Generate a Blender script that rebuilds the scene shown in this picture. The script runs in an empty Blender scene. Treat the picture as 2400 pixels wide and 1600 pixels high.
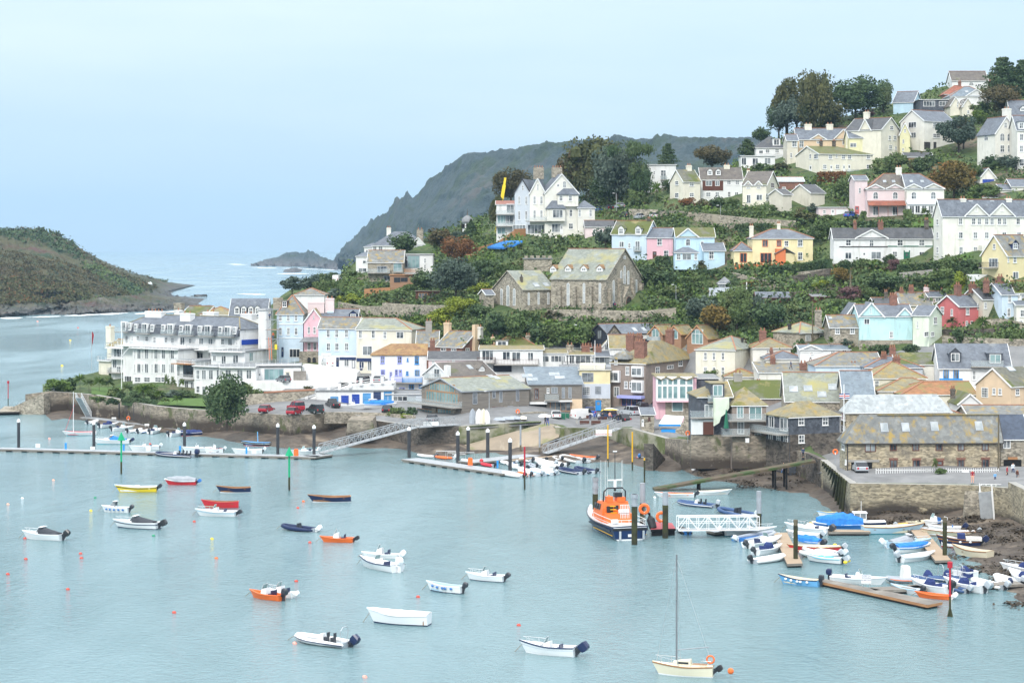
import bpy,bmesh,math,random
import numpy as np
from mathutils import Vector,Matrix,noise
R=math.radians
random.seed(7)
SC=bpy.context.scene
COL=SC.collection
# ------------------------------------------------------------------ camera, world, sun, exposure
F,HZ,CH=4667.0,579.0,37.0
cd=bpy.data.cameras.new('camera')
cam=bpy.data.objects.new('camera',cd);COL.objects.link(cam)
cam.location=(0,0,CH);cam.rotation_euler=(R(90),0,0)
cd.sensor_width=36;cd.lens=F/2400*36
cd.shift_y=-(800-HZ)/2400
cd.clip_start=1;cd.clip_end=60000
SC.camera=cam
SUN=Vector((-.22,-.72,.66)).normalized()
wd=bpy.data.worlds.new('World');SC.world=wd;wd.use_nodes=True
def build_world():
 nt=wd.node_tree;nt.nodes.clear();N=nt.nodes.new;L=nt.links.new
 sky=N('ShaderNodeTexSky');sky.sky_type='NISHITA';sky.sun_disc=False
 sky.sun_elevation=math.asin(SUN.z);sky.sun_rotation=math.atan2(SUN.x,SUN.y)
 sky.air_density=1.5;sky.dust_density=3
 b1=N('ShaderNodeBackground');L(sky.outputs[0],b1.inputs[0]);b1.inputs[1].default_value=.05
 tc=N('ShaderNodeTexCoord');sp=N('ShaderNodeSeparateXYZ');L(tc.outputs['Generated'],sp.inputs[0])
 mp=N('ShaderNodeMapping');mp.inputs['Scale'].default_value=(2.2,2.2,14);L(tc.outputs['Generated'],mp.inputs[0])
 nz=N('ShaderNodeTexNoise');nz.inputs['Scale'].default_value=1.6;nz.inputs['Detail'].default_value=5;nz.inputs['Roughness'].default_value=.5
 L(mp.outputs[0],nz.inputs[0])
 # overcast luminance: brighter to the zenith, cloud streaks from noise
 rp=N('ShaderNodeValToRGB');e=rp.color_ramp.elements
 e[0].position=0;e[0].color=(.36,.50,.59,1)
 e[1].position=1;e[1].color=(1.9,1.95,2.0,1)
 for pos,c in((.5,(.515,.67,.79,1)),(.53,(.49,.64,.77,1)),(.57,(.61,.725,.87,1)),(.66,(.98,1.08,1.16,1))):
  k=e.new(pos);k.color=c
 ml=N('ShaderNodeMath');ml.operation='MULTIPLY_ADD';ml.inputs[1].default_value=.5;ml.inputs[2].default_value=.5
 L(sp.outputs[2],ml.inputs[0])
 wob=N('ShaderNodeMath');wob.operation='MULTIPLY_ADD';wob.inputs[1].default_value=.10;wob.inputs[2].default_value=-.05
 L(nz.outputs[0],wob.inputs[0])
 ad=N('ShaderNodeMath');L(ml.outputs[0],ad.inputs[0]);L(wob.outputs[0],ad.inputs[1])
 L(ad.outputs[0],rp.inputs[0])
 b2=N('ShaderNodeBackground');L(rp.outputs[0],b2.inputs[0]);b2.inputs[1].default_value=1.0
 mx=N('ShaderNodeMixShader');mx.inputs[0].default_value=.82
 L(b1.outputs[0],mx.inputs[1]);L(b2.outputs[0],mx.inputs[2])
 o=N('ShaderNodeOutputWorld');L(mx.outputs[0],o.inputs[0])
build_world()
sd=bpy.data.lights.new('sun','SUN');sd.energy=1.5;sd.angle=R(10);sd.color=(1,.96,.9)
sun=bpy.data.objects.new('sun',sd);COL.objects.link(sun);sun.rotation_euler=SUN.to_track_quat('Z','Y').to_euler()
sun.location=SUN*900
SC.view_settings.view_transform='Standard';SC.view_settings.look='None'
SC.view_settings.exposure=0.68;SC.view_settings.gamma=1;SC.view_settings.use_curve_mapping=False
SC.render.engine='CYCLES'
SC.cycles.use_denoising=True
SC.cycles.max_bounces=6;SC.cycles.diffuse_bounces=2;SC.cycles.glossy_bounces=3;SC.cycles.transmission_bounces=4
SC.cycles.transparent_max_bounces=8;SC.cycles.volume_bounces=0
SC.cycles.sample_clamp_indirect=4;SC.cycles.caustics_reflective=False;SC.cycles.caustics_refractive=False
# ------------------------------------------------------------------ photo pixels <-> world
def P(px,py,Y):return Vector(((px-1200)/F*Y,Y,CH-(py-HZ)/F*Y))
def W(px,py,z=0.0):return P(px,py,(CH-z)*F/(py-HZ))
def RBF(pts,vals,lam=0.0):
 p=np.array(pts,float);n=len(p)
 d=np.linalg.norm(p[:,None]-p[None],axis=2)+lam*np.eye(n)
 A=np.zeros((n+3,n+3));A[:n,:n]=d;A[:n,n]=1;A[:n,n+1:]=p;A[n,:n]=1;A[n+1:,:n]=p.T
 w=np.linalg.solve(A,np.concatenate([np.array(vals,float),[0,0,0]]))
 def f(q):
  q=np.atleast_2d(np.array(q,float))
  return np.linalg.norm(q[:,None]-p[None],axis=2)@w[:n]+w[n]+q@w[n+1:]
 return f
VW=dict(A=(0,500,2.614),B=(800,350,2.614),C=(1600,100,2.614),D=(1600,600,2.614),E=(800,700,2.614),F=(0,1000,2.614),G=(800,1000,2.614),I=(1600,1000,2.614),a=(220,680,4.182),b=(620,650,5.2275),c=(960,740,4.182),d=(1340,740,5.2275),e=(1840,1200,6.97),f=(2080,1160,6.534),g=(920,1020,4.704),h=(1360,1080,6.97),S=(0,0,1))
CV=[VW['S']]
def view(k):CV[0]=VW[k]
def vx(x):return CV[0][0]+x/CV[0][2]
def vy(y):return CV[0][1]+y/CV[0][2]
def vs(s):return s/CV[0][2]
# ------------------------------------------------------------------ materials
MATS={}
def mat(name,col=None,col2=None,scale=1.0,lo=.35,hi=.65,rough=.75,spots=(),st=(1,1,1),bump=0.0,bscale=None,metal=0.0,cells=None,detail=5,world=False,spec=.3):
 if name in MATS:return MATS[name]
 m=bpy.data.materials.new(name);m.use_nodes=True;nt=m.node_tree;N=nt.nodes.new;L=nt.links.new
 b=nt.nodes['Principled BSDF'];b.inputs['Roughness'].default_value=rough;b.inputs['Metallic'].default_value=metal
 b.inputs['Specular IOR Level'].default_value=spec
 MATS[name]=m
 if col2 is None and not spots and not cells and not bump:
  b.inputs['Base Color'].default_value=(*col,1);return m
 tc=N('ShaderNodeTexCoord')
 if world:
  g=N('ShaderNodeNewGeometry');src=g.outputs['Position']
 else:
  oi=N('ShaderNodeObjectInfo');mu=N('ShaderNodeMath');mu.operation='MULTIPLY';mu.inputs[1].default_value=57.0
  L(oi.outputs['Random'],mu.inputs[0])
  va=N('ShaderNodeVectorMath');L(tc.outputs['Object'],va.inputs[0]);L(mu.outputs[0],va.inputs[1]);src=va.outputs[0]
 def nz(sc,stv,det=detail):
  mp=N('ShaderNodeMapping');mp.inputs['Scale'].default_value=stv;L(src,mp.inputs[0])
  n=N('ShaderNodeTexNoise');n.inputs['Scale'].default_value=sc;n.inputs['Detail'].default_value=det;n.inputs['Roughness'].default_value=.6
  L(mp.outputs[0],n.inputs[0]);return n
 def ramp(inp,a,c):
  r=N('ShaderNodeMapRange');r.inputs[1].default_value=a;r.inputs[2].default_value=c;L(inp,r.inputs[0]);return r.outputs[0]
 def mix(f,a,c):
  x=N('ShaderNodeMix');x.data_type='RGBA';L(f,x.inputs[0])
  for k,v in((6,a),(7,c)):
   if isinstance(v,tuple):x.inputs[k].default_value=(*v,1)
   else:L(v,x.inputs[k])
  return x.outputs[2]
 c=tuple(col)
 if col2 is not None:c=mix(ramp(nz(scale,st).outputs[0],lo,hi),c,tuple(col2))
 if cells:
  cs,cst,amt=cells
  mp=N('ShaderNodeMapping');mp.inputs['Scale'].default_value=cst;L(src,mp.inputs[0])
  v=N('ShaderNodeTexVoronoi');v.inputs['Scale'].default_value=cs;L(mp.outputs[0],v.inputs[0])
  sx=N('ShaderNodeSeparateXYZ');L(v.outputs['Color'],sx.inputs[0])
  r=N('ShaderNodeMapRange');r.inputs[3].default_value=1-amt;r.inputs[4].default_value=1+amt;L(sx.outputs[0],r.inputs[0])
  x=N('ShaderNodeMix');x.data_type='RGBA';x.blend_type='MULTIPLY';x.inputs[0].default_value=1
  if isinstance(c,tuple):x.inputs[6].default_value=(*c,1)
  else:L(c,x.inputs[6])
  L(r.outputs[0],x.inputs[7]);c=x.outputs[2]
 for s in spots:
  f=ramp(nz(s[1],s[4]if len(s)>4 else(1,1,1)).outputs[0],s[2],s[3])
  if len(s)>6:
   g2=N('ShaderNodeNewGeometry');sz=N('ShaderNodeSeparateXYZ');L(g2.outputs['Position'],sz.inputs[0])
   q=N('ShaderNodeMath');q.operation='MULTIPLY_ADD';L(nz(.25,(1,1,1)).outputs[0],q.inputs[0]);q.inputs[1].default_value=(s[6]-s[5])*2;L(sz.outputs[2],q.inputs[2])
   k=N('ShaderNodeMath');k.operation='MULTIPLY';L(f,k.inputs[0]);L(ramp(q.outputs[0],s[6]*2-s[5],s[6]*1.0),k.inputs[1]);f=k.outputs[0]
  c=mix(f,c,tuple(s[0]))
 if isinstance(c,tuple):b.inputs['Base Color'].default_value=(*c,1)
 else:L(c,b.inputs['Base Color'])
 if bump:
  bp=N('ShaderNodeBump');bp.inputs['Strength'].default_value=1;bp.inputs['Distance'].default_value=bump
  L(nz(bscale or scale*3,st,4).outputs[0],bp.inputs['Height']);L(bp.outputs[0],b.inputs['Normal'])
 return m
 # ------------------------------------------------------------------ mesh builder
class MB:
 def __init__(s):s.v=[];s.f=[];s.m=[];s.mats=[];s.cm=0
 def use(s,m):
  if m not in s.mats:s.mats.append(m)
  s.cm=s.mats.index(m);return s
 def poly(s,pts,flip=False):
  i=len(s.v);s.v+=[tuple(p)for p in pts];q=list(range(i,i+len(pts)))
  s.f.append(q[::-1]if flip else q);s.m.append(s.cm);return s
 def box(s,a,b,T=None):
  x0,y0,z0=a;x1,y1,z1=b;i=len(s.v)
  vs_=[(x0,y0,z0),(x1,y0,z0),(x1,y1,z0),(x0,y1,z0),(x0,y0,z1),(x1,y0,z1),(x1,y1,z1),(x0,y1,z1)]
  if T is not None:vs_=[tuple(T@Vector(p))for p in vs_]
  s.v+=vs_
  for q in((0,3,2,1),(4,5,6,7),(0,1,5,4),(1,2,6,5),(2,3,7,6),(3,0,4,7)):
   s.f.append([i+k for k in q]);s.m.append(s.cm)
  return s
 def bar(s,a,b,w,h=None,up=(0,0,1)):
  a=Vector(a);b=Vector(b);d=(b-a).normalized();h=h or w
  u=Vector(up)
  if abs(d.dot(u))>.98:u=Vector((0,1,0))
  r=d.cross(u).normalized()*w/2;t=r.cross(d).normalized()*h/2;i=len(s.v)
  for p in(a,b):
   for k in(-r-t,r-t,r+t,-r+t):s.v.append(tuple(p+k))
  for q in((0,1,2,3),(7,6,5,4),(0,4,5,1),(1,5,6,2),(2,6,7,3),(3,7,4,0)):
   s.f.append([i+k for k in q]);s.m.append(s.cm)
  return s
 def tube(s,pts,rad,n=8,cap=True):
  pts=[Vector(p)for p in pts];rs=rad if isinstance(rad,(list,tuple))else[rad]*len(pts);i=len(s.v)
  for j,p in enumerate(pts):
   d=(pts[min(j+1,len(pts)-1)]-pts[max(j-1,0)]).normalized()
   u=Vector((0,0,1))if abs(d.z)<.95 else Vector((0,1,0))
   r=d.cross(u).normalized();t=r.cross(d)
   for k in range(n):
    a=2*math.pi*k/n;s.v.append(tuple(p+(r*math.cos(a)+t*math.sin(a))*rs[j]))
  for j in range(len(pts)-1):
   for k in range(n):
    k2=(k+1)%n;s.f.append([i+j*n+k,i+j*n+k2,i+(j+1)*n+k2,i+(j+1)*n+k]);s.m.append(s.cm)
  if cap:
   s.f.append([i+k for k in range(n)][::-1]);s.m.append(s.cm)
   s.f.append([i+(len(pts)-1)*n+k for k in range(n)]);s.m.append(s.cm)
  return s
 def ring(s,c,r,t,axis='y',n=12,m=6):
  i=len(s.v)
  for j in range(n):
   a=2*math.pi*j/n
   for k in range(m):
    b=2*math.pi*k/m;q=r+t*math.cos(b);h=t*math.sin(b)
    p=(q*math.cos(a),h,q*math.sin(a))if axis=='y' else((q*math.cos(a),q*math.sin(a),h)if axis=='z' else(h,q*math.cos(a),q*math.sin(a)))
    s.v.append((c[0]+p[0],c[1]+p[1],c[2]+p[2]))
  for j in range(n):
   for k in range(m):
    s.f.append([i+j*m+k,i+j*m+(k+1)%m,i+((j+1)%n)*m+(k+1)%m,i+((j+1)%n)*m+k]);s.m.append(s.cm)
  return s
 def loft(s,rings,close=True,cap=(True,True)):
  i=len(s.v);n=len(rings[0])
  for r in rings:s.v+=[tuple(p)for p in r]
  for j in range(len(rings)-1):
   for k in range(n if close else n-1):
    k2=(k+1)%n;s.f.append([i+j*n+k,i+j*n+k2,i+(j+1)*n+k2,i+(j+1)*n+k]);s.m.append(s.cm)
  if cap[0]:s.f.append([i+k for k in range(n)][::-1]);s.m.append(s.cm)
  if cap[1]:s.f.append([i+(len(rings)-1)*n+k for k in range(n)]);s.m.append(s.cm)
  return s
 def ball(s,c,r,n=8,m=6):
  rings=[]
  r=r if isinstance(r,tuple)else(r,r,r)
  for j in range(m+1):
   t=math.pi*min(max(j/m,.02),.98)
   rings.append([(c[0]+r[0]*math.sin(t)*math.cos(2*math.pi*k/n),c[1]+r[1]*math.sin(t)*math.sin(2*math.pi*k/n),c[2]-r[2]*math.cos(t))for k in range(n)])
  return s.loft(rings)
 def mesh(s,name,smooth=False):
  me=bpy.data.meshes.new(name);me.from_pydata(s.v,[],s.f)
  for m in s.mats:me.materials.append(m)
  if len(s.mats)>1:me.polygons.foreach_set('material_index',s.m)
  if smooth:me.polygons.foreach_set('use_smooth',[True]*len(s.f))
  me.update();return me
 def obj(s,name,m=None,parent=None,smooth=False,loc=None):
  if m is not None and not s.mats:s.mats=[m]
  return link(name,s.mesh(name,smooth),parent,loc)
def fixn(me):
 bm=bmesh.new();bm.from_mesh(me);bmesh.ops.remove_doubles(bm,verts=bm.verts,dist=1e-4);bmesh.ops.recalc_face_normals(bm,faces=bm.faces);bm.to_mesh(me);bm.free();return me
def link(name,data,parent=None,loc=None,rz=None):
 o=bpy.data.objects.new(name,data);COL.objects.link(o)
 if parent is not None:o.parent=parent
 if loc is not None:o.location=loc
 if rz is not None:o.rotation_euler=(0,0,rz)
 return o
def tag(o,label,cat,group=None,kind=None):
 if label:o['label']=label
 if cat:o['category']=cat
 if group:o['group']=group
 if kind:o['kind']=kind
 return o
def thing(name,label,cat,loc=(0,0,0),rz=0,group=None):
 return tag(link(name,None,None,loc,rz),label,cat,group)
def setting(o,kind='structure'):o['kind']=kind;return o
def copy_tree(o,parent=None):
 c=o.copy();COL.objects.link(c)
 if parent is not None:c.parent=parent
 for ch in o.children:copy_tree(ch,c)
 return c
 # ------------------------------------------------------------------ setting: depth of the ground as seen, water, land
GD=[(115,918,443),(220,926,428),(355,951,405),(463,961,394),(540,965,393),(620,970,384),(683,974,377),(810,966,388),(985,1000,364),(1075,1000,364),(1278,987,375),(1311,1003,363),(1475,1003,355),(1600,1032,331),(1690,1040,326),(1820,1045,327),(1925,1078,303),(1994,1134,272),(2273,1138,270),(2365,1145,262),(2420,1170,250),(2600,1300,205),(2500,1100,270),(265,893,474),(410,895,455),(490,930,425),(560,900,440),(700,900,430),(740,905,425),(640,940,402),(745,868,452),(870,872,450),(990,876,446),(650,842,466),(900,920,416),(840,945,410),(1000,985,378),(1345,979,388),(1430,970,392),(1530,965,388),(1580,962,388),(1660,960,372),(900,830,462),(1050,830,428),(1000,780,458),(1390,820,420),(1250,745,442),(1250,818,424),(1120,735,450),(1000,730,474),(900,740,484),(1160,727,453),(1300,727,450),(1500,722,446),(1600,740,436),(1570,790,418),(860,662,525),(1010,662,522),(800,690,525),(660,715,530),(700,690,540),(850,640,555),(1000,620,556),(1060,640,530),(1150,600,522),(1200,548,518),(1390,545,515),(1300,610,492),(1350,575,505),(1450,492,532),(1520,487,532),(1430,540,512),(1450,632,470),(1560,632,464),(1690,628,460),(1720,620,456),(1910,618,452),(1950,614,442),(2185,612,438),(2200,602,428),(2390,600,422),(2310,660,396),(2400,660,392),(1700,680,440),(1900,690,428),(2150,690,412),(1800,740,415),(1950,740,405),(1650,800,408),(2015,808,386),(2140,806,384),(2200,768,394),(2300,762,392),(2400,768,388),(1880,808,392),(1800,815,398),(1750,860,385),(2000,860,368),(2300,850,362),(2400,860,358),(1900,920,350),(2100,960,335),(2300,960,330),(2000,1080,300),(2300,1090,292),(2400,1100,286),(1800,980,345),(1480,500,528),(1680,535,500),(1870,535,490),(1700,490,512),(1580,475,514),(1830,490,500),(1860,470,508),(2010,505,486),(2210,510,476),(2100,460,505),(2200,545,455),(2000,560,470),(1750,560,480),(1870,410,540),(2045,406,536),(2060,440,515),(1890,372,560),(2130,365,556),(1740,388,560),(1850,386,556),(2115,352,570),(2280,350,562),(2290,400,522),(2400,390,516),(2250,430,512),(2225,207,650),(2320,205,648),(2090,255,632),(2150,270,615),(2400,270,580),(2350,310,562),(2190,300,590),(1700,420,560),(1600,440,560),(1800,350,600),(1950,290,615),(2400,160,680),(2250,190,670),(100,905,455),(0,930,450),(-150,950,440),(150,890,480),(250,870,510),(450,840,500),(560,800,520),(600,760,560),(720,650,580),(850,600,600),(1000,560,600),(1150,505,600),(1400,470,600)]
_gd=RBF([(a,b)for a,b,c in GD],[math.log(c)for a,b,c in GD],lam=.5)
def YD(px,py):return float(math.exp(_gd([(px,py)])[0]))
def G(px,py):return P(px,py,YD(px,py))
SKYL=[(-160,930),(90,905),(150,885),(250,865),(450,830),(560,790),(600,745),(660,690),(720,648),(800,640),(850,598),(1000,556),(1150,500),(1400,462),(1600,425),(1700,400),(1760,350),(1900,290),(2080,245),(2200,205),(2260,188),(2420,150),(2640,120)]
FRONT=[(-160,955),(60,925),(115,918),(220,926),(355,951),(463,961),(540,965),(620,970),(683,974),(720,972),(810,966),(870,985),(985,1000),(1075,1000),(1278,987),(1311,1003),(1475,1004),(1560,1028),(1600,1032),(1690,1040),(1820,1045),(1890,1062),(1925,1078),(1994,1134),(2273,1138),(2365,1145),(2420,1170),(2640,1330)]
def interp(tab,x):
 for(a,b),(c,d)in zip(tab,tab[1:]):
  if x<=c:return b+(d-b)*max(0,(x-a)/(c-a))
 return tab[-1][1]
def grid_mesh(name,rows,m,smooth=True):
 nr,nc=len(rows),len(rows[0]);v=[tuple(p)for r in rows for p in r]
 f=[(i*nc+j,i*nc+j+1,(i+1)*nc+j+1,(i+1)*nc+j)for i in range(nr-1)for j in range(nc-1)]
 me=bpy.data.meshes.new(name);me.from_pydata(v,[],f);me.materials.append(m)
 if smooth:me.polygons.foreach_set('use_smooth',[True]*len(f))
 me.update();return me
M_hill=mat('hill_grass',(.05,.085,.026),(.10,.125,.045),.12,rough=.95,spots=[((.15,.12,.085),.05,.56,.66),((.03,.055,.02),.35,.55,.62),((.07,.13,.03),.09,.60,.68)],bump=.5,bscale=.8,world=True)
M_paved=mat('pavement',(.225,.225,.225),(.165,.167,.17),.3,rough=.9,spots=[((.14,.14,.14),.12,.55,.7)],world=True)
def sink(x,y):
 s=lambda v,a,b:max(0,min(1,(v-a)/(b-a)))
 return 2.6*max(s(x,1560,1640)*s(y,805,835)*(1-s(y,1005+(x>1900)*60,1035+(x>1900)*60)),s(x,980,1040)*(1-s(x,1560,1640))*s(y,770,800)*(1-s(y,930,955)))
def upper_land():
 xs=np.arange(100,2641,20);nr=60
 q=[]
 for i in range(nr+1):
  t=i/nr
  for x in xs:a,b=interp(FRONT,x),interp(SKYL,x);q.append((x,a+(b-a)*t))
 Y=np.exp(_gd(q));n=len(xs);rows=[]
 for i in range(nr+1):
  r=[]
  for j in range(n):
   k=i*n+j;p=P(q[k][0],q[k][1],Y[k])
   p.z-=sink(*q[k])if i>1 else 0
   if i>2:p.z+=.5*noise.noise((p.x*.09,p.y*.09,0))-.25
   else:p.z-=.05
   r.append(p)
  rows.append(r)
 rows.append([Vector((p.x*1.12,p.y+90,max(p.z-25,-4)))for p in rows[-1]])
 rows.append([Vector((p.x*1.05,p.y+90,-4))for p in rows[-1]])
 o=link('hillside',grid_mesh('hillside',rows,M_hill));setting(o)
upper_land()
# town ground: the paved quays, streets and yards, a sheet laid over the lower slope
TOWN=[(560,945),(640,932),(700,890),(745,862),(1000,858),(1100,835),(1250,830),(1350,822),(1560,800),(1700,812),(1800,822),(2000,818),(2200,800),(2640,800)]
def town_ground():
 rows=[]
 for i in range(33):
  t=i/32;r=[]
  for k in range(66):
   x=560+k*32;a,b=interp(FRONT,x),interp(TOWN,x);y_=a+(b-a)*t;q=G(x,y_);q.z-=sink(x,y_);q.z+=.35 if 0<i<32 else-.5;r.append(q)
  rows.append(r)
 setting(link('street',grid_mesh('street',rows,M_paved)))
town_ground()
# foreshore: beach and sea bed
FS=[(0,980,-2),(60,965,-1),(110,967,.2),(180,976,.2),(300,996,.3),(463,1011,.5),(540,1012,.8),(683,1028,1.2),(810,1000,2.2),(870,1022,1.2),(985,1042,1),(1075,1040,1.2),(1150,1030,.9),(1300,1020,2.0),(1311,1024,2.1),(1400,1050,1.2),(1475,1062,1),(1545,1077,1),(1600,1086,1),(1690,1095,1),(1820,1090,1.4),(1890,1110,1),(1930,1140,.6),(1986,1208,.3),(2080,1202,.8),(2273,1187,1.8),(2350,1208,1.4),(2400,1250,1.2),(2460,1300,1.4),(120,985,0),(480,1022,0),(560,1038,0),(680,1050,0),(780,1042,0),(900,1050,0),(1100,1062,0),(1240,1078,0),(1420,1082,0),(1500,1092,0),(1600,1100,0),(1700,1128,0),(1800,1145,0),(1880,1155,0),(1960,1205,0),(2050,1222,-.05),(2180,1222,.1),(2250,1255,.02),(2220,1300,-.1),(2290,1290,.2),(2280,1330,-.08),(2350,1320,.22),(2330,1380,-.1),(2400,1370,.12),(2380,1420,-.1),(2460,1440,.3),(2500,1400,.8),(120,1010,-1.5),(480,1060,-1.5),(680,1080,-1.5),(800,1075,-1.2),(950,1080,-1.3),(1240,1110,-1.3),(1450,1120,-1.4),(1600,1150,-1.2),(1780,1190,-1),(1920,1240,-.9),(2060,1290,-.8),(2150,1340,-.8),(2250,1420,-.9),(2400,1480,-.8),(2500,1520,-.8),(0,1050,-4),(600,1150,-4),(1200,1200,-4),(1700,1300,-3),(2100,1450,-3),(2400,1560,-3)]
_fs=RBF([(a,b)for a,b,c in FS],[c for a,b,c in FS])
M_beach=mat('beach_mud',(.115,.09,.068),(.07,.058,.047),.25,rough=.8,spots=[((.06,.045,.035),.5,.5,.6),((.22,.175,.13),.12,.56,.66)],bump=.25,bscale=1.2,world=True,spec=.4)
def ZB(px,py):return float(_fs([(px,py)])[0])
def B(px,py):return W(px,py,ZB(px,py))
def foreshore():
 xs=np.arange(-40,2521,10);ys=np.arange(955,1530,5);rows=[]
 for y in ys[::-1]:
  z=np.maximum(_fs([(x,y)for x in xs]),-4)
  r=[]
  for x,k in zip(xs,z):
   p=W(x,y,min(k,3.0));p.z+=.16*noise.fractal((p.x*.35,p.y*.35,1),1,2,3);r.append(p)
  rows.append(r)
 o=link('foreshore',grid_mesh('foreshore',rows,M_beach));setting(o)
foreshore()
# water
def water_mat():
 m=bpy.data.materials.new('sea_water');m.use_nodes=True;nt=m.node_tree;N=nt.nodes.new;L=nt.links.new
 b=nt.nodes['Principled BSDF'];b.inputs['Roughness'].default_value=.12;b.inputs['IOR'].default_value=1.33
 g=N('ShaderNodeNewGeometry')
 def nz(sc,st,det):
  mp=N('ShaderNodeMapping');mp.inputs['Scale'].default_value=st;L(g.outputs['Position'],mp.inputs[0])
  n=N('ShaderNodeTexNoise');n.inputs['Scale'].default_value=sc;n.inputs['Detail'].default_value=det;n.inputs['Roughness'].default_value=.62;n.inputs['Distortion'].default_value=.6;L(mp.outputs[0],n.inputs[0]);return n.outputs[0]
 a=nz(1.5,(.8,1.0,1),6);c=nz(.14,(1,.45,1),3);d=nz(.02,(1,.35,1),4)
 mr=N('ShaderNodeMapRange');mr.inputs[1].default_value=.35;mr.inputs[2].default_value=.68;L(d,mr.inputs[0])
 mx=N('ShaderNodeMix');mx.data_type='RGBA';mx.inputs[6].default_value=(.11,.205,.225,1);mx.inputs[7].default_value=(.20,.30,.322,1);L(mr.outputs[0],mx.inputs[0])
 L(mx.outputs[2],b.inputs['Base Color'])
 rr=N('ShaderNodeMapRange');rr.inputs[1].default_value=.35;rr.inputs[2].default_value=.68;rr.inputs[3].default_value=.05;rr.inputs[4].default_value=.24;L(d,rr.inputs[0]);L(rr.outputs[0],b.inputs['Roughness'])
 ad=N('ShaderNodeMath');ad.operation='MULTIPLY_ADD';L(c,ad.inputs[0]);ad.inputs[1].default_value=2.2;L(a,ad.inputs[2])
 bp=N('ShaderNodeBump');bp.inputs['Strength'].default_value=1;bp.inputs['Distance'].default_value=.17;L(ad.outputs[0],bp.inputs['Height']);L(bp.outputs[0],b.inputs['Normal'])
 return m
M_sea=water_mat()
def sea():
 mb=MB();mb.poly([(-9000,60,0),(9000,60,0),(9000,15000,0),(-9000,15000,0)])
 setting(mb.obj('sea',M_sea))
sea()
# headlands
M_head=mat('headland_scrub',(.06,.068,.033),(.10,.085,.045),.03,rough=1,spots=[((.09,.05,.04),.02,.55,.66),((.03,.05,.022),.06,.5,.6),((.16,.15,.13),.05,.62,.7),((.13,.125,.125),.05,.2,.45,(1,1,3),0,7),((.055,.055,.055),.16,.46,.56,(1,1,4),0,7)],bump=3,bscale=.12,world=True)
M_far=mat('headland_far',(.03,.046,.05),(.052,.066,.06),.012,rough=1,spots=[((.075,.07,.06),.008,.58,.66),((.035,.05,.025),.02,.5,.6),((.12,.11,.11),.02,.2,.45,(1,1,3),0,18)],bump=8,bscale=.05,world=True)  # base colours cooled towards blue: some distance haze is put into them
def headland(name,sky,shore,m,step,nr,amp,fr,back,Yt=1.12,seed=0,jag=0):
 x0,x1=sky[0][0],sky[-1][0];xs=np.arange(x0,x1+step,step);rows=[]
 for i in range(nr+1):
  t=i/nr;r=[]
  for x in xs:
   a,b=interp(shore,x),interp(sky,x)
   Y0=(CH+.5)*F/(a-HZ);b=min(b,a-.5)
   Y=Y0*(1+(Yt-1)*t**1.2)
   p=P(x,a+(b-a)*t,Y)
   if t>0:
    n=noise.fractal((p.x*fr,p.y*fr,p.z*fr+seed),.9,2.1,6);e=min(1,t*6)*(1-.5*t**5)
    p.z+=amp*n*e+(amp*.42*noise.fractal((p.x*fr*5,p.y*fr*5,p.z*fr*5+seed),.8,2,4)if t<.995 else amp*.12*noise.fractal((p.x*fr*8,0,seed),.7,2,4));p.y+=amp*2.5*noise.fractal((p.x*fr*.7,p.z*fr*1.5,seed+9),.9,2.1,5)*e
    if jag and t<.35:p.y+=jag*noise.fractal((p.x*fr*2,p.z*fr*4,seed+3),.7,2.1,5)
   else:p.z=-1.5
   r.append(p)
  rows.append(r)
 rows.append([Vector((p.x*1.08,p.y*1.08+back,p.z*.6))for p in rows[-1]])
 rows.append([Vector((p.x*1.08,p.y*1.08+back,-3))for p in rows[-1]])
 return setting(link(name,grid_mesh(name,rows,m)))
headland('wooded_headland',[(-300,500),(-120,520),(0,536),(40,540),(75,538),(110,545),(150,560),(190,586),(220,606),(250,625),(290,645),(340,662),(380,678),(420,690),(455,697),(476,698)],[(-300,790),(-100,752),(0,744),(100,740),(220,738),(300,732),(340,724),(390,720),(430,705),(476,699)],M_head,1.5,110,3.2,.04,120,1.28,1,20)
headland('rocky_spit',[(180,706),(240,696),(330,692),(400,700),(440,710),(480,716),(500,721)],[(180,742),(240,738),(330,732),(400,728),(440,724),(480,722),(500,722.5)],M_head,1.5,26,2.4,.07,40,1.05,5,14)
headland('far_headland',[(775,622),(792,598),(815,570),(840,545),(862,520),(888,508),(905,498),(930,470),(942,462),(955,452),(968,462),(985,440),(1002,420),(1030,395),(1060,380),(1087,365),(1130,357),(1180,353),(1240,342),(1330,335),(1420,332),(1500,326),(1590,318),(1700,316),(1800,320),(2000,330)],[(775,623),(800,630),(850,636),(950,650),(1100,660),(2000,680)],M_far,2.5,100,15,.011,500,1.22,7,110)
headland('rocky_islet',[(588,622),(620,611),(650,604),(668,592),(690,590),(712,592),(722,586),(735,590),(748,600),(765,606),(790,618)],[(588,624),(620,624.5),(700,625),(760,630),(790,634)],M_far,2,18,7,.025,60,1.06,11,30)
headland('sea_rock',[(664,636),(680,629),(692,628),(706,636)],[(664,639),(680,640),(692,640),(706,639)],M_far,2,8,1.5,.05,20,1.03,15,4)
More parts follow.
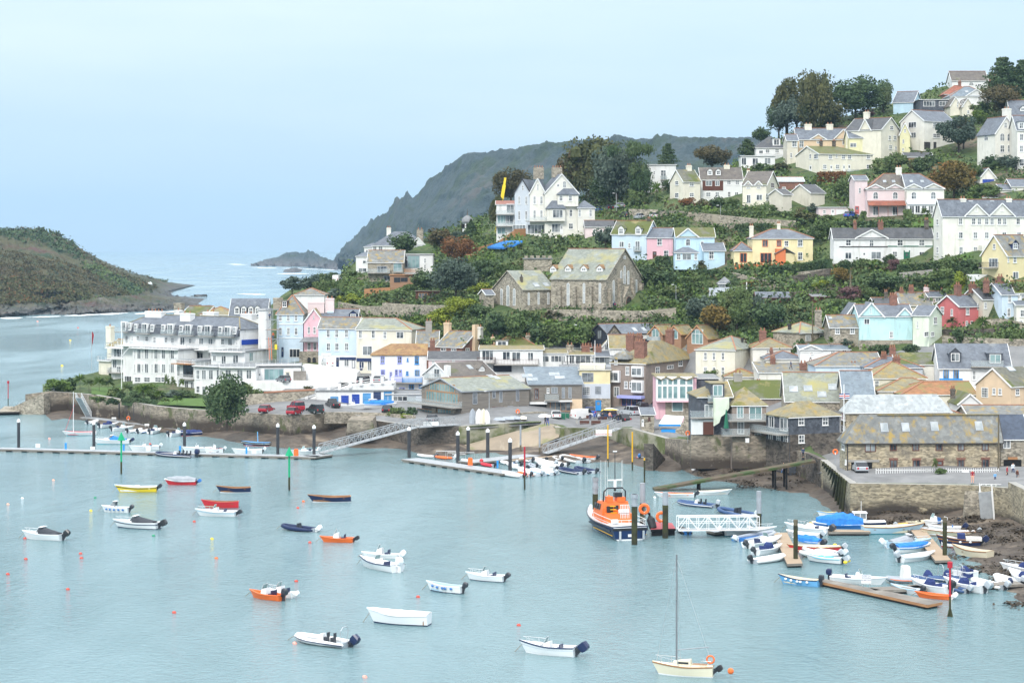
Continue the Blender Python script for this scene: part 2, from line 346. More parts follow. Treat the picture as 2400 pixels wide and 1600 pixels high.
def surf():
 rg=random.Random(4);mb=MB()
 for(x0,y0),(x1,y1),n in(((0,746),(300,733),26),((330,734),(500,724),16),((330,700),(470,700),14),((585,626),(790,632),16),((664,641),(706,641),5),((540,618),(580,622),5),((540,688),(620,690),5)):
  for i in range(n):
   t=rg.random();p=W(x0+(x1-x0)*t+rg.uniform(-3,3),y0+(y1-y0)*t+rg.uniform(-.4,1.2),.06+.004*i);w=rg.uniform(2,9)*p.y/1500;d=w*rg.uniform(.8,2.2)
   mb.poly([(p.x+w*math.cos(a)*rg.uniform(.6,1.2),p.y+d*math.sin(a)*rg.uniform(.6,1.2),p.z)for a in[k*.785 for k in range(8)]])
 p=W(346,692,0)
 for i in range(14):mb.ball((p.x+rg.gauss(0,3),p.y+rg.gauss(0,3),abs(rg.gauss(3,4))),rg.uniform(.8,2),6,4)
 setting(tag(mb.obj('surf',mat('foam',(.82,.85,.86),rough=.9)),'white surf breaking along the headland rocks','surf'),'stuff')
surf()
# air between here and the sea horizon
def haze():
 m=bpy.data.materials.new('haze');m.use_nodes=True;nt=m.node_tree
 nt.nodes.remove(nt.nodes['Principled BSDF'])
 v=nt.nodes.new('ShaderNodeVolumePrincipled');v.inputs['Color'].default_value=(.50,.75,1.0,1);v.inputs['Density'].default_value=.00007;v.inputs['Anisotropy'].default_value=.2
 nt.links.new(v.outputs[0],nt.nodes['Material Output'].inputs['Volume'])
 mb=MB();mb.box((-9500,-60,-6),(9500,15400,420));setting(mb.obj('haze',m),'stuff')
haze()
# ------------------------------------------------------------------ building kit
def wallm(n,c,k=.15):
 c2=tuple(x*(1-k)for x in c);d=tuple(x*(1-2.6*k)*f for x,f in zip(c,(1,.98,.9)))
 return mat(n,c,c2,.5,rough=.85,spots=[(d,1.1,.56,.78,(1,1,.16)),(tuple(x*.86 for x in c),.18,.5,.6)])
for n,c in dict(white=(.80,.80,.79),cream=(.78,.74,.62),ivory=(.80,.78,.71),buff=(.66,.62,.52),yellow=(.80,.70,.42),lemon=(.78,.74,.46),paleblue=(.62,.74,.85),skyblue=(.56,.75,.88),pink=(.84,.52,.58),palepink=(.80,.66,.66),turquoise=(.54,.79,.81),mint=(.76,.83,.68),red=(.58,.17,.17),peach=(.72,.55,.38),orange=(.72,.22,.09),greyblue=(.60,.645,.70),lilac=(.40,.42,.78),blue=(.05,.30,.70),navy=(.03,.05,.13),royal=(.02,.07,.42),grey=(.40,.41,.42),brown=(.12,.05,.035),concrete=(.36,.34,.31),palegreen=(.70,.76,.62),midblue=(.10,.32,.62)).items():wallm(n,c)
mat('black_boards',(.025,.03,.045),(.035,.04,.055),3,rough=.7,st=(.3,.3,8))
mat('wood_grey',(.24,.215,.185),(.155,.14,.125),1.2,rough=.85,st=(.25,.25,7),spots=[((.30,.28,.25),.5,.55,.7)])
mat('timber',(.42,.22,.10),(.33,.16,.08),1.5,rough=.7,st=(.4,.4,4))
mat('larch',(.36,.215,.135),(.29,.165,.10),1.2,rough=.75,st=(.3,.3,6))
mat('stone',(.36,.32,.255),(.24,.215,.175),.9,rough=.95,cells=(2.4,(1,1,1.7),.45),spots=[((.36,.32,.25),.35,.52,.68)],bump=.05)
mat('warm_stone',(.40,.335,.23),(.27,.235,.175),.9,rough=.95,cells=(2.2,(1,1,2.2),.42),spots=[((.17,.15,.125),.35,.55,.7)],bump=.05)
mat('dark_stone',(.135,.115,.095),(.075,.066,.058),.7,rough=.95,cells=(2.0,(1,1,1.9),.4),bump=.06)
mat('sea_wall',(.30,.255,.20),(.20,.175,.14),.5,rough=.95,cells=(1.8,(1,1,2.2),.35),spots=[((.065,.052,.042),.6,.28,.42,(1,1,1),2.0,3.3),((.10,.11,.05),.4,.56,.66)],bump=.06,world=True)
mat('quay_wall',(.36,.31,.215),(.22,.195,.145),.5,rough=.95,cells=(2.0,(1,1,2.6),.42),spots=[((.055,.046,.038),.5,.30,.46,(1,1,1),1.3,2.4)],bump=.06,world=True)
mat('slip_wall',(.36,.34,.26),(.25,.25,.18),.5,rough=.95,spots=[((.12,.14,.05),.3,.45,.6),((.07,.07,.04),.5,.4,.55,(1,1,1),1.2,2.4)],world=True)
mat('brick',(.26,.13,.095),(.185,.10,.078),1.5,rough=.9,cells=(4,(1,1,3),.25))
mat('terracotta',(.40,.19,.115),(.30,.155,.10),2,rough=.85)
mat('pebbledash',(.30,.245,.21),(.245,.20,.175),1.2,rough=.95,spots=[((.20,.17,.15),.6,.55,.75,(1,1,.3))])
mat('slate_hung',(.095,.105,.125),(.06,.066,.08),1.2,rough=.6,cells=(3,(1,1,1),.3))
def roofm(n,c,c2,spots):q=lambda v:tuple(x*.88 for x in v);spots=[(q(s[0]),*s[1:])for s in spots];mat(n,q(c),q(c2),.7,rough=.62,spots=spots,cells=(2.2,(1,1,1),.16),st=(1,1,.5))
OCH,MOSS,PALE=(.34,.24,.065),(.10,.12,.022),(.30,.31,.30)
roofm('slate',(.165,.185,.215),(.125,.14,.165),[(PALE,.35,.62,.8)])
roofm('slate_dark',(.105,.108,.115),(.075,.078,.085),[((.15,.14,.12),.4,.58,.75)])
roofm('slate_brown',(.16,.14,.12),(.115,.10,.09),[((.22,.2,.16),.45,.56,.75),(MOSS,.25,.62,.72)])
roofm('slate_lichen',(.21,.215,.205),(.155,.16,.155),[(PALE,.5,.56,.72),(OCH,.9,.50,.68,(1,1,.5))])
roofm('slate_green',(.27,.29,.25),(.21,.225,.195),[((.36,.33,.14),.22,.50,.68),((.33,.36,.36),.4,.58,.75)])
roofm('slate_moss',(.17,.165,.13),(.12,.12,.095),[(MOSS,.2,.44,.56),((.26,.22,.09),.35,.58,.7)])
roofm('moss',(.11,.135,.03),(.14,.125,.045),[((.16,.155,.13),.3,.58,.72)])
roofm('slate_ochre',(.27,.235,.14),(.21,.195,.135),[(OCH,.7,.46,.68),(MOSS,.35,.58,.72)])
roofm('tile_brown',(.33,.20,.09),(.24,.13,.065),[((.40,.28,.10),.4,.55,.7),((.14,.10,.06),.6,.6,.72)])
roofm('tile_orange',(.36,.165,.07),(.27,.13,.06),[((.20,.19,.06),.25,.50,.62)])
roofm('tile_red',(.34,.12,.075),(.26,.10,.07),[((.22,.13,.10),.4,.55,.7)])
roofm('roof_pale',(.46,.49,.50),(.38,.41,.42),[((.30,.32,.32),.5,.58,.75)])
roofm('roof_bluegrey',(.20,.245,.28),(.165,.20,.235),[((.26,.30,.32),.3,.55,.75)])
roofm('roof_solar',(.07,.09,.13),(.055,.07,.10),[])
mat('lead',(.24,.25,.26),(.17,.175,.18),.8,rough=.6)
mat('trim_white',(.80,.80,.79),rough=.5);mat('trim_dark',(.05,.045,.045),rough=.5);mat('trim_brown',(.13,.05,.035),rough=.5)
mat('trim_green',(.02,.14,.08),rough=.5);mat('trim_blue',(.03,.28,.70),rough=.5);mat('trim_lilac',(.33,.36,.78),rough=.5);mat('trim_grey',(.35,.38,.42),rough=.5);mat('trim_wood',(.45,.25,.13),rough=.6);mat('trim_orange',(.7,.2,.08),rough=.6);mat('trim_navy',(.03,.05,.2),rough=.5)
def glassm(n,c,c2):mat(n,c,c2,.45,rough=.06,detail=2,lo=.4,hi=.6,spec=.6)
glassm('glass',(.03,.036,.045),(.24,.26,.27));glassm('glass_pale',(.24,.27,.28),(.40,.42,.42));glassm('glass_green',(.14,.24,.25),(.26,.38,.38));glassm('glass_dark',(.015,.017,.02),(.03,.033,.04))
mat('balcony_glass',(.50,.56,.57),rough=.08,spec=.6).node_tree.nodes['Principled BSDF'].inputs['Alpha'].default_value=.25;mat('steel',(.55,.57,.58),rough=.35,metal=.6);mat('galv',(.38,.40,.415),(.30,.315,.33),1.5,rough=.5);mat('void',(.012,.012,.013),rough=.9)
mat('rope',(.25,.22,.17),rough=.9)
M=MATS
WC={}
def window_meshes(w,h,st,fr,gl):
 k=(round(w,1),round(h,1),st,fr,gl)
 if k in WC:return WC[k]
 w,h=max(.3,k[0]),max(.3,k[1]);b=min(.11,w*.16);f=MB();p=MB();fm=M[fr];f.use(fm);p.use(M[gl])
 def ring(pts_o,pts_i):
  n=len(pts_o)
  for i in range(n):
   j=(i+1)%n
   a,c,d,e=pts_o[i],pts_o[j],pts_i[j],pts_i[i]
   f.poly([(a[0],-.07,a[1]),(c[0],-.07,c[1]),(d[0],-.07,d[1]),(e[0],-.07,e[1])])
   f.poly([(a[0],.05,a[1]),(c[0],.05,c[1]),(c[0],-.07,c[1]),(a[0],-.07,a[1])])
   f.poly([(e[0],-.07,e[1]),(d[0],-.07,d[1]),(d[0],.0,d[1]),(e[0],.0,e[1])])
 if st=='a':
  r=w/2;n=8
  ro=[(-r,0),(r,0)]+[(r*math.cos(math.pi*i/n),h-r+r*math.sin(math.pi*i/n))for i in range(n+1)]
  q=r-b;ri=[(-q,b),(q,b)]+[(q*math.cos(math.pi*i/n),h-r+q*math.sin(math.pi*i/n))for i in range(n+1)]
 else:
  ro=[(-w/2,0),(w/2,0),(w/2,h),(-w/2,h)];ri=[(-w/2+b,b),(w/2-b,b),(w/2-b,h-b),(-w/2+b,h-b)]
 ring(ro,ri);p.poly([(x,-.025,z)for x,z in ri])
 if st in 'wa':
  f.box((-.03,-.06,b),(.03,-.0,h-b));f.box((-w/2+b,-.065,h/2-.04),(w/2-b,-.005,h/2+.04))
  if st=='w':f.box((-w/2-.08,-.14,-.1),(w/2+.08,.02,-.002))
 elif st=='p':
  n=max(2,round(w/.95))
  for i in range(1,n):x=-w/2+w*i/n;f.box((x-.04,-.065,b),(x+.04,0,h-b))
  if h>2.6:f.box((-w/2+b,-.06,h*.7-.04),(w/2-b,0,h*.7+.04))
 elif st=='m':
  for i in range(1,4):x=-w/2+w*i/4;f.box((x-.025,-.06,b),(x+.025,0,h-b))
  for i in range(1,4):z=h*i/4;f.box((-w/2+b,-.062,z-.025),(w/2-b,-.002,z+.025))
 elif st=='d':
  p=MB();p.use(fm);p.box((-w/2+b,-.03,0),(w/2-b,.02,h-b));p.use(M['glass']);p.box((-w/4,-.045,h*.55),(w/4,.0,h*.85))
 elif st=='g':
  p=MB();p.use(fm)
  for i in range(5):z=(h-b)*i/5;p.box((-w/2+b,-.03,z),(w/2-b,.02,z+(h-b)/5-.03))
 WC[k]=(f.mesh('window'),p.mesh('pane'));return WC[k]
POT={}
def pot_mesh(k):
 if k not in POT:
  mb=MB();mb.use(M[k]);mb.tube([(0,0,0),(0,0,.12),(0,0,.5),(0,0,.56)],[.15,.17,.12,.15],7);POT[k]=mb.mesh('chimney_pot',True)
 return POT[k]
HR=[]
class House:
 def __init__(s,label,x0,x1,yb,ye,yaw=0,depth=8,wall='white',roof='slate',rt='side',yr=None,name='house',cat='house',W=(),SW=(),G_=(),C=(),K=(),S=(),sx=None,Y=None,ridge='terracotta',ov=.28,bb='trim_white',root=None,group=None,base=5.5,wx=None,fz=None):
  s.x0,s.x1=vx(x0),vx(x1);s.yb,s.ye=vy(yb),vy(ye);e_=sorted([s.x0,s.x1]+([vx(sx)]if sx is not None else[]));HR.append((e_[0]-6,e_[-1]+6,s.ye,s.yb+9))
  Y=Y or YD(s.x0 if yaw>=-15 else s.x0*.6+s.x1*.4,s.yb)
  s.a=R(yaw);A=P(s.x0,s.yb,Y);s.A=A;s.wall=wall;s.roofk=roof
  s.own=root is None
  s.root=root or thing(name,label,cat,A,0,group)
  s.off=A-s.root.location
  s.w=s.front(x1,yb)[0];s.ze=s.front(x0,ye)[1]if fz is None else fz
  s.vis='L' if s.a>0 else 'R';s.us=0 if s.vis=='L' else s.w
  s.d=abs(s.side(sx,yb)[0])if sx is not None else depth
  s.d=min(max(s.d,2.0),60)
  s.rt=rt
  if yr is None:s.zr=s.ze+2.5
  elif rt=='front':s.zr=s.front((x0+x1)/2,yr)[1]
  elif rt=='mono':s.zr=s.ray_plane(vx((x0+x1)/2),vy(yr),(0,1,0),s.d)[2]
  else:s.zr=s.ray_plane(vx((x0+x1)/2),vy(yr),(0,1,0),s.d/2)[2]
  s.zr=max(s.zr,s.ze+.4)
  s.slope=(s.zr-s.ze)/(s.d/2 if rt in('side','hip','hipl','hipr')else(s.d if rt=='mono' else s.w/2))
  s.walls(base);s.roof(roof,ov,ridge,bb)
  for t in W:s.win(*t)
  for t in SW:s.win(*t,side=True)
  for t in G_:s.gable(*t,bb=bb)
  for t in C:s.chimney(*t)
  for t in K:s.dormer(*t)
  for t in S:s.skylight(*t)
  # --- rays in the block's own frame (u along the front, v into the house, z up from the base)
 def ray_plane(s,px,py,n,k):
  o=Vector((0,0,CH))-s.A;d=Vector(((px-1200)/F,1,-(py-HZ)/F));c,q=math.cos(s.a),math.sin(s.a)
  ol=Vector((o.x*c+o.y*q,-o.x*q+o.y*c,o.z));dl=Vector((d.x*c+d.y*q,-d.x*q+d.y*c,d.z));n=Vector(n)
  t=(k-ol.dot(n))/dl.dot(n);return ol+dl*t
 def front(s,x,y,v=0):p=s.ray_plane(vx(x),vy(y),(0,1,0),v);return p.x,p.z
 def side(s,x,y):
  p=s.ray_plane(vx(x),vy(y),(1,0,0),s.us);return p.y,p.z
 def put(s,o,loc=(0,0,0),rz=0,parent=None):
  if parent is None:
   o.parent=s.root;c,q=math.cos(s.a),math.sin(s.a)
   o.location=s.off+Vector((loc[0]*c-loc[1]*q,loc[0]*q+loc[1]*c,loc[2]));o.rotation_euler=(0,0,s.a+rz)
  else:o.parent=parent;o.location=loc;o.rotation_euler=(0,0,rz)
  return o
 def add(s,mb,name,m=None):return s.put(mb.obj(name,M[m]if isinstance(m,str)else m))
 def walls(s,base):
  mb=MB();w,d,e,r=s.w,s.d,s.ze,s.zr;b=-base
  f=[(0,0,b),(w,0,b),(w,0,e)];k=[(w,d,b),(0,d,b),(0,d,e)]
  if s.rt=='front':mb.poly(f+[(w/2,0,r),(0,0,e)]);mb.poly([(w,d,b),(0,d,b),(0,d,e),(w/2,d,r),(w,d,e)])
  elif s.rt=='mono':mb.poly(f+[(0,0,e)]);mb.poly([(w,d,b),(0,d,b),(0,d,r),(w,d,r)])
  else:mb.poly(f+[(0,0,e)]);mb.poly(k+[(w,d,e)])
  gl=s.rt in('side','hipr');gr=s.rt in('side','hipl')
  L=[(0,d,b),(0,0,b),(0,0,e)]+([(0,d/2,r)]if gl else[])+[(0,d,r if s.rt=='mono' else e)]
  Q=[(w,0,b),(w,d,b),(w,d,r if s.rt=='mono' else e)]+([(w,d/2,r)]if gr else[])+[(w,0,e)]
  mb.poly(L);mb.poly(Q)
  s.add(mb,'wall',s.wall)
 def slab(s,mb,pts,t=.16):
  pts=[Vector(p)for p in pts];n=(pts[1]-pts[0]).cross(pts[2]-pts[0]).normalized()
  if n.z<0:pts=pts[::-1]
  lo=[p-Vector((0,0,t))for p in pts];m=len(pts)
  mb.poly(pts);mb.poly(lo[::-1])
  for i in range(m):j=(i+1)%m;mb.poly([lo[i],lo[j],pts[j],pts[i]])
 def roof(s,rk,o,ridge,bb):
  w,d,e,r,rt=s.w,s.d,s.ze,s.zr,s.rt;mb=MB();t=.14;e2=e+t;r2=r+t;rd=None;brd=[]
  if rt in('side','hip','hipl','hipr'):
   sl=s.slope;ze=e2-o*sl;hl=rt in('hip','hipl');hr=rt in('hip','hipr')
   k=min(d/2,w/2-.05)if rt=='hip' else min(d/2,w*.8)
   ul=k if hl else-o;ur=w-k if hr else w+o
   s.slab(mb,[(-o,-o,ze),(w+o,-o,ze),(ur,d/2,r2),(ul,d/2,r2)])
   s.slab(mb,[(w+o,d+o,ze),(-o,d+o,ze),(ul,d/2,r2),(ur,d/2,r2)])
   if hl:s.slab(mb,[(-o,d+o,ze),(-o,-o,ze),(ul,d/2,r2)])
   if hr:s.slab(mb,[(w+o,-o,ze),(w+o,d+o,ze),(ur,d/2,r2)])
   rd=[((ul,d/2,r2),(ur,d/2,r2))]
   if hl:rd+=[((-o,-o,ze),(ul,d/2,r2)),((-o,d+o,ze),(ul,d/2,r2))]
   if hr:rd+=[((w+o,-o,ze),(ur,d/2,r2)),((w+o,d+o,ze),(ur,d/2,r2))]
   if not hl:brd+=[((-o,-o,ze-.1),(-o,d/2,r2-.1)),((-o,d+o,ze-.1),(-o,d/2,r2-.1))]
   if not hr:brd+=[((w+o,-o,ze-.1),(w+o,d/2,r2-.1)),((w+o,d+o,ze-.1),(w+o,d/2,r2-.1))]
   brd+=[((-o,-o,ze-.12),(w+o,-o,ze-.12))]
  elif rt=='front':
   sl=s.slope;ze=e2-o*sl
   s.slab(mb,[(-o,-o,ze),(w/2,-o,r2),(w/2,d+o,r2),(-o,d+o,ze)]);s.slab(mb,[(w/2,-o,r2),(w+o,-o,ze),(w+o,d+o,ze),(w/2,d+o,r2)])
   rd=[((w/2,-o,r2),(w/2,d+o,r2))];brd=[((-o,-o,ze-.1),(w/2,-o,r2-.1)),((w+o,-o,ze-.1),(w/2,-o,r2-.1))]
  elif rt=='mono':
   sl=s.slope;s.slab(mb,[(-o,-o,e2-o*sl),(w+o,-o,e2-o*sl),(w+o,d+o,r2+o*sl),(-o,d+o,r2+o*sl)])
   brd=[((-o,-o,e2-o*sl-.12),(w+o,-o,e2-o*sl-.12)),((w+o,-o,e2-o*sl-.1),(w+o,d+o,r2+o*sl-.1)),((-o,-o,e2-o*sl-.1),(-o,d+o,r2+o*sl-.1))]
  elif rt=='flat':
   mb.box((-o,-o,e+.002),(w+o,d+o,e+.22));brd=[]
   if bb:brd=[((-o,-o-.03,e+.1),(w+o,-o-.03,e+.1))]
  ro=s.add(mb,'roof',rk);s.ro=ro
  if rd and ridge:
   q=MB()
   for a_,b_ in rd:q.bar(Vector(a_)+Vector((0,0,.03)),Vector(b_)+Vector((0,0,.03)),.25,.14)
   x=q.obj('ridge_tiles',M[ridge if rk not in('slate_lichen','slate_ochre','slate_moss')or ridge!='terracotta' else 'terracotta']);x.parent=ro
  if brd and bb:
   q=MB()
   for a_,b_ in brd:q.bar(a_,b_,.08,.24 if abs(a_[2]-b_[2])>.2 else.13)
   s.add(q,'bargeboard',bb)
 def win(s,x,y,w,h,st='w',fr='trim_white',gl='glass',side=False,z=None):
  if side:
   p,z1=s.side(x,y+h/2);q=abs(s.side(x+w/2,y)[0]-s.side(x-w/2,y)[0]);z2=s.side(x,y-h/2)[1]
   loc=(s.us,p,z1);rz=-math.pi/2 if s.vis=='L' else math.pi/2
  else:
   p,z1=s.front(x,y+h/2);q=abs(s.front(x+w/2,y)[0]-s.front(x-w/2,y)[0]);z2=s.front(x,y-h/2)[1];loc=(p,0,z1);rz=0
  fm,pm=window_meshes(q,z2-z1,st,fr,gl)
  nm={'d':'door','g':'garage_door'}.get(st,'window')
  o=s.put(link(nm,fm),loc,rz);link({'d':'door_panel','g':'door_panel'}.get(st,'pane'),pm,o);return o
 def gable(s,xc,wp,yp,m=None,bb='trim_white',proud=.06,roof=None,full=False):
  u,zp=s.front(xc,yp);h=abs(s.front(xc+wp/2,yp)[0]-s.front(xc-wp/2,yp)[0])/2;e=s.ze;mb=MB()
  z0=e-.6 if not full else-3
  mb.poly([(u-h,-proud,z0),(u+h,-proud,z0),(u+h,-proud,e),(u,-proud,zp),(u-h,-proud,e)])
  if full or proud>.2:
   mb.poly([(u-h,.1,z0),(u-h,-proud,z0),(u-h,-proud,e),(u-h,.1,e)]);mb.poly([(u+h,-proud,z0),(u+h,.1,z0),(u+h,.1,e),(u+h,-proud,e)])
  g=s.add(mb,'gable',m or s.wall)
  q=MB();o=.25;sl=(zp-e)/h;vm=(zp-e)/max(s.slope,.3)+.2 if s.rt not in('flat','front')else 4;t=.14;v0=-proud-o
  s.slab(q,[(u-h-o,v0,e+t-o*sl),(u,v0,zp+t),(u,vm,zp+t),(u-h-o,.1,e+t-o*sl)]);s.slab(q,[(u,v0,zp+t),(u+h+o,v0,e+t-o*sl),(u+h+o,.1,e+t-o*sl),(u,vm,zp+t)])
  x=q.obj('gable_roof',M[roof or s.roofk]);x.parent=g
  if bb:
   b=MB()
   for k in(-1,1):b.bar((u+k*(h+o),v0,e-o*sl),(u,v0,zp),.08,.26)
   x=b.obj('bargeboard',M[bb]);x.parent=g
 def chimney(s,xc,yt,w,h,m='cream',vf=.5,pots=2,pm='terracotta'):
  v=s.d*vf;u,zt=s.front(xc,yt,v);w2=abs(s.front(xc+w/2,yt,v)[0]-s.front(xc-w/2,yt,v)[0])/2;z0=min(s.front(xc,yt+h,v)[1],zt-.5)-.5;dd=min(max(.35,w2*.7),.8)
  mb=MB();mb.use(M[m]);mb.box((-w2,-dd,0),(w2,dd,zt-z0));mb.box((-w2-.08,-dd-.08,zt-z0-.35),(w2+.08,dd+.08,zt-z0-.17));
  o=s.put(mb.obj('chimney'),(u,v,z0))
  for i in range(pots):
   link('chimney_pot',pot_mesh(pm),o,((i+.5)/pots*2*w2-w2,0,zt-z0-.02))
  return o
 def roofpt(s,x,y):
  if s.rt=='front':
   k=s.slope*(1 if vx(x)<(s.x0+s.x1)/2 else-1)
   return s.ray_plane(vx(x),vy(y),(-k,0,1),s.ze+.14 if k>0 else s.ze+.14+s.slope*s.w)
  return s.ray_plane(vx(x),vy(y),(0,-s.slope,1),s.ze+.14)
 def dormer(s,xc,yb,w,h,kind='g',m='white',roof=None,gl='glass',fr='trim_white',st=None):
  p=s.roofpt(xc,yb);sc=(s.A.y+p.y)/F/CV[0][2];wd_=w*sc/max(.5,math.cos(s.a));hd=h*sc;mb=MB();x=wd_/2;g=.45*wd_ if kind=='g' else 0;hb=hd-g;L=hd/max(s.slope,.35)+.3
  mb.poly([(-x,0,-.3),(x,0,-.3),(x,0,hb),(0,0,hd),(-x,0,hb)]if g else[(-x,0,-.3),(x,0,-.3),(x,0,hb),(-x,0,hb)])
  mb.poly([(-x,L,-.3),(-x,0,-.3),(-x,0,hb),(-x,L,hb)]);mb.poly([(x,0,-.3),(x,L,-.3),(x,L,hb),(x,0,hb)])
  o=s.put(mb.obj('dormer',M[m]),(p.x,p.y,p.z));q=MB();v=.18
  if g:s.slab(q,[(-x-v,-v,hb-v*.8),(0,-v,hd+.02),(0,L,hd+.02),(-x-v,L,hb-v*.8)],.1);s.slab(q,[(0,-v,hd+.02),(x+v,-v,hb-v*.8),(x+v,L,hb-v*.8),(0,L,hd+.02)],.1)
  else:q.box((-x-v,-v,hb+.002),(x+v,L,hb+.14))
  q.obj('dormer_roof',M[roof or s.roofk],o)
  fm,pm=window_meshes(wd_*.74,max(.5,hb*.86),st or('p' if wd_>2 else 'w'),fr,gl)
  k=link('window',merged(fm,pm),o,(0,0,hb*.06+.02));return o
 def skylight(s,x,y,w,h,gl='glass_pale'):
  p=s.roofpt(x,y);p2=s.roofpt(x,y-h/2);p1=s.roofpt(x,y+h/2);sc=(s.A.y+p.y)/F/CV[0][2];w2=w*sc/2/max(.5,math.cos(s.a))
  up=(p2-p1);up.x=0;L=up.length/2;up.normalize();n=Vector((1,0,0)).cross(up)
  T=Matrix.Translation(p)@Matrix((Vector((1,0,0)),up,n)).transposed().to_4x4();mb=MB();mb.use(M['trim_grey']);mb.box((-w2,-L,-.05),(w2,L,.07),T);mb.use(M[gl]);mb.box((-w2+.08,-L+.08,.04),(w2-.08,L-.08,.085),T)
  return s.add(mb,'skylight')
 def boxp(s,name,x0,x1,y0,y1,v0,v1,m,ref=0,parent=None,side=False):
  """a box whose front outline is given in photo pixels on the plane v=ref of the block"""
  if side:
   a=s.side(x0,y1);b=s.side(x1,y0);p0,p1=sorted((a[0],b[0]));k=-1 if s.vis=='L' else 1
   us=sorted((s.us+k*v0*-1,s.us+k*v1*-1));lo,hi=(us[0],p0,min(a[1],b[1])),(us[1],p1,max(a[1],b[1]))
  else:
   a=s.front(x0,y1,ref);b=s.front(x1,y0,ref);lo,hi=(a[0],v0,a[1]),(b[0],v1,max(b[1],a[1]+.05))
  mb=MB();mb.box(lo,hi);o=s.add(mb,name,m);return o
 def balcony(s,x0,x1,yf,dep=1.4,hp=26,kind='glass',floor='concrete',side=False,v0=0,name='balcony',rm=None):
  hm=1.05
  if side:
   a=s.side(x0,yf);b=s.side(x1,yf);p0,p1=sorted((a[0],b[0]));z=(a[1]+b[1])/2;k=-1 if s.vis=='L' else 1
   pt=lambda u,q:(s.us+k*(q+v0),u)
  else:
   a=s.front(x0,yf);b=s.front(x1,yf);p0,p1=a[0],b[0];z=(a[1]+b[1])/2;pt=lambda u,q:(u,-q-v0)
  mb=MB();c=[pt(p0,0),pt(p1,0),pt(p1,dep),pt(p0,dep)]
  lo=(min(q[0]for q in c),min(q[1]for q in c));hi=(max(q[0]for q in c),max(q[1]for q in c));mb.box((*lo,z-.18),(*hi,z));o=s.add(mb,name,floor)
  r=MB();r.use(M[rm or('balcony_glass' if kind=='glass' else 'trim_white')]);segs=[(c[0],c[3]),(c[3],c[2]),(c[2],c[1])]
  for a_,b_ in segs:
   a3=Vector((*a_,z+.02));b3=Vector((*b_,z+.02));L=(b3-a3).length
   if kind=='glass':r.bar(a3+Vector((0,0,.5)),b3+Vector((0,0,.5)),.03,.9)
   else:
    n=max(2,int(L/(.3 if kind=='bars' else 1.2)))
    for i in range(n+1):q=a3.lerp(b3,i/n);r.bar(q,q+Vector((0,0,1)),.045)
    if kind=='boards':
     for zz in(.2,.45,.7):r.bar(a3+Vector((0,0,zz)),b3+Vector((0,0,zz)),.04,.14)
  r.use(M[rm or 'steel'])
  for a_,b_ in segs:r.bar(Vector((*a_,z+1.05)),Vector((*b_,z+1.05)),.07)
  x=r.obj('railing');x.parent=o;return o
MG={}
def merged(a,b):
 k=(a.name,b.name)
 if k not in MG:
  bm=bmesh.new();bm.from_mesh(a);n=len(bm.faces);bm.from_mesh(b);bm.faces.ensure_lookup_table();na=len(a.materials)
  for f in bm.faces[n:]:f.material_index+=na
  me=bpy.data.meshes.new('window');bm.to_mesh(me);bm.free()
  for m in list(a.materials)+list(b.materials):me.materials.append(m)
  MG[k]=me
 return MG[k]
def rows(*rs):
 """window rows: (y, h, w, [xs], *style)"""
 return[(x,r[0],r[2],r[1],*r[4:])for r in rs for x in r[3]]
 # ------------------------------------------------------------------ houses on the hill (upper right)
H=House
view('C')
H('white house with low brown roof topmost on the skyline',1650,1868,285,232,0,8,'white','slate_brown','side',178,W=[(1768,252,30,20,'a'),(1818,262,20,16)],C=[(1893,195,34,90,'brick')])
H('small house under a red tiled roof below the topmost white house',1605,1790,345,315,0,8,'brick','tile_red','hip',266,C=[(1697,240,16,40,'brick')])
H('white house with pale blue grey hipped roof below the red tiled one',1640,1890,392,328,0,11,'white','roof_bluegrey','hip',272,G_=[(1800,130,286)],W=[(1748,332,24,16,'p'),(1820,345,20,18)],S=[(1740,300,20,12)])
H('pale blue house under wide slate roofs behind the dark round tree',1290,1412,425,368,-25,9,'skyblue','slate','side',303,sx=1466)
k=H('dark slate clad house with wide flat dormer window strip',1452,1642,440,352,0,8,'slate_hung','lead','flat',W=[(1510,375,72,34,'p'),(1600,375,60,30,'p')])
H('cream house with two steep dark gables beside the flat dormer house',1640,1705,448,385,0,9,'cream','slate_brown','front',335,ridge=None,W=[(1685,380,8,30)])
H('narrow cream gable next to the steep dark gables',1712,1782,455,392,0,9,'cream','slate_brown','front',342,ridge=None,W=[(1717,375,14,34),(1750,425,14,20)])
H('cream white gabled house with two garage openings in its basement',1480,1665,655,478,35,wall='ivory',rt='side',yr=424,sx=1335,SW=[(1408,505,48,36,'p'),(1408,568,44,34,'p')],W=rows((505,28,24,[1545,1565,1640]),(570,26,22,[1545,1565,1635]))+[(1498,632,36,46,'g','trim_dark'),(1545,630,16,40,'g','trim_dark')])
k=H('tall white gabled house with arched windows near the right edge',1915,2048,765,556,18,wall='ivory',rt='front',yr=455,sx=1805,W=rows((580,48,28,[1958,2002],'a'),(650,44,26,[1958,2003]))+[(1978,505,18,36,'a'),(1958,730,60,40,'p')],SW=[(1860,580,24,40,'a')])
k.chimney(1985,405,40,70,'ivory')
H('white house wing at the right edge with slate dormers',2050,2150,770,535,0,9,'ivory','slate','side',450,W=rows((580,40,24,[2075,2120]),(650,40,24,[2075,2120]),(735,44,28,[2078,2125])),K=[(2075,530,36,44,'f')])
H('white house with steep slate roof above the arched window house',2015,2160,470,445,0,9,'ivory','slate','side',356,K=[(2085,420,36,36,'g')])
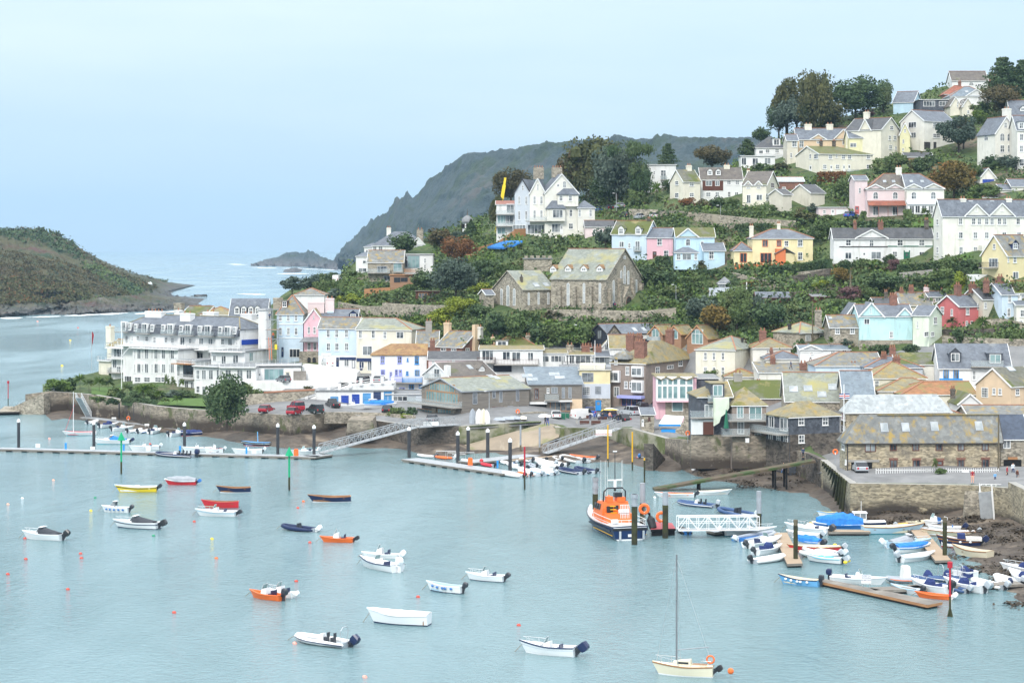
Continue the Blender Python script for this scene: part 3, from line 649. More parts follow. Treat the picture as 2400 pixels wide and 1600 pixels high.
k=H('cream house with two tall chimneys and gabled slate roof',700,1022,700,592,0,8,'peach','slate','side',528,W=[(728,622,28,40),(830,606,20,26,'a'),(985,608,14,36,'a')],G_=[(830,96,562),(985,120,532)],C=[(768,500,42,76),(900,500,40,74)])
MATS['peach_wall']=wallm('peach_wall',(.74,.66,.54))
H('pale yellow house with a front gable and arched window',1020,1206,710,583,0,8,'lemon','slate','side',532,G_=[(1165,100,532)],W=[(1045,628,40,26,'p'),(1110,625,10,18),(1170,622,13,52,'a')])
H('tall cream yellow house with dark roof and large end gable',1000,1215,695,540,-38,wall='cream',roof='slate_dark',rt='side',yr=468,sx=1332,SW=[(1280,522,20,24),(1268,584,14,28),(1300,584,18,28),(1273,640,18,26),(1305,645,12,20)],G_=[(1120,70,470)],C=[(1128,425,30,40,'cream')])
H('narrow pale yellow gabled house at the end of the upper row',1330,1394,688,560,-8,8,'lemon','slate_dark','front',492,W=[(1362,540,14,20),(1352,605,10,24),(1350,655,10,18)])
k=H('white house with dark mansard dormer and roof terraces',450,632,712,642,0,8,'white','slate_dark','hip',580,W=[(578,662,26,24),(480,670,26,22,'p'),(520,665,26,24)],K=[(575,632,46,44,'f')],ridge=None)
k.balcony(455,632,712,1.0)
H('long low white flat roofed extension below the mansard house',357,566,758,697,0,6,'white','lead','flat',W=[(375,727,30,48,'p'),(445,728,36,42,'p'),(520,725,40,40,'p')])
H('narrow grey and buff house beside the mansard house',640,706,740,600,0,8,'buff','slate','side',565,W=[(685,622,30,36),(665,690,14,30)])
k=H('long cream house with bright mossy roof and glass terrace',838,1165,802,682,18,wall='cream',roof='moss',rt='hipr',yr=640,sx=693,ridge=None,W=rows((700,28,22,[905,985,1022,1137]),(760,28,22,[870,948,1137]))+[(943,695,10,22),(910,772,14,46,'d'),(988,772,14,48,'d'),(1020,770,14,48,'d')],SW=[(783,697,12,30),(818,697,26,30),(784,775,14,48,'d')],C=[(848,602,14,34,'dark_stone'),(927,602,16,34,'dark_stone')])
k.balcony(1000,1068,802,1.2)
k=H('cream cottage with mossy roof at the left end of the terrace',5,108,972,850,24,wall='cream',roof='slate_moss',rt='side',yr=782,sx=-78,ridge=None,W=[(55,865,26,30),(55,932,26,26)],SW=[(-35,860,20,26),(-35,935,22,30)],C=[(38,752,26,40)])
k=H('white terrace cottage with two dormers and brown tile hung panel',112,365,968,838,0,8,'white','slate_brown','side',768,ridge=None,W=[(283,857,26,26),(335,857,26,26),(157,930,30,28),(212,930,26,30),(285,930,18,34),(330,928,24,28,'p')],K=[(167,812,32,44),(218,812,32,44)],C=[(270,750,36,50),(402,782,18,36)])
k.boxp('tile_hung_panel',122,248,845,906,-.12,.02,'brown')
for x in(160,212):o=k.win(x,862,40 if x==160 else 28,32,'p');o.location+=Vector((0,-.12,0))
k=H('cream cottage with steep brown roof and two small gables',367,512,988,872,-22,wall='cream',roof='slate_brown',rt='side',yr=792,sx=586,ridge=None,W=[(405,958,26,52,'p'),(470,948,38,36,'p'),(403,880,24,26),(466,880,24,26)],SW=[(550,875,20,30),(518,945,16,40)],G_=[(403,44,848),(466,44,848)])
H('red brick garage with pale flat roof behind the cream cottages',580,742,905,850,0,7,'brick','roof_pale','side',826,W=[(620,895,24,20),(700,890,20,20)])
H('larger plain cream outbuilding with dark roof',786,870,1005,920,32,wall='buff',roof='slate_dark',rt='side',yr=872,sx=658,ridge=None)
H('smaller plain cream outbuilding with dark roof',615,668,1030,930,32,wall='buff',roof='slate_dark',rt='side',yr=900,sx=530,ridge=None)
k=H('pink half of the villa pair with red veranda roof',1130,1370,1065,895,0,10,'palepink','slate_brown','hipl',806,W=rows((936,46,32,[1182,1302],'a'),(1030,56,36,[1183,1302],'p')),G_=[(1180,112,868),(1300,112,868)],C=[(1323,765,34,70,'ivory')],S=[(1237,850,20,14),(1292,850,20,14)])
mb=MB();a=k.front(1130,968);b=k.front(1368,996);k.slab(mb,[(a[0],0,a[1]),(b[0],0,a[1]),(b[0],-2,b[1]),(a[0],-2,b[1])])
for i in range(5):u=a[0]+.1+(b[0]-a[0]-.2)*i/4;mb.bar((u,-1.9,0),(u,-1.9,b[1]-.1),.1)
k.add(mb,'veranda','tile_red')
H('pink villa side wing with chimney stack',1055,1132,1050,842,0,8,'palepink','slate','side',815,W=[(1085,905,14,36,'a'),(1068,1025,26,48,'d','red')],C=[(1070,838,26,60,'palepink'),(1100,838,24,60,'palepink')])
k=H('white half of the villa pair with glazed veranda',1372,1602,1060,893,0,10,'ivory','slate','hipr',806,W=rows((936,46,32,[1417,1535],'a')),G_=[(1415,112,866),(1537,124,864)],S=[(1400,850,20,14),(1467,850,20,14)])
k.boxp('glazed_veranda',1370,1570,992,1052,-1.8,0,'trim_white');
for x in(1395,1430,1470,1510,1550):o=k.win(x,1022,30,48,'p');o.location+=Vector((0,-1.82,0))
mb=MB();a=k.front(1368,965);b=k.front(1575,990);k.slab(mb,[(a[0],0,a[1]),(b[0],0,a[1]),(b[0],-2.1,b[1]),(a[0],-2.1,b[1])]);k.add(mb,'veranda_roof','greyblue')
H('pale pink garage with white door beside the pink villa',833,1016,1074,1012,0,6,'palepink','lead','flat',W=[(975,1046,66,50,'g'),(868,1036,18,22),(920,1044,20,46,'d')],name='garage',cat='garage')
k=H('huge cream apartment villa with two gables at the right edge',1592,2170,1312,1058,10,wall='ivory',rt='side',yr=965,sx=1537,W=rows((1095,40,24,[1702,1782,1817,1862,1895,1940,1972,2055,2110]),(1180,40,26,[1703,1793,1862,1970,2060,2110]),(1272,46,24,[1705,1793,1862,1905,1960]))+[(1798,1018,20,34),(1955,1016,20,34)],SW=[(1562,1100,12,36),(1562,1180,12,36),(1562,1270,12,36)],G_=[(1800,140,990),(1955,150,985)],C=[(1715,955,34,70,'ivory'),(1995,955,34,60,'ivory')],S=[(1765,972,26,8),(1895,972,26,8)])
k.boxp('porch',1815,1880,1240,1310,-1.6,0,'ivory')
k=H('long white villa with green trim and central gable',925,1532,1338,1196,3,wall='white',roof='slate_dark',rt='side',yr=1138,sx=903,ridge=None,W=rows((1226,38,34,[1015,1332,1465]))+[(1157,1226,28,46,'a'),(1015,1305,42,40,'p'),(1112,1302,20,36,'d'),(1185,1303,62,46,'p'),(1300,1296,30,36),(1373,1310,24,54,'d','trim_green'),(1465,1302,32,44)],G_=[(1157,192,1146)],C=[(1055,1100,18,70,'brick'),(1212,1098,30,46,'brick'),(1493,1085,24,60,'dark_stone')])
k.boxp('green_band',1256,1532,1244,1250,-.09,.02,'trim_green');k.boxp('dark_band',960,1256,1247,1253,-.1,.02,'trim_dark')
k.boxp('door_surround',1354,1360,1272,1338,-.12,.02,'trim_green');k.boxp('door_surround',1386,1392,1272,1338,-.12,.02,'trim_green')
k=H('yellow house with orange window frames and hipped slate roof',428,798,1355,1198,0,10,'yellow','slate','hip',1145,W=[(505,1230,34,42,'p','trim_orange'),(590,1230,30,42,'p','trim_orange'),(635,1230,26,36),(720,1228,32,42),(510,1318,70,62,'p','trim_orange','glass_dark'),(720,1307,30,48)],C=[(421,1122,24,90),(588,1108,20,50)])
k.boxp('orange_porch',566,625,1262,1366,-1.6,0,'orange');k.boxp('porch_wall',626,680,1290,1366,-1.4,0,'yellow');mb=MB();a=k.front(560,1290);b=k.front(622,1256);c=k.front(684,1292)
k.slab(mb,[(a[0],0,a[1]),(b[0],0,b[1]),(b[0],-1.9,b[1]),(a[0],-1.9,a[1])]);k.slab(mb,[(b[0],0,b[1]),(c[0],0,c[1]),(c[0],-1.9,c[1]),(b[0],-1.9,b[1])]);k.add(mb,'porch_roof','slate')
H('low yellow side wing with slate hip left of the orange framed house',315,428,1355,1273,0,7,'yellow','slate','hip',1226,W=[(372,1318,42,58,'p','trim_orange','glass_dark')])
H('sky blue cottage with mossy roof and arched gable window',-40,195,1352,1190,0,8,'skyblue','moss','side',1136,ridge=None,G_=[(32,130,1138)],W=[(33,1222,28,44,'a'),(120,1230,18,26)])
k=H('sky blue bay wing with slate roof in front of the blue cottage',-48,96,1358,1284,0,4,'skyblue','slate','hip',1256,Y=459,base=1.2,W=[(25,1312,56,36,'p'),(-25,1312,26,36),(80,1312,18,36)],ridge=None)
H('sky blue lower wing with sloping roof on the right of the cottage',130,258,1384,1276,0,6,'skyblue','slate','mono',1230,W=[(176,1300,30,54)])
k=H('cream yellow house with balcony above the red cottages',1990,2160,1458,1302,28,wall='yellow',roof='slate_lichen',rt='side',yr=1182,sx=1833,W=[(2035,1330,22,36),(2040,1425,36,46,'p'),(1995,1330,10,30)],SW=[(1910,1250,16,32),(1905,1348,56,54,'p')],K=[(2037,1265,44,60,'g','navy')])
k.balcony(1845,1935,1378,1.4,side=True,kind='bars',rm='trim_dark')
k.boxp('conservatory',1795,1870,1420,1460,0,-2.5,'trim_white',side=True)
H('small white gabled garage with blue door',1822,1920,862,828,0,6,'ivory','slate','front',770,W=[(1872,850,70,24,'g','royal')],name='garage',cat='garage')
H('low house with brown mossy roof below the small white garage',1840,2030,962,948,0,8,'ivory','slate_brown','hip',915,C=[(1938,948,30,20,'brick')])
H('low house with plain grey slate roof at the right edge',2015,2140,905,880,0,8,'ivory','slate','side',838)
H('grey slate lean roof between the garage and right edge',1945,2035,915,900,0,6,'ivory','slate','side',868)
H('dark timber garden shed beside the upper wall',1362,1530,722,700,0,5,'larch','slate_dark','side',675,name='shed',cat='shed',ridge=None)
view('B')
k=H('pale blue cottage with mossy roof and two white dormers',1657,1870,668,518,-22,wall='paleblue',roof='slate_moss',rt='side',yr=440,sx=1940,W=[(1717,582,30,36,'p'),(1815,592,30,58,'p'),(1765,590,14,30)],K=[(1714,520,34,56),(1818,520,34,56)],C=[(1885,425,20,50,'dark_stone')])
k.balcony(1795,1838,622,.8)
H('bright pink cottage between the two blue cottages',1872,2032,668,540,0,8,'pink','slate','side',484,W=[(1950,568,32,40),(1990,640,32,44),(1919,646,24,42,'d','brown')])
H('low pink cottage with dark roof beside the white villa garden',1494,1690,540,475,0,7,'palepink','slate_dark','side',438,W=[(1550,512,18,48,'d'),(1590,505,24,24)])
k=H('white flat roofed modern house behind the cream cottages',1868,2050,268,97,0,9,'white','lead','flat',W=[(1917,145,12,24),(1973,158,32,62,'p')]);k.balcony(1955,1992,186,.8)
# the big white villa: one thing of four blocks
k=H('large white seaside villa with three gables and glazed terrace',1247,1452,522,268,8,12,'ivory','slate','front',152,name='villa',cat='villa',Y=520,ridge=None,W=[(1367,215,20,42,'a'),(1328,222,16,16,'l'),(1406,390,18,44),(1406,470,28,36),(1345,300,14,30),(1318,482,60,52,'p'),(1348,490,20,56,'d'),(1278,405,26,70,'p')])
VR=k.root
k.boxp('bay',1322,1448,276,350,-.9,0,'ivory')
for x in(1345,1402):o=k.win(x,300,20,34);o.location+=Vector((0,-.92,0))
mb=MB();a=k.front(1318,276);b=k.front(1452,276);c=k.front(1360,240);d=k.front(1420,240);k.slab(mb,[(a[0],-1.2,a[1]),(b[0],-1.2,a[1]),(d[0],0,c[1]),(c[0],0,c[1])]);k.slab(mb,[(a[0],0,a[1]),(a[0],-1.2,a[1]),(c[0],0,c[1])]);k.slab(mb,[(b[0],-1.2,a[1]),(b[0],0,a[1]),(d[0],0,c[1])]);k.add(mb,'bay_roof','slate')
k.boxp('bay',1256,1366,362,440,-1.4,0,'ivory');o=k.win(1325,395,62,50,'p');o.location+=Vector((0,-1.42,0))
mb=MB();a=k.front(1250,362);b=k.front(1372,362);c=k.front(1290,314);d=k.front(1340,314);k.slab(mb,[(a[0],-1.7,a[1]),(b[0],-1.7,a[1]),(d[0],0,c[1]),(c[0],0,c[1])]);k.slab(mb,[(a[0],0,a[1]),(a[0],-1.7,a[1]),(c[0],0,c[1])]);k.slab(mb,[(b[0],-1.7,a[1]),(b[0],0,a[1]),(d[0],0,c[1])]);k.add(mb,'bay_roof','slate')
k.chimney(1320,112,60,50,'stone',.6,4);k.chimney(1208,112,60,60,'stone',.8,4)
H('',1448,1553,506,358,5,8,'ivory','slate','hip',316,root=VR,Y=520,W=[(1460,390,16,44),(1527,390,16,44)],ridge=None)
k=H('',1155,1250,522,268,-6,12,'ivory','slate','front',180,root=VR,Y=522,ridge=None,W=rows((312,48,16,[1184,1226]),(398,52,16,[1184,1226]))+[(1204,232,10,40,'a'),(1215,490,150,56,'p')]);k.balcony(1135,1290,440,2.2)
H('',1062,1157,522,264,-14,12,'greyblue','slate','front',184,root=VR,Y=524,ridge=None,bb='trim_dark',W=rows((312,50,14,[1090,1133]),(405,56,14,[1090,1133]))+[(1112,236,12,32,'a'),(1090,490,80,56,'p')])  # wing wall: grey paint, with some side shade put into its colour
k=H('white modern wing with glass balconies and mono pitch roof left of villa',950,1062,512,338,0,9,'white','tile_red','mono',318,Y=526,W=[(1035,362,48,58,'p'),(985,430,60,50,'p','trim_white','glass_green'),(1030,432,50,56,'p'),(980,500,50,40,'p','trim_white','glass_green')])
k.balcony(946,1060,398,1.5);k.balcony(946,1060,470,1.6)
k=H('modern split level house with glass wall and lichen roof',372,560,775,645,0,9,'white','lead','flat',name='modern_house',W=[(432,690,96,76,'p','trim_grey','glass_green'),(513,682,14,30),(513,718,14,26),(395,690,20,70,'p','trim_grey','glass_green')])
q=H('',162,378,805,692,0,10,'stone','slate_lichen','side',620,root=k.root,W=[(345,722,50,50,'p','trim_grey','glass_green'),(250,735,60,40,'p','trim_grey'),(290,790,60,30,'p','trim_grey')]);q.balcony(160,300,756,1.6);q.balcony(320,378,752,1.6)
q=H('',298,440,856,772,0,6,'larch','timber','flat',root=k.root,bb=None,W=[(342,800,40,30,'p','trim_dark','glass_dark'),(385,798,42,26,'p','trim_dark','glass_dark')]);q.balcony(385,470,755,1.2,kind='boards',rm='timber')
k=H('white villa with hipped slate roof behind the modern house',190,522,655,588,0,12,'white','slate','hip',506,W=[(205,608,22,26),(240,608,26,26)],C=[(291,480,26,70,'ivory'),(482,490,40,90,'stone')],G_=[(470,90,540)],ridge=None)
q=H('',90,192,760,655,0,8,'white','slate','hip',630,root=k.root,ridge=None,W=[(150,690,40,20,'p'),(130,740,50,26,'p')]);q=H('',140,235,660,598,0,8,'white','slate','hip',575,root=k.root,ridge=None,W=[(165,628,30,24,'p')])
# church and its hall
k=H('grey stone church with steep lichen roof and lancet windows',1285,1622,968,792,-32,wall='stone',roof='slate_green',rt='side',yr=612,sx=1842,name='church',cat='church',bb='stone',W=[(1390,888,16,138,'a','trim_white','glass_pale'),(1487,880,15,124,'a','trim_white','glass_pale'),(1585,880,15,124,'a','trim_white','glass_pale')],SW=[(1714,785,12,84,'a','trim_white','glass_pale'),(1735,768,13,110,'a','trim_white','glass_pale'),(1757,785,12,84,'a','trim_white','glass_pale'),(1668,870,12,136,'a','trim_white','glass_pale'),(1806,866,12,136,'a','trim_white','glass_pale'),(1740,928,36,76,'a','trim_brown','glass_dark'),(1735,660,14,22,'a','trim_white','glass_pale')])
for x in(1297,1388,1485,1582):k.dormer(x,748,36,42,'g','white','tile_brown')
for x in(1345,1437,1535,1615):k.boxp('buttress',x-8,x+8,840,968,-.8,0,'stone')
for x,y in((1640,850),(1700,790),(1780,790),(1832,820)):k.boxp('buttress',x-6,x+6,y,968,0,-.7,'stone',side=True)
mb=MB();a=k.side(1710,905);b=k.side(1740,840);c=k.side(1772,905);u=k.us;mb.poly([(u+.9,a[0],-1),(u+.9,c[0],-1),(u+.9,c[0],a[1]),(u+.9,b[0],b[1]),(u+.9,a[0],a[1])])
for p,q in((a,b),(b,c)):mb.poly([(u,p[0],p[1]),(u+1,p[0],p[1]),(u+1,q[0],q[1]),(u,q[0],q[1])])
mb.poly([(u,a[0],-1),(u+.9,a[0],-1),(u+.9,a[0],a[1]),(u,a[0],a[1])]);mb.poly([(u+.9,c[0],-1),(u,c[0],-1),(u,c[0],a[1]),(u+.9,c[0],a[1])]);k.add(mb,'porch','stone')
o=k.win(1740,932,32,66,'a','trim_brown','glass_dark',side=True);o.location+=Vector((math.cos(k.a),math.sin(k.a),0))*.92
k=H('lower grey stone church hall with gabled end of three lancets',1115,1308,988,860,28,wall='stone',roof='slate_green',rt='side',yr=744,sx=930,name='church_hall',cat='church hall',bb='stone',W=[(1148,915,13,76,'a','trim_white','glass_pale'),(1208,912,13,76,'a','trim_white','glass_pale'),(1268,912,13,76,'a','trim_white','glass_pale')],SW=[(982,905,15,104,'a','trim_white','glass_pale'),(1021,895,17,126,'a','trim_white','glass_pale'),(1060,905,15,104,'a','trim_white','glass_pale')],S=[(1193,830,30,22),(1255,828,30,22)],C=[(1103,780,10,40,'dark_stone',.2,1,'dark_stone')],ridge=None)
H('small stone annex with slate roof beside the church hall',888,935,975,890,20,5,'stone','slate','side',860,name='annex',cat='annex')
k=H('battlemented square stone tower behind the church',1118,1290,760,672,0,8,'stone','lead','flat',name='church_tower',cat='tower',bb=None)
for i in range(5):x=1122+i*36;k.boxp('merlon',x,x+22,650,672,-.2,.8,'stone')
# dome turret
t=thing('domed_turret','white domed turret with spire standing among the hillside trees','turret',G(vx(772),vy(500)))
mb=MB();mb.use(M['white']);sc=t.location.y/F/2.614
mb.tube([(0,0,-4),(0,0,50*sc)],30*sc,12);
for i in range(8):q=2*math.pi*i/8;mb.use(M['void']);mb.box((30.3*sc*math.cos(q)-.3,30.3*sc*math.sin(q)-.3,16*sc),(30.3*sc*math.cos(q)+.3,30.3*sc*math.sin(q)+.3,44*sc))
mb.obj('drum',None,t);mb=MB();mb.use(M['lead']);mb.tube([(0,0,50*sc),(0,0,56*sc),(0,0,74*sc),(0,0,88*sc),(0,0,96*sc)],[37*sc,37*sc,33*sc,18*sc,5*sc],16);mb.obj('dome',None,t,True)
mb=MB();mb.use(M['dark_stone']);mb.tube([(0,0,94*sc),(0,0,108*sc),(0,0,135*sc)],[4*sc,3*sc,1*sc],6);mb.obj('spire',None,t)
# ------------------------------------------------------------------ the lower town
view('D')
k=H('turquoise house with two gables and a stone footing',1083,1408,548,368,0,9,'turquoise','slate','side',300,G_=[(1155,150,286),(1360,96,318)],W=[(1152,335,12,34),(1128,400,36,38,'p'),(1278,482,22,40)],C=[(1290,240,44,60,'brick',.5,4)])
k.boxp('stone_footing',1080,1410,514,580,-.35,.02,'stone')
k=H('pale mint house with slate roof beside the turquoise one',1410,1508,530,362,-32,wall='mint',roof='slate',rt='side',yr=305,sx=1588,SW=[(1547,395,20,44),(1492,478,26,28),(1530,478,20,28)],W=[(1440,420,10,40)],ridge=None)
k=H('coral red house with slate roof and white sash windows',1695,1838,435,308,32,wall='red',roof='slate',rt='side',yr=240,sx=1555,SW=[(1592,330,20,40),(1650,345,14,40)],W=[(1745,338,20,42),(1740,412,14,32),(1770,412,14,32),(1812,308,14,36)],C=[(1685,175,28,80,'brick')])
H('weathered pink terrace house with dark roof right of the red house',1840,1956,412,264,18,8,'buff','slate_dark','side',196,W=[(1855,303,16,36),(1918,290,22,42),(1912,380,18,50,'d'),(1945,372,14,26)],C=[(1920,150,24,60,'brick'),(1775,172,34,40,'brick')])
H('pale blue terrace house right of the weathered pink one',1957,2052,396,236,12,8,'paleblue','slate','side',168,W=[(2003,262,20,46),(1998,345,20,50)],C=[(1860,150,30,60,'brick'),(1945,125,30,50,'brick')])
H('white house at the right edge below the blue terrace',2045,2150,432,300,0,8,'ivory','slate','side',262,W=[(2080,350,26,44),(2072,410,24,30)])
H('white terrace house with mossy roof at the upper right edge',2040,2150,300,225,0,8,'ivory','moss','side',155,W=[(2085,255,26,40)])
H('pale pink terrace cottage behind the mint house',1508,1618,296,250,0,7,'palepink','slate','side',218,W=[(1565,268,36,28,'p')],C=[(1493,190,30,70,'palepink'),(1590,205,20,30,'brick')])
H('slate roofed cottage with tall chimney between the turquoise and red houses',1335,1525,340,300,0,8,'buff','slate_lichen','side',226,C=[(1340,205,22,60,'brick'),(1400,190,28,85,'brick',.5,3)],Y=404)
H('dark roofed cottage behind the turquoise house',1180,1330,330,300,0,8,'brick','slate_dark','side',258,C=[(1245,220,20,60,'dark_stone')],Y=408)
H('brown stone barn gable left of the turquoise house',1000,1110,440,366,0,7,'stone','slate','front',290,ridge=None)
H('stone cottage with slate roof and small white windows',905,1082,545,437,0,8,'stone','slate_lichen','side',365,W=[(948,460,28,34),(1040,457,28,36)],C=[(830,330,40,90,'stone')],S=[(905,380,20,12)])
k=H('cream sided stone cottage with hipped slate roof and stove pipe',715,900,548,470,34,wall='stone',roof='slate_green',rt='hip',yr=406,sx=555,W=[(768,500,32,38,'m'),(853,498,30,38)],C=[(655,415,8,50,'trim_dark',.5,0)])
H('low white bungalow with a small palm in front',720,1028,620,572,0,7,'white','roof_bluegrey','side',546,W=[(790,590,20,20),(990,585,30,24,'p'),(920,590,30,22)],G_=[(785,130,546)])
k=H('plain cream house with hipped slate roof in the middle of town',80,320,740,572,-24,wall='cream',roof='slate_green',rt='hip',yr=492,sx=506,W=rows((612,48,18,[140,192,247]),(702,48,20,[140,192,247])),C=[(366,500,9,60,'trim_dark',.5,0)])
H('small cottage with orange ridged hipped roof behind the cream house',430,662,625,562,0,8,'ivory','slate_ochre','hip',506,C=[(490,455,42,75,'brick')],W=[(520,590,14,30)])
H('low cottage with patched grey hipped roof and brick chimney',510,752,668,630,0,8,'ivory','slate','hip',584,C=[(543,575,18,60,'brick')])
k=H('long slate roof with brick chimneys where two roofers work',470,795,745,714,0,9,'ivory','slate_lichen','mono',652,C=[(738,655,42,62,'brick',.2,2),(552,625,30,40,'brick',.8,3)])
RFH=k
H('house with orange lichen roof in the middle of the roofs',815,1215,710,672,0,10,'paleblue','slate_lichen','hipl',592,C=[(1046,660,38,40,'brick',.1,2)])
H('house with dark blue slate roof behind the mossy pyramid roof',1120,1470,722,682,0,9,'greyblue','slate','hip',618,C=[(1232,600,32,80,'brick',.4,3),(1285,560,36,70,'brick',.6,3)])
k=H('house under a steep yellow mossy pyramid roof',1150,1490,822,746,0,10,'cream','slate_ochre','hip',648,W=[(1190,785,28,48),(1290,790,20,30)],C=[(1310,620,42,75,'brick',.5,3)])
H('house with brown mossy tiled roof in the town centre',1315,1640,705,662,0,9,'ivory','slate_moss','side',594,ridge=None)
k=H('white house with lilac blue window surrounds and big slate roof',1573,2010,760,686,-6,12,'white','slate','side',540,W=[(1614,722,34,62,'p','trim_blue'),(1675,722,34,62,'p','trim_blue'),(1785,730,20,54)],ridge=None)
k.dormer(1670,650,70,90,'g','slate_hung');k.dormer(1915,660,90,62,'f','slate_hung',None,'glass_green',st='p');k.balcony(1765,1960,676,1.0)
k.boxp('blue_band',1573,1715,750,758,-.1,.02,'trim_blue')
k=H('peach house with large gable and mossy brown roof at right edge',2012,2190,905,797,38,wall='peach',roof='slate_moss',rt='side',yr=678,sx=1797,ridge=None,SW=[(1852,835,42,62,'m'),(1908,828,20,40),(1946,830,20,40)],W=[(2050,832,22,40)],S=[(2010,690,50,30)])
H('house under long orange pantile roof in the right of town',1345,1800,895,848,4,10,'cream','tile_orange','hipl',772)
H('low house with lichen covered hipped roof before the pyramid roof',1200,1620,865,826,0,10,'cream','slate_ochre','hip',750)
k=H('warehouse with large pale green slate roof and four skylights',632,985,940,886,-4,12,'stone','slate_green','side',716,S=[(680,815,52,36),(768,810,52,36),(853,847,54,36),(918,802,52,36)])
H('bluish slate roofed warehouse joined to the skylight roof',988,1172,930,868,-4,12,'stone','roof_bluegrey','side',706)
k=H('long stone store under a pale whitish slate roof',1003,1640,1100,948,6,wall='warm_stone',roof='roof_pale',rt='hip',yr=852,sx=968,ridge=None,SW=[(985,975,24,60),(985,1060,24,40)])
H('white gable with mossy roof behind the whitish slate roof',1690,1830,925,905,0,9,'white','slate_moss','front',846,ridge=None,C=[(1655,812,26,40,'dark_stone',.3,2)])
k=H('slate roofed house with long white window dormer and brick chimney',1195,1700,1010,968,0,8,'ivory','slate_lichen','hipr',906,W=[(1235,955,60,24,'p')],C=[(1332,895,58,90,'brick',.25,2)])
k.dormer(1465,967,186,62,'f','white','slate_lichen',st='p')
H('lichen spotted slate roof at the right edge behind the solar roof',1750,2150,1010,972,0,8,'stone','slate_lichen','side',916)
H('flat brown roof with white gable between the roofs',262,470,760,738,0,8,'ivory','slate_ochre','hip',692)
# long stone quay building
k=H('long warm stone quayside building with lichen slate roof and brown windows',1003,1945,1372,1126,2,wall='warm_stone',roof='slate_lichen',rt='hipl',yr=974,sx=962,Y=286,name='quay_building',cat='building',ridge=None,bb='trim_dark',ov=.4,W=rows((1165,54,44,[1290,1428,1570,1705,1853],'p','trim_brown'))+[(1150,1167,68,62,'p','trim_brown','glass_pale'),(1292,1277,48,58,'p','trim_brown'),(1432,1280,46,62,'p','trim_brown'),(1575,1278,44,56,'d','trim_brown'),(1705,1275,44,58,'p','trim_brown'),(1855,1273,46,58,'p','trim_brown')],SW=[(985,1155,16,60),(1000,1260,6,30)],S=[(1235,1050,46,54),(1365,1048,46,54),(1543,1043,46,56),(1815,1040,46,56)])
for x,y in((1292,1243),(1432,1244),(1575,1245),(1705,1241),(1855,1239)):k.boxp('brick_arch',x-28,x+28,y-8,y+5,-.09,.02,'brick')
k.boxp('archway',1032,1160,1262,1356,-.06,.03,'void');k.boxp('lintel',1008,1204,1246,1261,-.12,.02,'concrete');k.boxp('ridge_cap',1190,1935,966,974,k.d/2-.3,k.d/2+.3,'slate_ochre',k.d/2)  # archway is a flush black panel; the shade of the recess is painted
for x in(1006,1932):k.boxp('downpipe',x,x+6,1130,1350,-.14,-.02,'trim_dark')
QB=k
k=H('stone house with dark solar roof and arched passage at the right edge',1948,2130,1385,1118,2,9,'stone','roof_solar','side',974,Y=288,name='quay_house',W=[(1985,1152,46,52,'p')],ridge=None,bb='trim_white')
k.boxp('passage',1966,2075,1246,1380,-.06,.03,'void');k.boxp('wooden_sign',1992,2050,1230,1245,-.16,-.02,'timber')  # passage is a flush black panel, its inner shade painted on the wall
# slate hung houses on the sea wall
k=H('slate hung corner house with balcony and stone base on the sea wall',652,962,1262,985,24,wall='slate_hung',roof='slate_ochre',rt='hip',yr=890,sx=512,Y=316,W=rows((1010,50,36,[726,873]))+[(726,1118,36,50)],SW=[(545,1015,32,72,'p'),(620,1030,46,82,'p'),(588,1115,24,54),(632,1118,26,54),(540,1105,26,50,'p')],ridge=None)
k.balcony(440,650,1074,2.0,side=True);k.boxp('stone_base',655,965,1080,1262,-.22,.02,'dark_stone');k.boxp('stone_base',515,652,1140,1300,0,-.15,'dark_stone',side=True)
k.win(726,1118,36,50).location+=Vector((0,-.22,0))
k=H('house with mossy hipped roof and two glazed balcony doors',305,512,1110,912,4,9,'pebbledash','slate_ochre','hip',806,Y=323,W=[(352,955,40,74,'p','trim_white','glass_green'),(446,962,80,78,'p','trim_white','glass_green'),(356,1052,42,74,'p'),(460,1115,40,60,'p')],ridge=None)
k.boxp('stone_base',303,516,1095,1300,-.5,.05,'sea_wall');k.balcony(275,500,1003,1.5);k.balcony(235,400,1092,1.6)
k=H('slate hung house with lichen hipped roof and dormer balcony',95,300,1100,862,4,10,'slate_hung','slate_ochre','hipl',772,Y=325,W=[(160,948,52,78,'p','trim_white','glass_pale'),(235,925,26,30,'p')],ridge=None)
k.dormer(215,862,82,80,'f','slate_hung',None,'glass_green',st='p');k.balcony(150,232,890,1.0);k.balcony(45,190,985,1.4)
k.boxp('stone_base',48,302,1092,1300,-.6,.05,'sea_wall');k.boxp('white_garage_bay',50,186,1000,1090,-.8,.05,'white');k.boxp('brown_door',120,184,1012,1090,-.9,-.78,'brown')
k=H('mossy roofed house row behind the slate hung houses',300,620,930,868,0,9,'pebbledash','slate_moss','side',762,ridge=None,C=[(338,715,50,40,'concrete'),(465,770,26,30,'concrete')])
mb=MB();mb.use(M['palegreen']);r0=G(vx(190),vy(1095));Yq=323.5
pts=[(190,870),(285,868),(285,930),(262,965),(235,985),(225,1020),(195,1040),(190,1040)];f1=[P(vx(x),vy(y),Yq)for x,y in pts];f2=[p+Vector((.1,5,0))for p in f1]
mb.loft([f1,f2]);tag(mb.obj('party_wall'),'pale curved party wall between the slate hung house and its neighbour','wall')
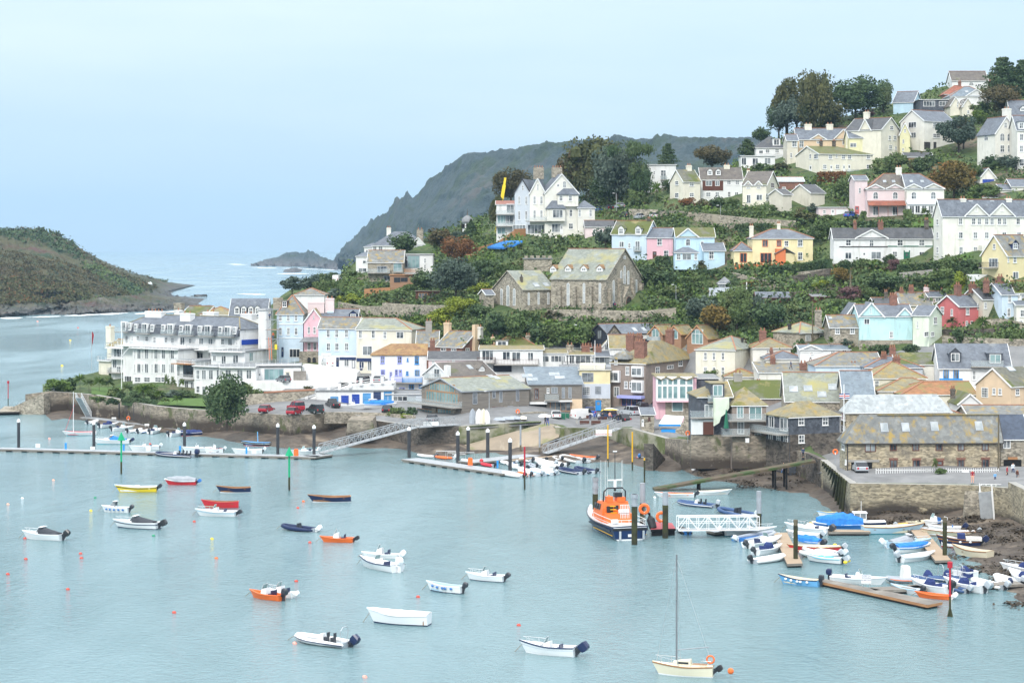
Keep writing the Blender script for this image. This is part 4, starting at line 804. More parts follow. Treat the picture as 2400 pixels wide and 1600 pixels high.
# ------------------------------------------------------------------ middle of the waterfront
view('d')
k=H('tall brown pebbledash house with brick chimneys and shop below',480,902,1118,575,-30,wall='pebbledash',roof='slate_ochre',rt='hip',yr=270,sx=1562,Y=394,W=[(543,562,40,72),(683,672,44,106),(665,845,42,86),(728,848,42,86),(550,930,64,122,'p')],SW=[(1050,670,52,92),(1205,628,76,48,'p'),(1330,575,48,78),(1335,740,48,70),(1060,860,46,80)],ridge=None)
for x,y,w,h in((820,680,132,100),(535,740,132,112),(820,862,136,122)):
 k.boxp('bay',x-w/2,x+w/2,y-h/2-12,y+h/2+12,-.9,0,'trim_white');o=k.win(x,y,w-8,h-8,'p');o.location+=Vector((math.sin(k.a),-math.cos(k.a),0))*.92
k.boxp('awning',596,896,980,1000,-1.6,0,'lilac');k.boxp('shop_front',612,892,1004,1098,-.3,0,'terracotta')
for x in(650,710,775,840):o=k.win(x,1052,52,84,'p','trim_navy','glass_dark');o.location+=Vector((math.sin(k.a),-math.cos(k.a),0))*.34
mb=MB();a=k.front(465,520);b=k.front(700,520);c=k.front(585,405);z=a[1]
for q,w in(((a[0],-.3),(b[0],-.3)),((b[0],-.3),(b[0],5)),((b[0],5),(a[0],5)),((a[0],5),(a[0],-.3))):k.slab(mb,[(*q,z),(*w,z),((a[0]+b[0])/2,2,c[1])])
k.add(mb,'turret_roof','slate_lichen')
k.chimney(722,235,88,215,'brick',.35,3);k.chimney(846,312,118,250,'brick',.12,4);k.chimney(1203,172,82,150,'brick',.7,3);k.chimney(828,240,66,90,'brick',.7,3)
for x in(955,1035):k.boxp('skylight',x-35,x+45,255,300,k.d*.35,k.d*.35+.3,'glass_pale',k.d*.35)
k=H('pink house with angular glass balcony front over a stone ground floor',1035,1528,1232,752,0,9,'pink','slate_ochre','flat',Y=372,name='glass_fronted_house',W=[(1295,1110,140,116,'l','trim_white','glass_green')])
k.boxp('glazed_bay',1030,1478,745,1035,-1.6,0,'trim_white')
for x,w in((1070,60),(1133,60),(1197,60),(1262,60),(1350,80),(1437,76)):
 for y,h in((802,72),(928,158)):o=k.win(x,y,w,h,'l','trim_white','glass_green');o.location+=Vector((0,-1.62,0))
mb=MB();zz=[]
for i,x in enumerate((1020,1085,1150,1220,1300,1400,1490)):p=k.front(x,770 if i%2 else 735);zz.append(p)
for a,b in zip(zz,zz[1:]):k.slab(mb,[(a[0],-2,a[1]),(b[0],-2,b[1]),(b[0],4,b[1]),(a[0],4,a[1])])
k.add(mb,'zigzag_roof','slate_ochre');k.boxp('stone_ground_floor',1148,1432,1045,1232,-.2,.02,'stone');k.win(1295,1110,140,116,'l','trim_white','glass_green').location+=Vector((0,-.22,0))
k.boxp('pink_band',1035,1480,1030,1048,-1.7,0,'pink')
k=H('dark slate hung wall of a flat roofed house behind pink one',1530,1800,1060,772,0,12,'slate_hung','lead','flat',Y=375,bb='trim_white')
k=H('cream tower like house with grey lower storey and flagpole',92,470,1158,668,-4,9,'yellow','lead','flat',name='tower_house',Y=392,bb='cream',W=[(195,752,142,112,'p','trim_grey')])
MATS['cream_y']=wallm('cream_y',(.80,.76,.56))
k.boxp('grey_storey',90,473,832,1012,-.15,.02,'greyblue');k.boxp('stone_base',88,476,1012,1158,-.3,.02,'stone');k.boxp('penthouse',96,408,598,668,.6,6,'cream',.6)
for x,y,w,h,st,fr in((178,918,92,104,'m','trim_white'),(322,908,72,92,'m','trim_grey'),(325,1095,70,126,'d','trim_blue')):o=k.win(x,y,w,h,st,fr);o.location+=Vector((0,-.32 if y>1000 else-.17,0))
mb=MB();a=k.front(284,600);b=k.front(284,300);mb.tube([(a[0],.3,a[1]-2),(a[0],.3,b[1])],.06,6);k.add(mb,'flagpole','trim_white')
k=H('white gabled house with lichen roof behind the flagpole',348,596,440,405,0,10,'white','slate_ochre','front',258,W=[(455,385,110,76,'p')])
H('lichen slate roof to the right of the white gabled house',470,800,440,392,0,8,'white','slate_ochre','side',238,Y=412)
H('grey slate roof behind the brown pebbledash house',1235,1570,540,470,0,10,'buff','slate_lichen','side',245,Y=412)
k=H('black boarded house with stone cross gable and long slate roof',440,1190,420,222,24,wall='black_boards',roof='slate',rt='side',yr=98,sx=228,S=[(770,168,46,46),(885,165,46,46)],SW=[(342,228,52,116,'p','trim_dark')],W=[(650,240,60,30,'p')],bb='trim_dark')
k.gable(515,160,116,'stone','trim_dark');k.win(515,215,44,44,'a','trim_dark','glass_dark');k.boxp('white_panel',760,960,225,285,-.1,.02,'white')
for i,(x0,x1,sx,yt,lab)in enumerate(((1112,1290,945,112,'timber gabled house with glazed gable leftmost of three'),(1340,1500,1172,118,'timber gabled house with glazed gable in the middle of three'),(1668,1880,1412,110,'timber gabled house with tall glazed gable rightmost of three'))):
 q=H(lab,x0,x1,360,222 if i<2 else 275,50,wall='larch',roof='slate_ochre',rt='side',yr=yt,sx=sx,bb='trim_wood',group='three timber gabled houses',SW=[((sx+x0)/2,222 if i<2 else 255,(x0-sx)*.55,120 if i<2 else 180,'p','trim_white','glass_green')])
H('mint green house front below the terraces',-10,92,1000,640,0,8,'mint','lead','flat',Y=398,W=[(62,704,48,72,'p'),(20,760,44,90,'p')])
view('c')
k=H('grey timber boathouse with glazed gable and balcony over the quay',515,1172,1005,742,34,wall='wood_grey',roof='slate_green',rt='side',yr=592,sx=118,Y=376,name='boathouse',cat='boathouse',bb='trim_grey',W=[(640,808,44,112,'p','trim_grey'),(827,772,30,66,'p','trim_grey'),(893,792,30,110,'p','trim_grey'),(1057,782,30,106,'p','trim_grey'),(862,936,106,100,'p','trim_brown','glass_dark'),(985,930,60,90,'p','trim_grey')],SW=[(318,798,316,108,'p','trim_wood','glass_green'),(318,700,250,84,'p','trim_wood','glass_green'),(150,956,150,92,'p','trim_wood','glass_green'),(342,956,142,92,'p','trim_wood','glass_green')],S=[(800,592,60,30),(850,605,50,36)])
k.boxp('dark_opening',1072,1150,878,975,-.08,.03,'void');k.balcony(60,515,868,2.0,side=True);k.boxp('stone_pier',926,955,885,985,-.2,.02,'stone');k.boxp('stone_pier',225,268,905,1000,0,-.2,'stone',side=True);k.boxp('stone_pier',412,458,905,1000,0,-.2,'stone',side=True)  # opening under the boathouse: black panel on the wall, painted interior shade
BH=k
k=H('grey timber shop building with blue slate roof and eight skylights',1172,1690,955,670,4,11,'wood_grey','roof_bluegrey','mono',508,Y=386,name='shop_building',cat='shop',ridge=None,bb='trim_grey',W=[(1245,765,40,108,'p','trim_brown'),(1357,730,26,52),(1420,730,60,60,'p','trim_grey'),(1507,755,30,106,'p','trim_grey'),(1572,752,30,106,'p','trim_grey'),(1480,885,204,98,'p','trim_wood','glass')],S=[(1128,588,54,30),(1178,585,54,30),(1180,622,54,28),(1228,620,54,28),(1393,572,54,30),(1442,570,54,30),(1450,604,54,28),(1494,602,54,28)])
k.boxp('dark_opening',1196,1340,862,955,-.08,.03,'void');k.boxp('fascia',1172,1345,842,864,-.8,.03,'white');k.boxp('cream_panel',1590,1692,815,925,-.1,.02,'peach');k.balcony(1322,1456,818,1.4);k.boxp('canopy',1320,1590,826,840,-1.0,0,'white')  # shop opening is not cut; a black panel paints the shade inside
k=H('white boarded house with steep grey roof behind the boathouse',395,840,720,600,36,wall='white',roof='slate_brown',rt='side',yr=450,sx=130,Y=398,ridge=None,SW=[(268,560,58,88,'p')],S=[(590,502,42,40)],K=[(708,540,56,62,'g')]);k.balcony(185,305,615,1.0,side=True)
k.boxp('white_chimney',374,410,486,600,.2,1.4,'white')
k=H('red brick house with tall cream chimneys and slate roof',265,516,350,297,-36,wall='brick',roof='slate_lichen',rt='side',yr=150,sx=780,W=[(332,330,52,30,'p'),(433,332,52,28,'p')],SW=[(567,330,38,32,'p'),(700,322,42,32,'p')],C=[(372,66,50,135,'peach'),(683,108,50,95,'ivory')])
k.boxp('gable_chimney',612,650,85,345,0,-.8,'peach',side=True)
H('slate roof stretching left of the red brick house',70,275,330,292,0,9,'brick','slate_lichen','side',150,Y=436,C=[(188,52,62,110,'concrete')])
k=H('white deck house with glass doors and dark lower floor',690,1308,548,332,0,8,'white','slate_ochre','mono',305,Y=410,ridge=None,W=[(765,388,112,98,'p'),(948,392,74,84,'p'),(1045,400,88,96,'p'),(1185,398,58,86,'p'),(908,516,60,52,'p')])
k.boxp('black_lower_floor',820,1000,484,548,-.1,.02,'black_boards');k.balcony(665,840,455,1.5,kind='bars',rm='trim_brown',v0=.1);k.balcony(830,1262,472,1.8,kind='bars',rm='trim_brown',v0=.1)
k=H('white house with strip windows right of the deck house',1280,1540,492,368,0,7,'white','slate_ochre','mono',345,Y=412,ridge=None,W=[(1325,422,84,62,'p'),(1440,420,114,68,'p'),(1508,420,40,60,'p')])
k=H('glazed terrace house with dark railing beside the flagpole',1550,1802,520,382,0,7,'white','slate_ochre','mono',350,Y=412,ridge=None,W=[(1590,425,50,90,'p'),(1700,428,150,82,'p')],C=[(1570,285,70,90,'stone',.6,2)]);k.balcony(1495,1790,494,1.6,kind='bars',rm='trim_dark')
k=H('blue grey glazed terrace house right of the flagpole',1802,1985,510,400,0,7,'greyblue','slate','mono',350,Y=411,ridge=None,W=[(1885,438,152,72,'p','trim_grey')],C=[(1725,290,80,60,'brick',.8,3),(1840,300,80,70,'brick',.8,3)])
k=H('mint house front with white windows beside the cream tower house',1488,1668,700,506,0,7,'mint','lead','flat',Y=404,W=[(1558,556,52,74,'p'),(1640,564,38,54,'p')])
k=H('house with mossy green cone shaped roof and boxy white dormer',800,1250,330,302,0,9,'ivory','moss','hip',182,Y=424,C=[(815,205,36,90,'peach',.4,1),(1160,190,46,110,'stone',.3,2)]);k.dormer(905,298,120,54,'f','white','slate_lichen',st='p')
H('grey slate roof left of the brick chimney pair',1290,1680,345,310,0,8,'ivory','slate','side',242,Y=428,C=[(1560,265,60,90,'stone',.2,2)])
H('small slate roof tucked behind the black boarded house',1690,1775,340,310,0,7,'stone','tile_red','side',250,Y=426)
k=H('dark mossy roofed pale pink house behind the white boarded house',185,690,520,425,0,8,'palepink','slate_dark','side',350,Y=416,ridge=None,W=[(232,452,30,30),(430,440,30,20)])
view('b')
k=H('white weatherboard house with blue balcony and brown tiled roof',1310,1985,1395,948,2,8,'white','tile_brown','hipl',818,Y=420,ridge=None,bb=None,W=[(1446,1010,50,86,'w','trim_lilac'),(1655,1010,50,86,'w','trim_lilac'),(1753,1006,20,42,'w','trim_blue'),(1865,1014,54,96,'w','trim_blue'),(1450,1160,52,62,'m','trim_lilac'),(1548,1185,28,60,'w','trim_lilac'),(1615,1165,32,74,'w','trim_lilac'),(1665,1168,38,84,'d','trim_lilac'),(1748,1172,30,46,'w','trim_blue'),(1870,1168,56,78,'p','trim_blue'),(1685,1366,72,32,'p','trim_lilac'),(1800,1342,62,64,'p','trim_blue'),(1910,1336,42,52,'p','trim_blue')],C=[(2058,770,60,120,'brick')])
k.balcony(1538,1688,1280,1.2,kind='boards',rm='trim_lilac');k.balcony(1690,1930,1284,1.3,kind='boards',rm='trim_blue')
k=H('cream three storey shop house with hipped slate roof',1127,1800,1190,637,-14,wall='cream',roof='slate_green',rt='hipr',yr=502,sx=1968,Y=446,W=[(1175,695,44,100),(1333,698,42,96),(1475,706,40,86),(1660,705,92,84,'p'),(1260,896,122,116,'p'),(1190,1070,60,90,'p','trim_white'),(1185,1080,30,110,'d','navy'),(1290,1080,60,120,'p')])
k.boxp('shop_band',1130,1310,990,1026,-.2,.02,'navy')
k=H('pale blue three storey shop house with slate roof',660,1127,1160,625,-6,9,'paleblue','slate_lichen','side',494,Y=448,W=rows((690,90,44,[780,885,1003]),(850,92,46,[783,887,1005]))+[(765,1000,90,60,'p'),(895,1038,30,112,'d','navy'),(1003,1035,60,112,'p'),(1090,1060,40,100,'d','navy')])
k.boxp('white_ground_floor',660,1127,960,1160,-.05,.02,'white');k.boxp('sign_band',700,820,930,958,-.12,-.04,'trim_white');k.boxp('shop_band',920,1120,978,1008,-.2,.02,'navy')
for x,y,w,h,st,fr in((765,1005,80,50,'p','trim_white'),(895,1040,32,110,'d','navy'),(1005,1040,60,100,'p','trim_white')):k.win(x,y,w,h,st,fr).location+=Vector((0,-.06,0))
SGN=k
k=H('pink narrow house with pedimented gable over a stone arcade',482,725,1075,548,0,12,'pink','slate_ochre','front',388,Y=462,ridge=None,W=rows((645,86,32,[543,612]),(845,96,36,[545,617]))+[(603,490,16,52,'a')])
k.boxp('stone_arcade',432,662,905,1075,-1.2,.02,'stone')
for x in(552,614):o=k.win(x,1018,40,90,'a','trim_dark','glass_dark');o.location+=Vector((0,-1.22,0))
mb=MB();a=k.front(440,780);b=k.front(665,728);k.slab(mb,[(a[0],-2.0,a[1]),(b[0],-2.0,a[1]),(b[0],0,b[1]),(a[0]+1,0,b[1])]);k.add(mb,'canopy','lead')
k=H('tall pale blue house with hipped slate roof and yellow lichen',150,472,1000,447,0,11,'paleblue','slate_lichen','hip',225,Y=462,W=rows((495,78,36,[195,290,385]),(657,92,38,[195,292,387]))+[(370,928,130,104,'p','trim_white','glass_dark'),(220,915,24,120,'d','navy')],C=[(165,250,110,110,'stone',.7,0),(635,300,200,110,'palepink',.6,0)])
k.dormer(245,368,72,78,'f','brown','slate_lichen');k.chimney(800,255,105,150,'palepink',.6,2)
k.boxp('string_course',150,472,572,580,-.08,.02,'trim_white');k.boxp('string_course',150,472,738,746,-.08,.02,'trim_white')
H('white house with hipped slate roof behind the tall blue house',372,730,300,215,0,10,'white','slate_lichen','hip',136,Y=490)
k=H('slate roof with dark blue dormer behind the pink pedimented house',655,1135,520,490,0,8,'white','slate','side',392,Y=466);k.dormer(1085,492,92,92,'g','navy');k.chimney(808,410,76,100,'paleblue',.3,3)
view('E')
k=H('low grey flat roofed store with blue grey doors by the car park',275,492,650,588,6,8,'greyblue','lead','flat',Y=402,name='store',cat='store',W=[(345,612,120,34,'p'),(345,635,130,20,'g','greyblue')])
# ------------------------------------------------------------------ the white hotel
view('a')
k=H('long white waterfront hotel with slate mansard and tiered balconies',287,1432,935,345,-36,wall='white',roof='slate',rt='hip',yr=252,sx=1700,Y=474,name='hotel',cat='hotel',bb='trim_white',ridge='slate_ochre')
HT=k.root;ex=k
mb=MB();a=k.front(287,318);b=k.front(1432,350);c=k.front(287,405);d_=k.front(1432,455);zt=a[1]-.15;zb=c[1]-.2
mb.use(M['slate_hung']);
for u0,u1 in((0,k.w),):mb.poly([(u0,-.9,zb),(u1,-.9,zb),(u1,-.1,zt),(u0,-.1,zt)]);mb.poly([(u0,-.9,zb),(u0,-.1,zt),(u0,0,zb)]);mb.poly([(u1,-.1,zt),(u1,-.9,zb),(u1,0,zb)]);mb.poly([(u0,-.9,zb),(u0,0,zb),(u1,0,zb),(u1,-.9,zb)])
k.add(mb,'mansard')
for i,(x,y,w,h,st)in enumerate(((310,355,46,90,'p'),(372,355,26,70,'w'),(430,365,26,64,'w'),(518,372,50,86,'p'),(592,370,28,64,'w'),(700,368,30,60,'w'),(770,378,52,90,'p'),(876,376,30,60,'w'),(944,388,52,92,'p'),(1058,382,34,60,'w'),(1136,395,54,92,'p'),(1260,390,34,62,'w'),(1332,402,54,92,'p'),(1400,394,30,64,'w'))):
 o=k.win(x,y,w,h,st);o.location+=Vector((math.sin(k.a),-math.cos(k.a),0))*.75
 k.boxp('dormer',x-w*.56,x+w*.56,y-h*.54,y+h*.5,-.72,0,'white')
 if st=='p':k.balcony(x-w*1.2,x+w*1.2,y+h*.5+6,1.3,v0=.5)
for x,y,w,h,st in((322,482,26,78,'p'),(377,472,14,50,'w'),(432,470,28,46,'w'),(520,476,32,50,'w'),(596,488,26,64,'w'),(708,486,26,56,'w'),(772,490,30,56,'w'),(868,498,44,80,'p'),(944,496,28,50,'w'),(1052,500,46,64,'p'),(1144,502,46,60,'p'),(1262,505,30,64,'w'),(1336,508,40,68,'p'),(1402,505,14,60,'w'),(940,620,30,54,'p'),(1042,640,60,70,'p'),(1136,640,26,60,'p'),(335,870,70,60,'p'),(940,790,50,60,'p')):k.win(x,y,w,h,st)
for x,y,w,h in((1624,378,20,44),(1680,370,16,40),(1628,498,24,52),(1686,490,16,40),(1638,622,36,56)):k.win(x,y,w,h,'w',side=True)
k.boxp('blue_banner',1447,1608,478,536,.02,-.12,'royal',side=True)
k.balcony(275,985,548,2.6,kind='rail',floor='white');k.balcony(970,1150,578,2.2,kind='rail',floor='white')
k.chimney(604,205,160,70,'white',.45,5);k.chimney(918,225,100,60,'white',.3,2);k.chimney(1145,212,110,60,'white',.6,2);k.chimney(1515,228,110,40,'white',.8,2);k.chimney(830,195,50,60,'white',.6,1)
q=H('',380,825,940,572,-36,6,'white','lead','flat',root=HT,Y=462,W=rows((625,96,36,[443,518,610,683,770],'p'),(765,92,36,[443,518,612,685,770],'p'),(876,50,60,[430,522,630,690])),SW=[])
for x in(401,478,572,640,744):
 for y in(628,765):q.win(x,y,12,84,'w')
q.balcony(380,830,570,1.0,kind='rail',floor='white')
q=H('',172,382,930,560,-36,8,'white','lead','flat',root=HT,Y=484,W=[(240,612,90,80,'p'),(330,600,60,90,'p'),(205,720,40,80,'p'),(330,756,84,104,'p','trim_white','glass_green'),(330,868,70,56,'p'),(245,775,40,60,'p')])
q.balcony(172,375,668,1.6,kind='rail',floor='white');q.balcony(172,300,805,1.4,kind='bars');q.balcony(172,380,562,2.2,kind='rail',floor='white')
q=H('',1150,1480,800,600,-20,12,'white','lead','flat',root=HT,Y=444,W=[(1183,668,30,60,'p'),(1273,682,48,82,'p'),(1390,676,54,84,'p'),],SW=[(1540,650,36,90,'p','trim_white','glass_green')],);q.balcony(1145,1478,598,1.2,kind='rail',floor='white')
q=H('',815,990,1000,690,-36,8,'white','lead','flat',root=HT,Y=446,W=[(830,790,28,100,'p'),(925,790,96,120,'p','trim_dark','glass_dark'),(840,910,26,80,'p'),(910,930,36,80,'p'),(966,940,34,80,'p')]);q.balcony(810,995,716,1.8,kind='rail',floor='timber');q.balcony(870,985,870,1.0,kind='bars')
q=H('',988,1230,1070,752,-34,16,'white','lead','flat',root=HT,Y=430,bb='trim_dark',W=rows((825,92,34,[1021]),(828,94,44,[1080,1148,1225],'p'),(970,70,32,[1022]),(985,90,40,[1082,1150],'p')))
q.balcony(985,1235,742,.8,kind='rail',floor='white')
q=H('',1230,1585,1080,762,-2,14,'white','lead','flat',root=HT,Y=421,bb='trim_dark',W=rows((826,96,58,[1316,1432],'p'),(824,94,56,[1520],'p'),(985,90,44,[1290,1360],'p'))+[(1250,828,30,94,'p')]);q.balcony(1230,1590,752,.8,kind='rail',floor='white')
q=H('',1585,2030,905,755,6,12,'white','lead','flat',root=HT,Y=424,bb='trim_dark',W=[(1625,840,24,70,'d'),(1765,825,190,110,'p','trim_grey','glass_green'),(1900,840,60,90,'d','buff')]);q.balcony(1590,2030,725,.6,kind='rail',floor='white')
q.boxp('timber_screen',1955,2080,790,895,-.1,.1,'wood_grey')
k=H('cream house with tall chimney at the far end of the hotel',130,272,800,545,-36,8,'cream','slate_ochre','side',480,Y=505,C=[(160,352,50,140,'cream',.5,1)]);k.chimney(158,352,46,200,'cream',.5,1)
k=H('low cream garden house with railed flat roof beyond the hotel',48,170,800,690,-36,6,'cream','lead','flat',Y=500);k.balcony(48,170,688,.6,kind='rail',floor='white')
k=H('slate house with four white gabled dormers behind the hotel',1330,1690,330,252,0,10,'white','slate','side',86,Y=500,ridge=None)
for x in(1402,1468,1538,1602):k.dormer(x,236,52,92,'g','white')
H('lichen roof house behind the hotel chimneys',1050,1385,290,240,0,9,'ivory','slate_ochre','hip',165,Y=510)
H('mossy gabled house with stone chimney behind the hotel roof',860,1085,290,245,-20,9,'palepink','slate_moss','side',158,Y=512,C=[(836,125,76,110,'stone',.4,0)])
k=H('white stair tower behind the scaffold at the hotel end',1612,1698,880,195,0,7,'white','lead','flat',Y=452,name='stair_tower',cat='tower',W=[(1690,620,30,50)])
# ------------------------------------------------------------------ sea walls, slip, pontoons, gangways, piles
def wallrun(label,pts,m,th=.9,name='sea_wall',base=-2.5,up=.12,cope=None):
 c=[G(x,y)for x,y in pts];mb=MB();n=len(c);fr=[]
 for i in range(n):
  d=(c[min(i+1,n-1)]-c[max(i-1,0)]);d.z=0;d.normalize();fr.append(Vector((-d.y,d.x,0)))
 up=Vector((0,0,up));A=[p+up-f*.12 for p,f in zip(c,fr)];Bk=[p+up+f*th for p,f in zip(c,fr)]
 for i in range(n-1):
  a,b,d,e=A[i],A[i+1],Bk[i+1],Bk[i];lo=lambda p:Vector((p.x,p.y,base))
  mb.use(M[m]);mb.poly([lo(a),lo(b),b,a]);mb.poly([e,d,lo(d),lo(e)])
  mb.use(M[cope or m]);mb.poly([a,b,d,e])
 mb.use(M[m]);mb.poly([Vector((A[0].x,A[0].y,base)),A[0],Bk[0],Vector((Bk[0].x,Bk[0].y,base))]);mb.poly([A[-1],Vector((A[-1].x,A[-1].y,base)),Vector((Bk[-1].x,Bk[-1].y,base)),Bk[-1]])
 return tag(mb.obj(name),label,'sea wall')
mat('coping',(.36,.35,.32),(.28,.27,.25),.8,rough=.9)
wallrun('tall stained sea wall below the hotel garden',[(60,925),(115,918),(160,921),(220,926),(290,938),(355,951),(410,957),(463,961)],'sea_wall',cope='coping')
wallrun('mossy stone sea wall under the car park',[(463,961),(540,965),(620,970),(683,974)],'sea_wall',cope='coping')
wallrun('sea wall returning towards the stone steps',[(683,974),(720,972),(810,966),(870,985)],'sea_wall',cope='coping')
wallrun('dark quay wall under the boathouse terrace',[(870,985),(985,1000),(1075,1000)],'dark_stone',cope='coping')
wallrun('green stained concrete wall beside the slipway',[(1075,1000),(1180,993.5),(1278,987)],'slip_wall',cope='coping')
wallrun('stone end wall at the right of the slipway',[(1278,987),(1311,1003)],'slip_wall',cope='coping',up=-.1)
wallrun('quay wall behind the right hand gangway',[(1311,1003),(1400,1004),(1475,1004),(1560,1028)],'slip_wall',cope='coping')
wallrun('seaweed dark wall with steps under the pink house',[(1560,1028),(1600,1032),(1690,1040)],'sea_wall')
wallrun('red brown sea wall bastion under the mossy roofed house',[(1690,1040),(1820,1045),(1890,1062)],'sea_wall')
wallrun('short quay return wall beside the wooden ramp',[(1890,1062),(1925,1078)],'dark_stone')
wallrun('left flank of the stone quay behind the timber fender piles',[(1925,1078),(1960,1106),(1994,1134)],'quay_wall',cope='coping')
wallrun('broad stone quay wall in front of the quayside building',[(1994,1134),(2130,1136),(2273,1138)],'quay_wall',cope='coping')
wallrun('quay wall behind the grey gangway',[(2273,1138),(2365,1145)],'quay_wall',cope='coping')
wallrun('curving stone quay wall at the right edge',[(2365,1145),(2400,1162),(2440,1185),(2520,1240)],'quay_wall',cope='coping',up=.9)
mat('slip_concrete',(.33,.27,.20),(.25,.205,.155),.25,rough=.9,spots=[((.15,.17,.06),.12,.56,.68),((.40,.35,.27),.1,.58,.7,(3,.6,1))],world=True)
def slip():
 L=[W(1282,990,4.25),W(1190,1015,2.8),W(1098,1040,1.1),W(1040,1053,.2)];Rr=[W(1314,1000,4.0),W(1310,1024,2.5),W(1256,1046,.95),W(1230,1056,.3)];rows=[]
 for i in range(4):rows.append([L[i].lerp(Rr[i],k/8)for k in range(9)])
 setting(link('slipway',grid_mesh('slipway',rows[::-1],M['slip_concrete'],False)))
slip()
def deck(label,pts,z=.5,th=.75,m='galv',name='pontoon',cat='pontoon',floats=0,fside=0,group=None,edge='wood_grey'):
 c=[W(x,y,z)for x,y in pts];o0=sum(c,Vector())/len(c);r=thing(name,label,cat,(o0.x,o0.y,z),0,group);c=[p-Vector((o0.x,o0.y,z))for p in c]
 nz=(c[1]-c[0]).cross(c[2]-c[0]).z
 if nz<0:c=c[::-1]
 mb=MB();mb.use(M[m]);mb.poly(c);mb.use(M[edge]);n=len(c)
 for i in range(n):a,b=c[i],c[(i+1)%n];mb.poly([a-Vector((0,0,.28)),b-Vector((0,0,.28)),b,a])
 mb.poly([p-Vector((0,0,.28))for p in c][::-1]);mb.obj('decking',None,r)
 cx=sum(c,Vector())/n;e=[cx.lerp(p,.93)for p in c]
 if floats:
  a,b=W(*pts[fside],z),W(*pts[(fside+1)%len(pts)],z);q,w=W(*pts[fside-1],z),None
  for i in range(floats):
   t0,t1=(i+.15)/floats,(i+.68)/floats;o=Vector((o0.x,o0.y,z));dn=(q-a).normalized()*.12;p0=a.lerp(b,t0)-o+dn;p1=a.lerp(b,t1)-o+dn;dv=(q-a)*.85;f=MB();top=[p0,p1,p1+dv,p0+dv]
   f.loft([[p+Vector((0,0,-.95))for p in top],[p+Vector((0,0,-.285))for p in top]]);f.obj('float',M['concrete'],r)
 else:
  f=MB();f.loft([[p+Vector((0,0,-.95))for p in e],[p+Vector((0,0,-.285))for p in e]]);f.obj('float',M['void'],r)
 return r
mat('deck_wood',(.40,.30,.21),(.31,.235,.165),1.5,rough=.85,st=(.4,3,1))
def strip(front,width):
 a,b=W(*front[0],.5),W(*front[1],.5);d=(b-a);d.z=0;n=Vector((-d.y,d.x,0)).normalized()*width
 if n.y<0:n=-n
 out=[front[0],front[1]]
 for p in(b+n,a+n):out.append((1200+p.x/p.y*F,HZ+(CH-.5)/p.y*F))
 return out
view('A')
def vp(*pts):return[(vx(x),vy(y))for x,y in pts]
deck('long grey pontoon on concrete floats crossing the left of the harbour',strip(vp((-30,1441),(1935,1492)),2.6),floats=20)
deck('grey landing stage at the foot of the long gangway',strip(vp((1938,1490),(2040,1476)),3.2))
deck('inner grey pontoon along the sea wall below the hotel',strip(vp((487,1248),(1213,1338)),2.6),floats=9)
view('g')
deck('main grey finger of the central pontoon with crowded tenders',strip(vp((95,262),(1218,420)),3.6),floats=9)
deck('rear grey arm of the central pontoon leading to the gangway',strip(vp((900,300),(1640,222)),4.0))
deck('narrow timber staging between the tenders',strip(vp((1330,275),(1840,225)),1.2),m='deck_wood')
view('I')
deck('sandy plank finger pontoon left of the pair',vp((640,838),(735,834),(640,645),(556,648)),m='deck_wood')
deck('sandy plank finger pontoon right of the pair',vp((1548,818),(1645,814),(1480,626),(1396,629)),m='deck_wood')
deck('short weathered walkway by the navy cabin boat',strip(vp((895,642),(1152,642)),1.8),m='deck_wood')
deck('grey walkway at the foot of the right hand gangway',strip(vp((1385,632),(1985,606)),2.2))
deck('long low front pontoon with white fender strip',vp((770,930),(845,924),(1592,1072),(1500,1090)),m='wood_grey',edge='timber')
deck('side branch of the front pontoon under small boats',strip(vp((1180,1000),(1500,988)),2.0),m='wood_grey')
deck('weathered boat staging at the lower right shore',strip(vp((1420,985),(2091,962)),2.0),m='wood_grey')
deck('short grey pontoon behind the white launch by white gangway',strip(vp((195,645),(270,640)),2.2))
view('h')
mat('red_deck',(.42,.10,.11),(.34,.08,.09),1,rough=.8)
deck('red decked lifeboat berth pontoon with black side',vp((1150,1115),(1560,1100),(1500,1010),(1160,985)),z=.9,m='red_deck',edge='void')
# gangways
def gangway(label,p0,p1,w=1.6,h=1.15,m='galv',bays=12,floor='galv',name='gangway',legs=(),group=None,top=0):
 r=thing(name,label,'gangway',p0,0,group);d=p1-p0;L=d.length;side=Vector((-d.y,d.x,0)).normalized()*w/2
 mb=MB();mb.bar((0,0,0),d,w,.1);mb.obj('walkway',M[floor],r)
 for s in(-1,1):
  mb=MB();o=side*s;up=Vector((0,0,h))
  for z in(0,h):mb.bar(o+Vector((0,0,z)),d+o+Vector((0,0,z)),.13)
  mb.bar(o+up*.55,d+o+up*.55,.06)
  for i in range(bays+1):
   t=i/bays;a=d*t+o;mb.bar(a,a+up,.08)
   if i<bays:b=d*((i+1)/bays)+o;mb.bar(a,b+up,.07)if(i%2==0)else mb.bar(a+up,b,.07)
  mb.obj('railing',M[m],r)
 return r
view('E')
foot=W(752,1061,.7);top=W(972,1001,4.4);end=W(1072,994,4.5)
gangway('long silver gangway sloping up from the left pontoon',foot,top,1.8,1.5,bays=16)
gk=gangway('level silver gangway platform with a pale notice on stilts',top+(end-top).normalized()*.3,end,2.2,1.4,bays=6)
mb=MB();a=W(vx(505),vy(775),4.6);b=W(vx(598),vy(768),4.6);mb.box((0,-1.4,.1),((b-a).length,-1.34,1.15));
gb=gangway('silver gangway with red lettered notice sloping to the quay',W(1278,1062,.8),W(1450,1003,4.6),1.8,1.5,bays=13)
view('I')
gangway('white lattice footbridge between the lifeboat berth and the moorings',W(1588,1241,1.0),W(1777,1239,1.0),1.5,1.7,'trim_white',8)
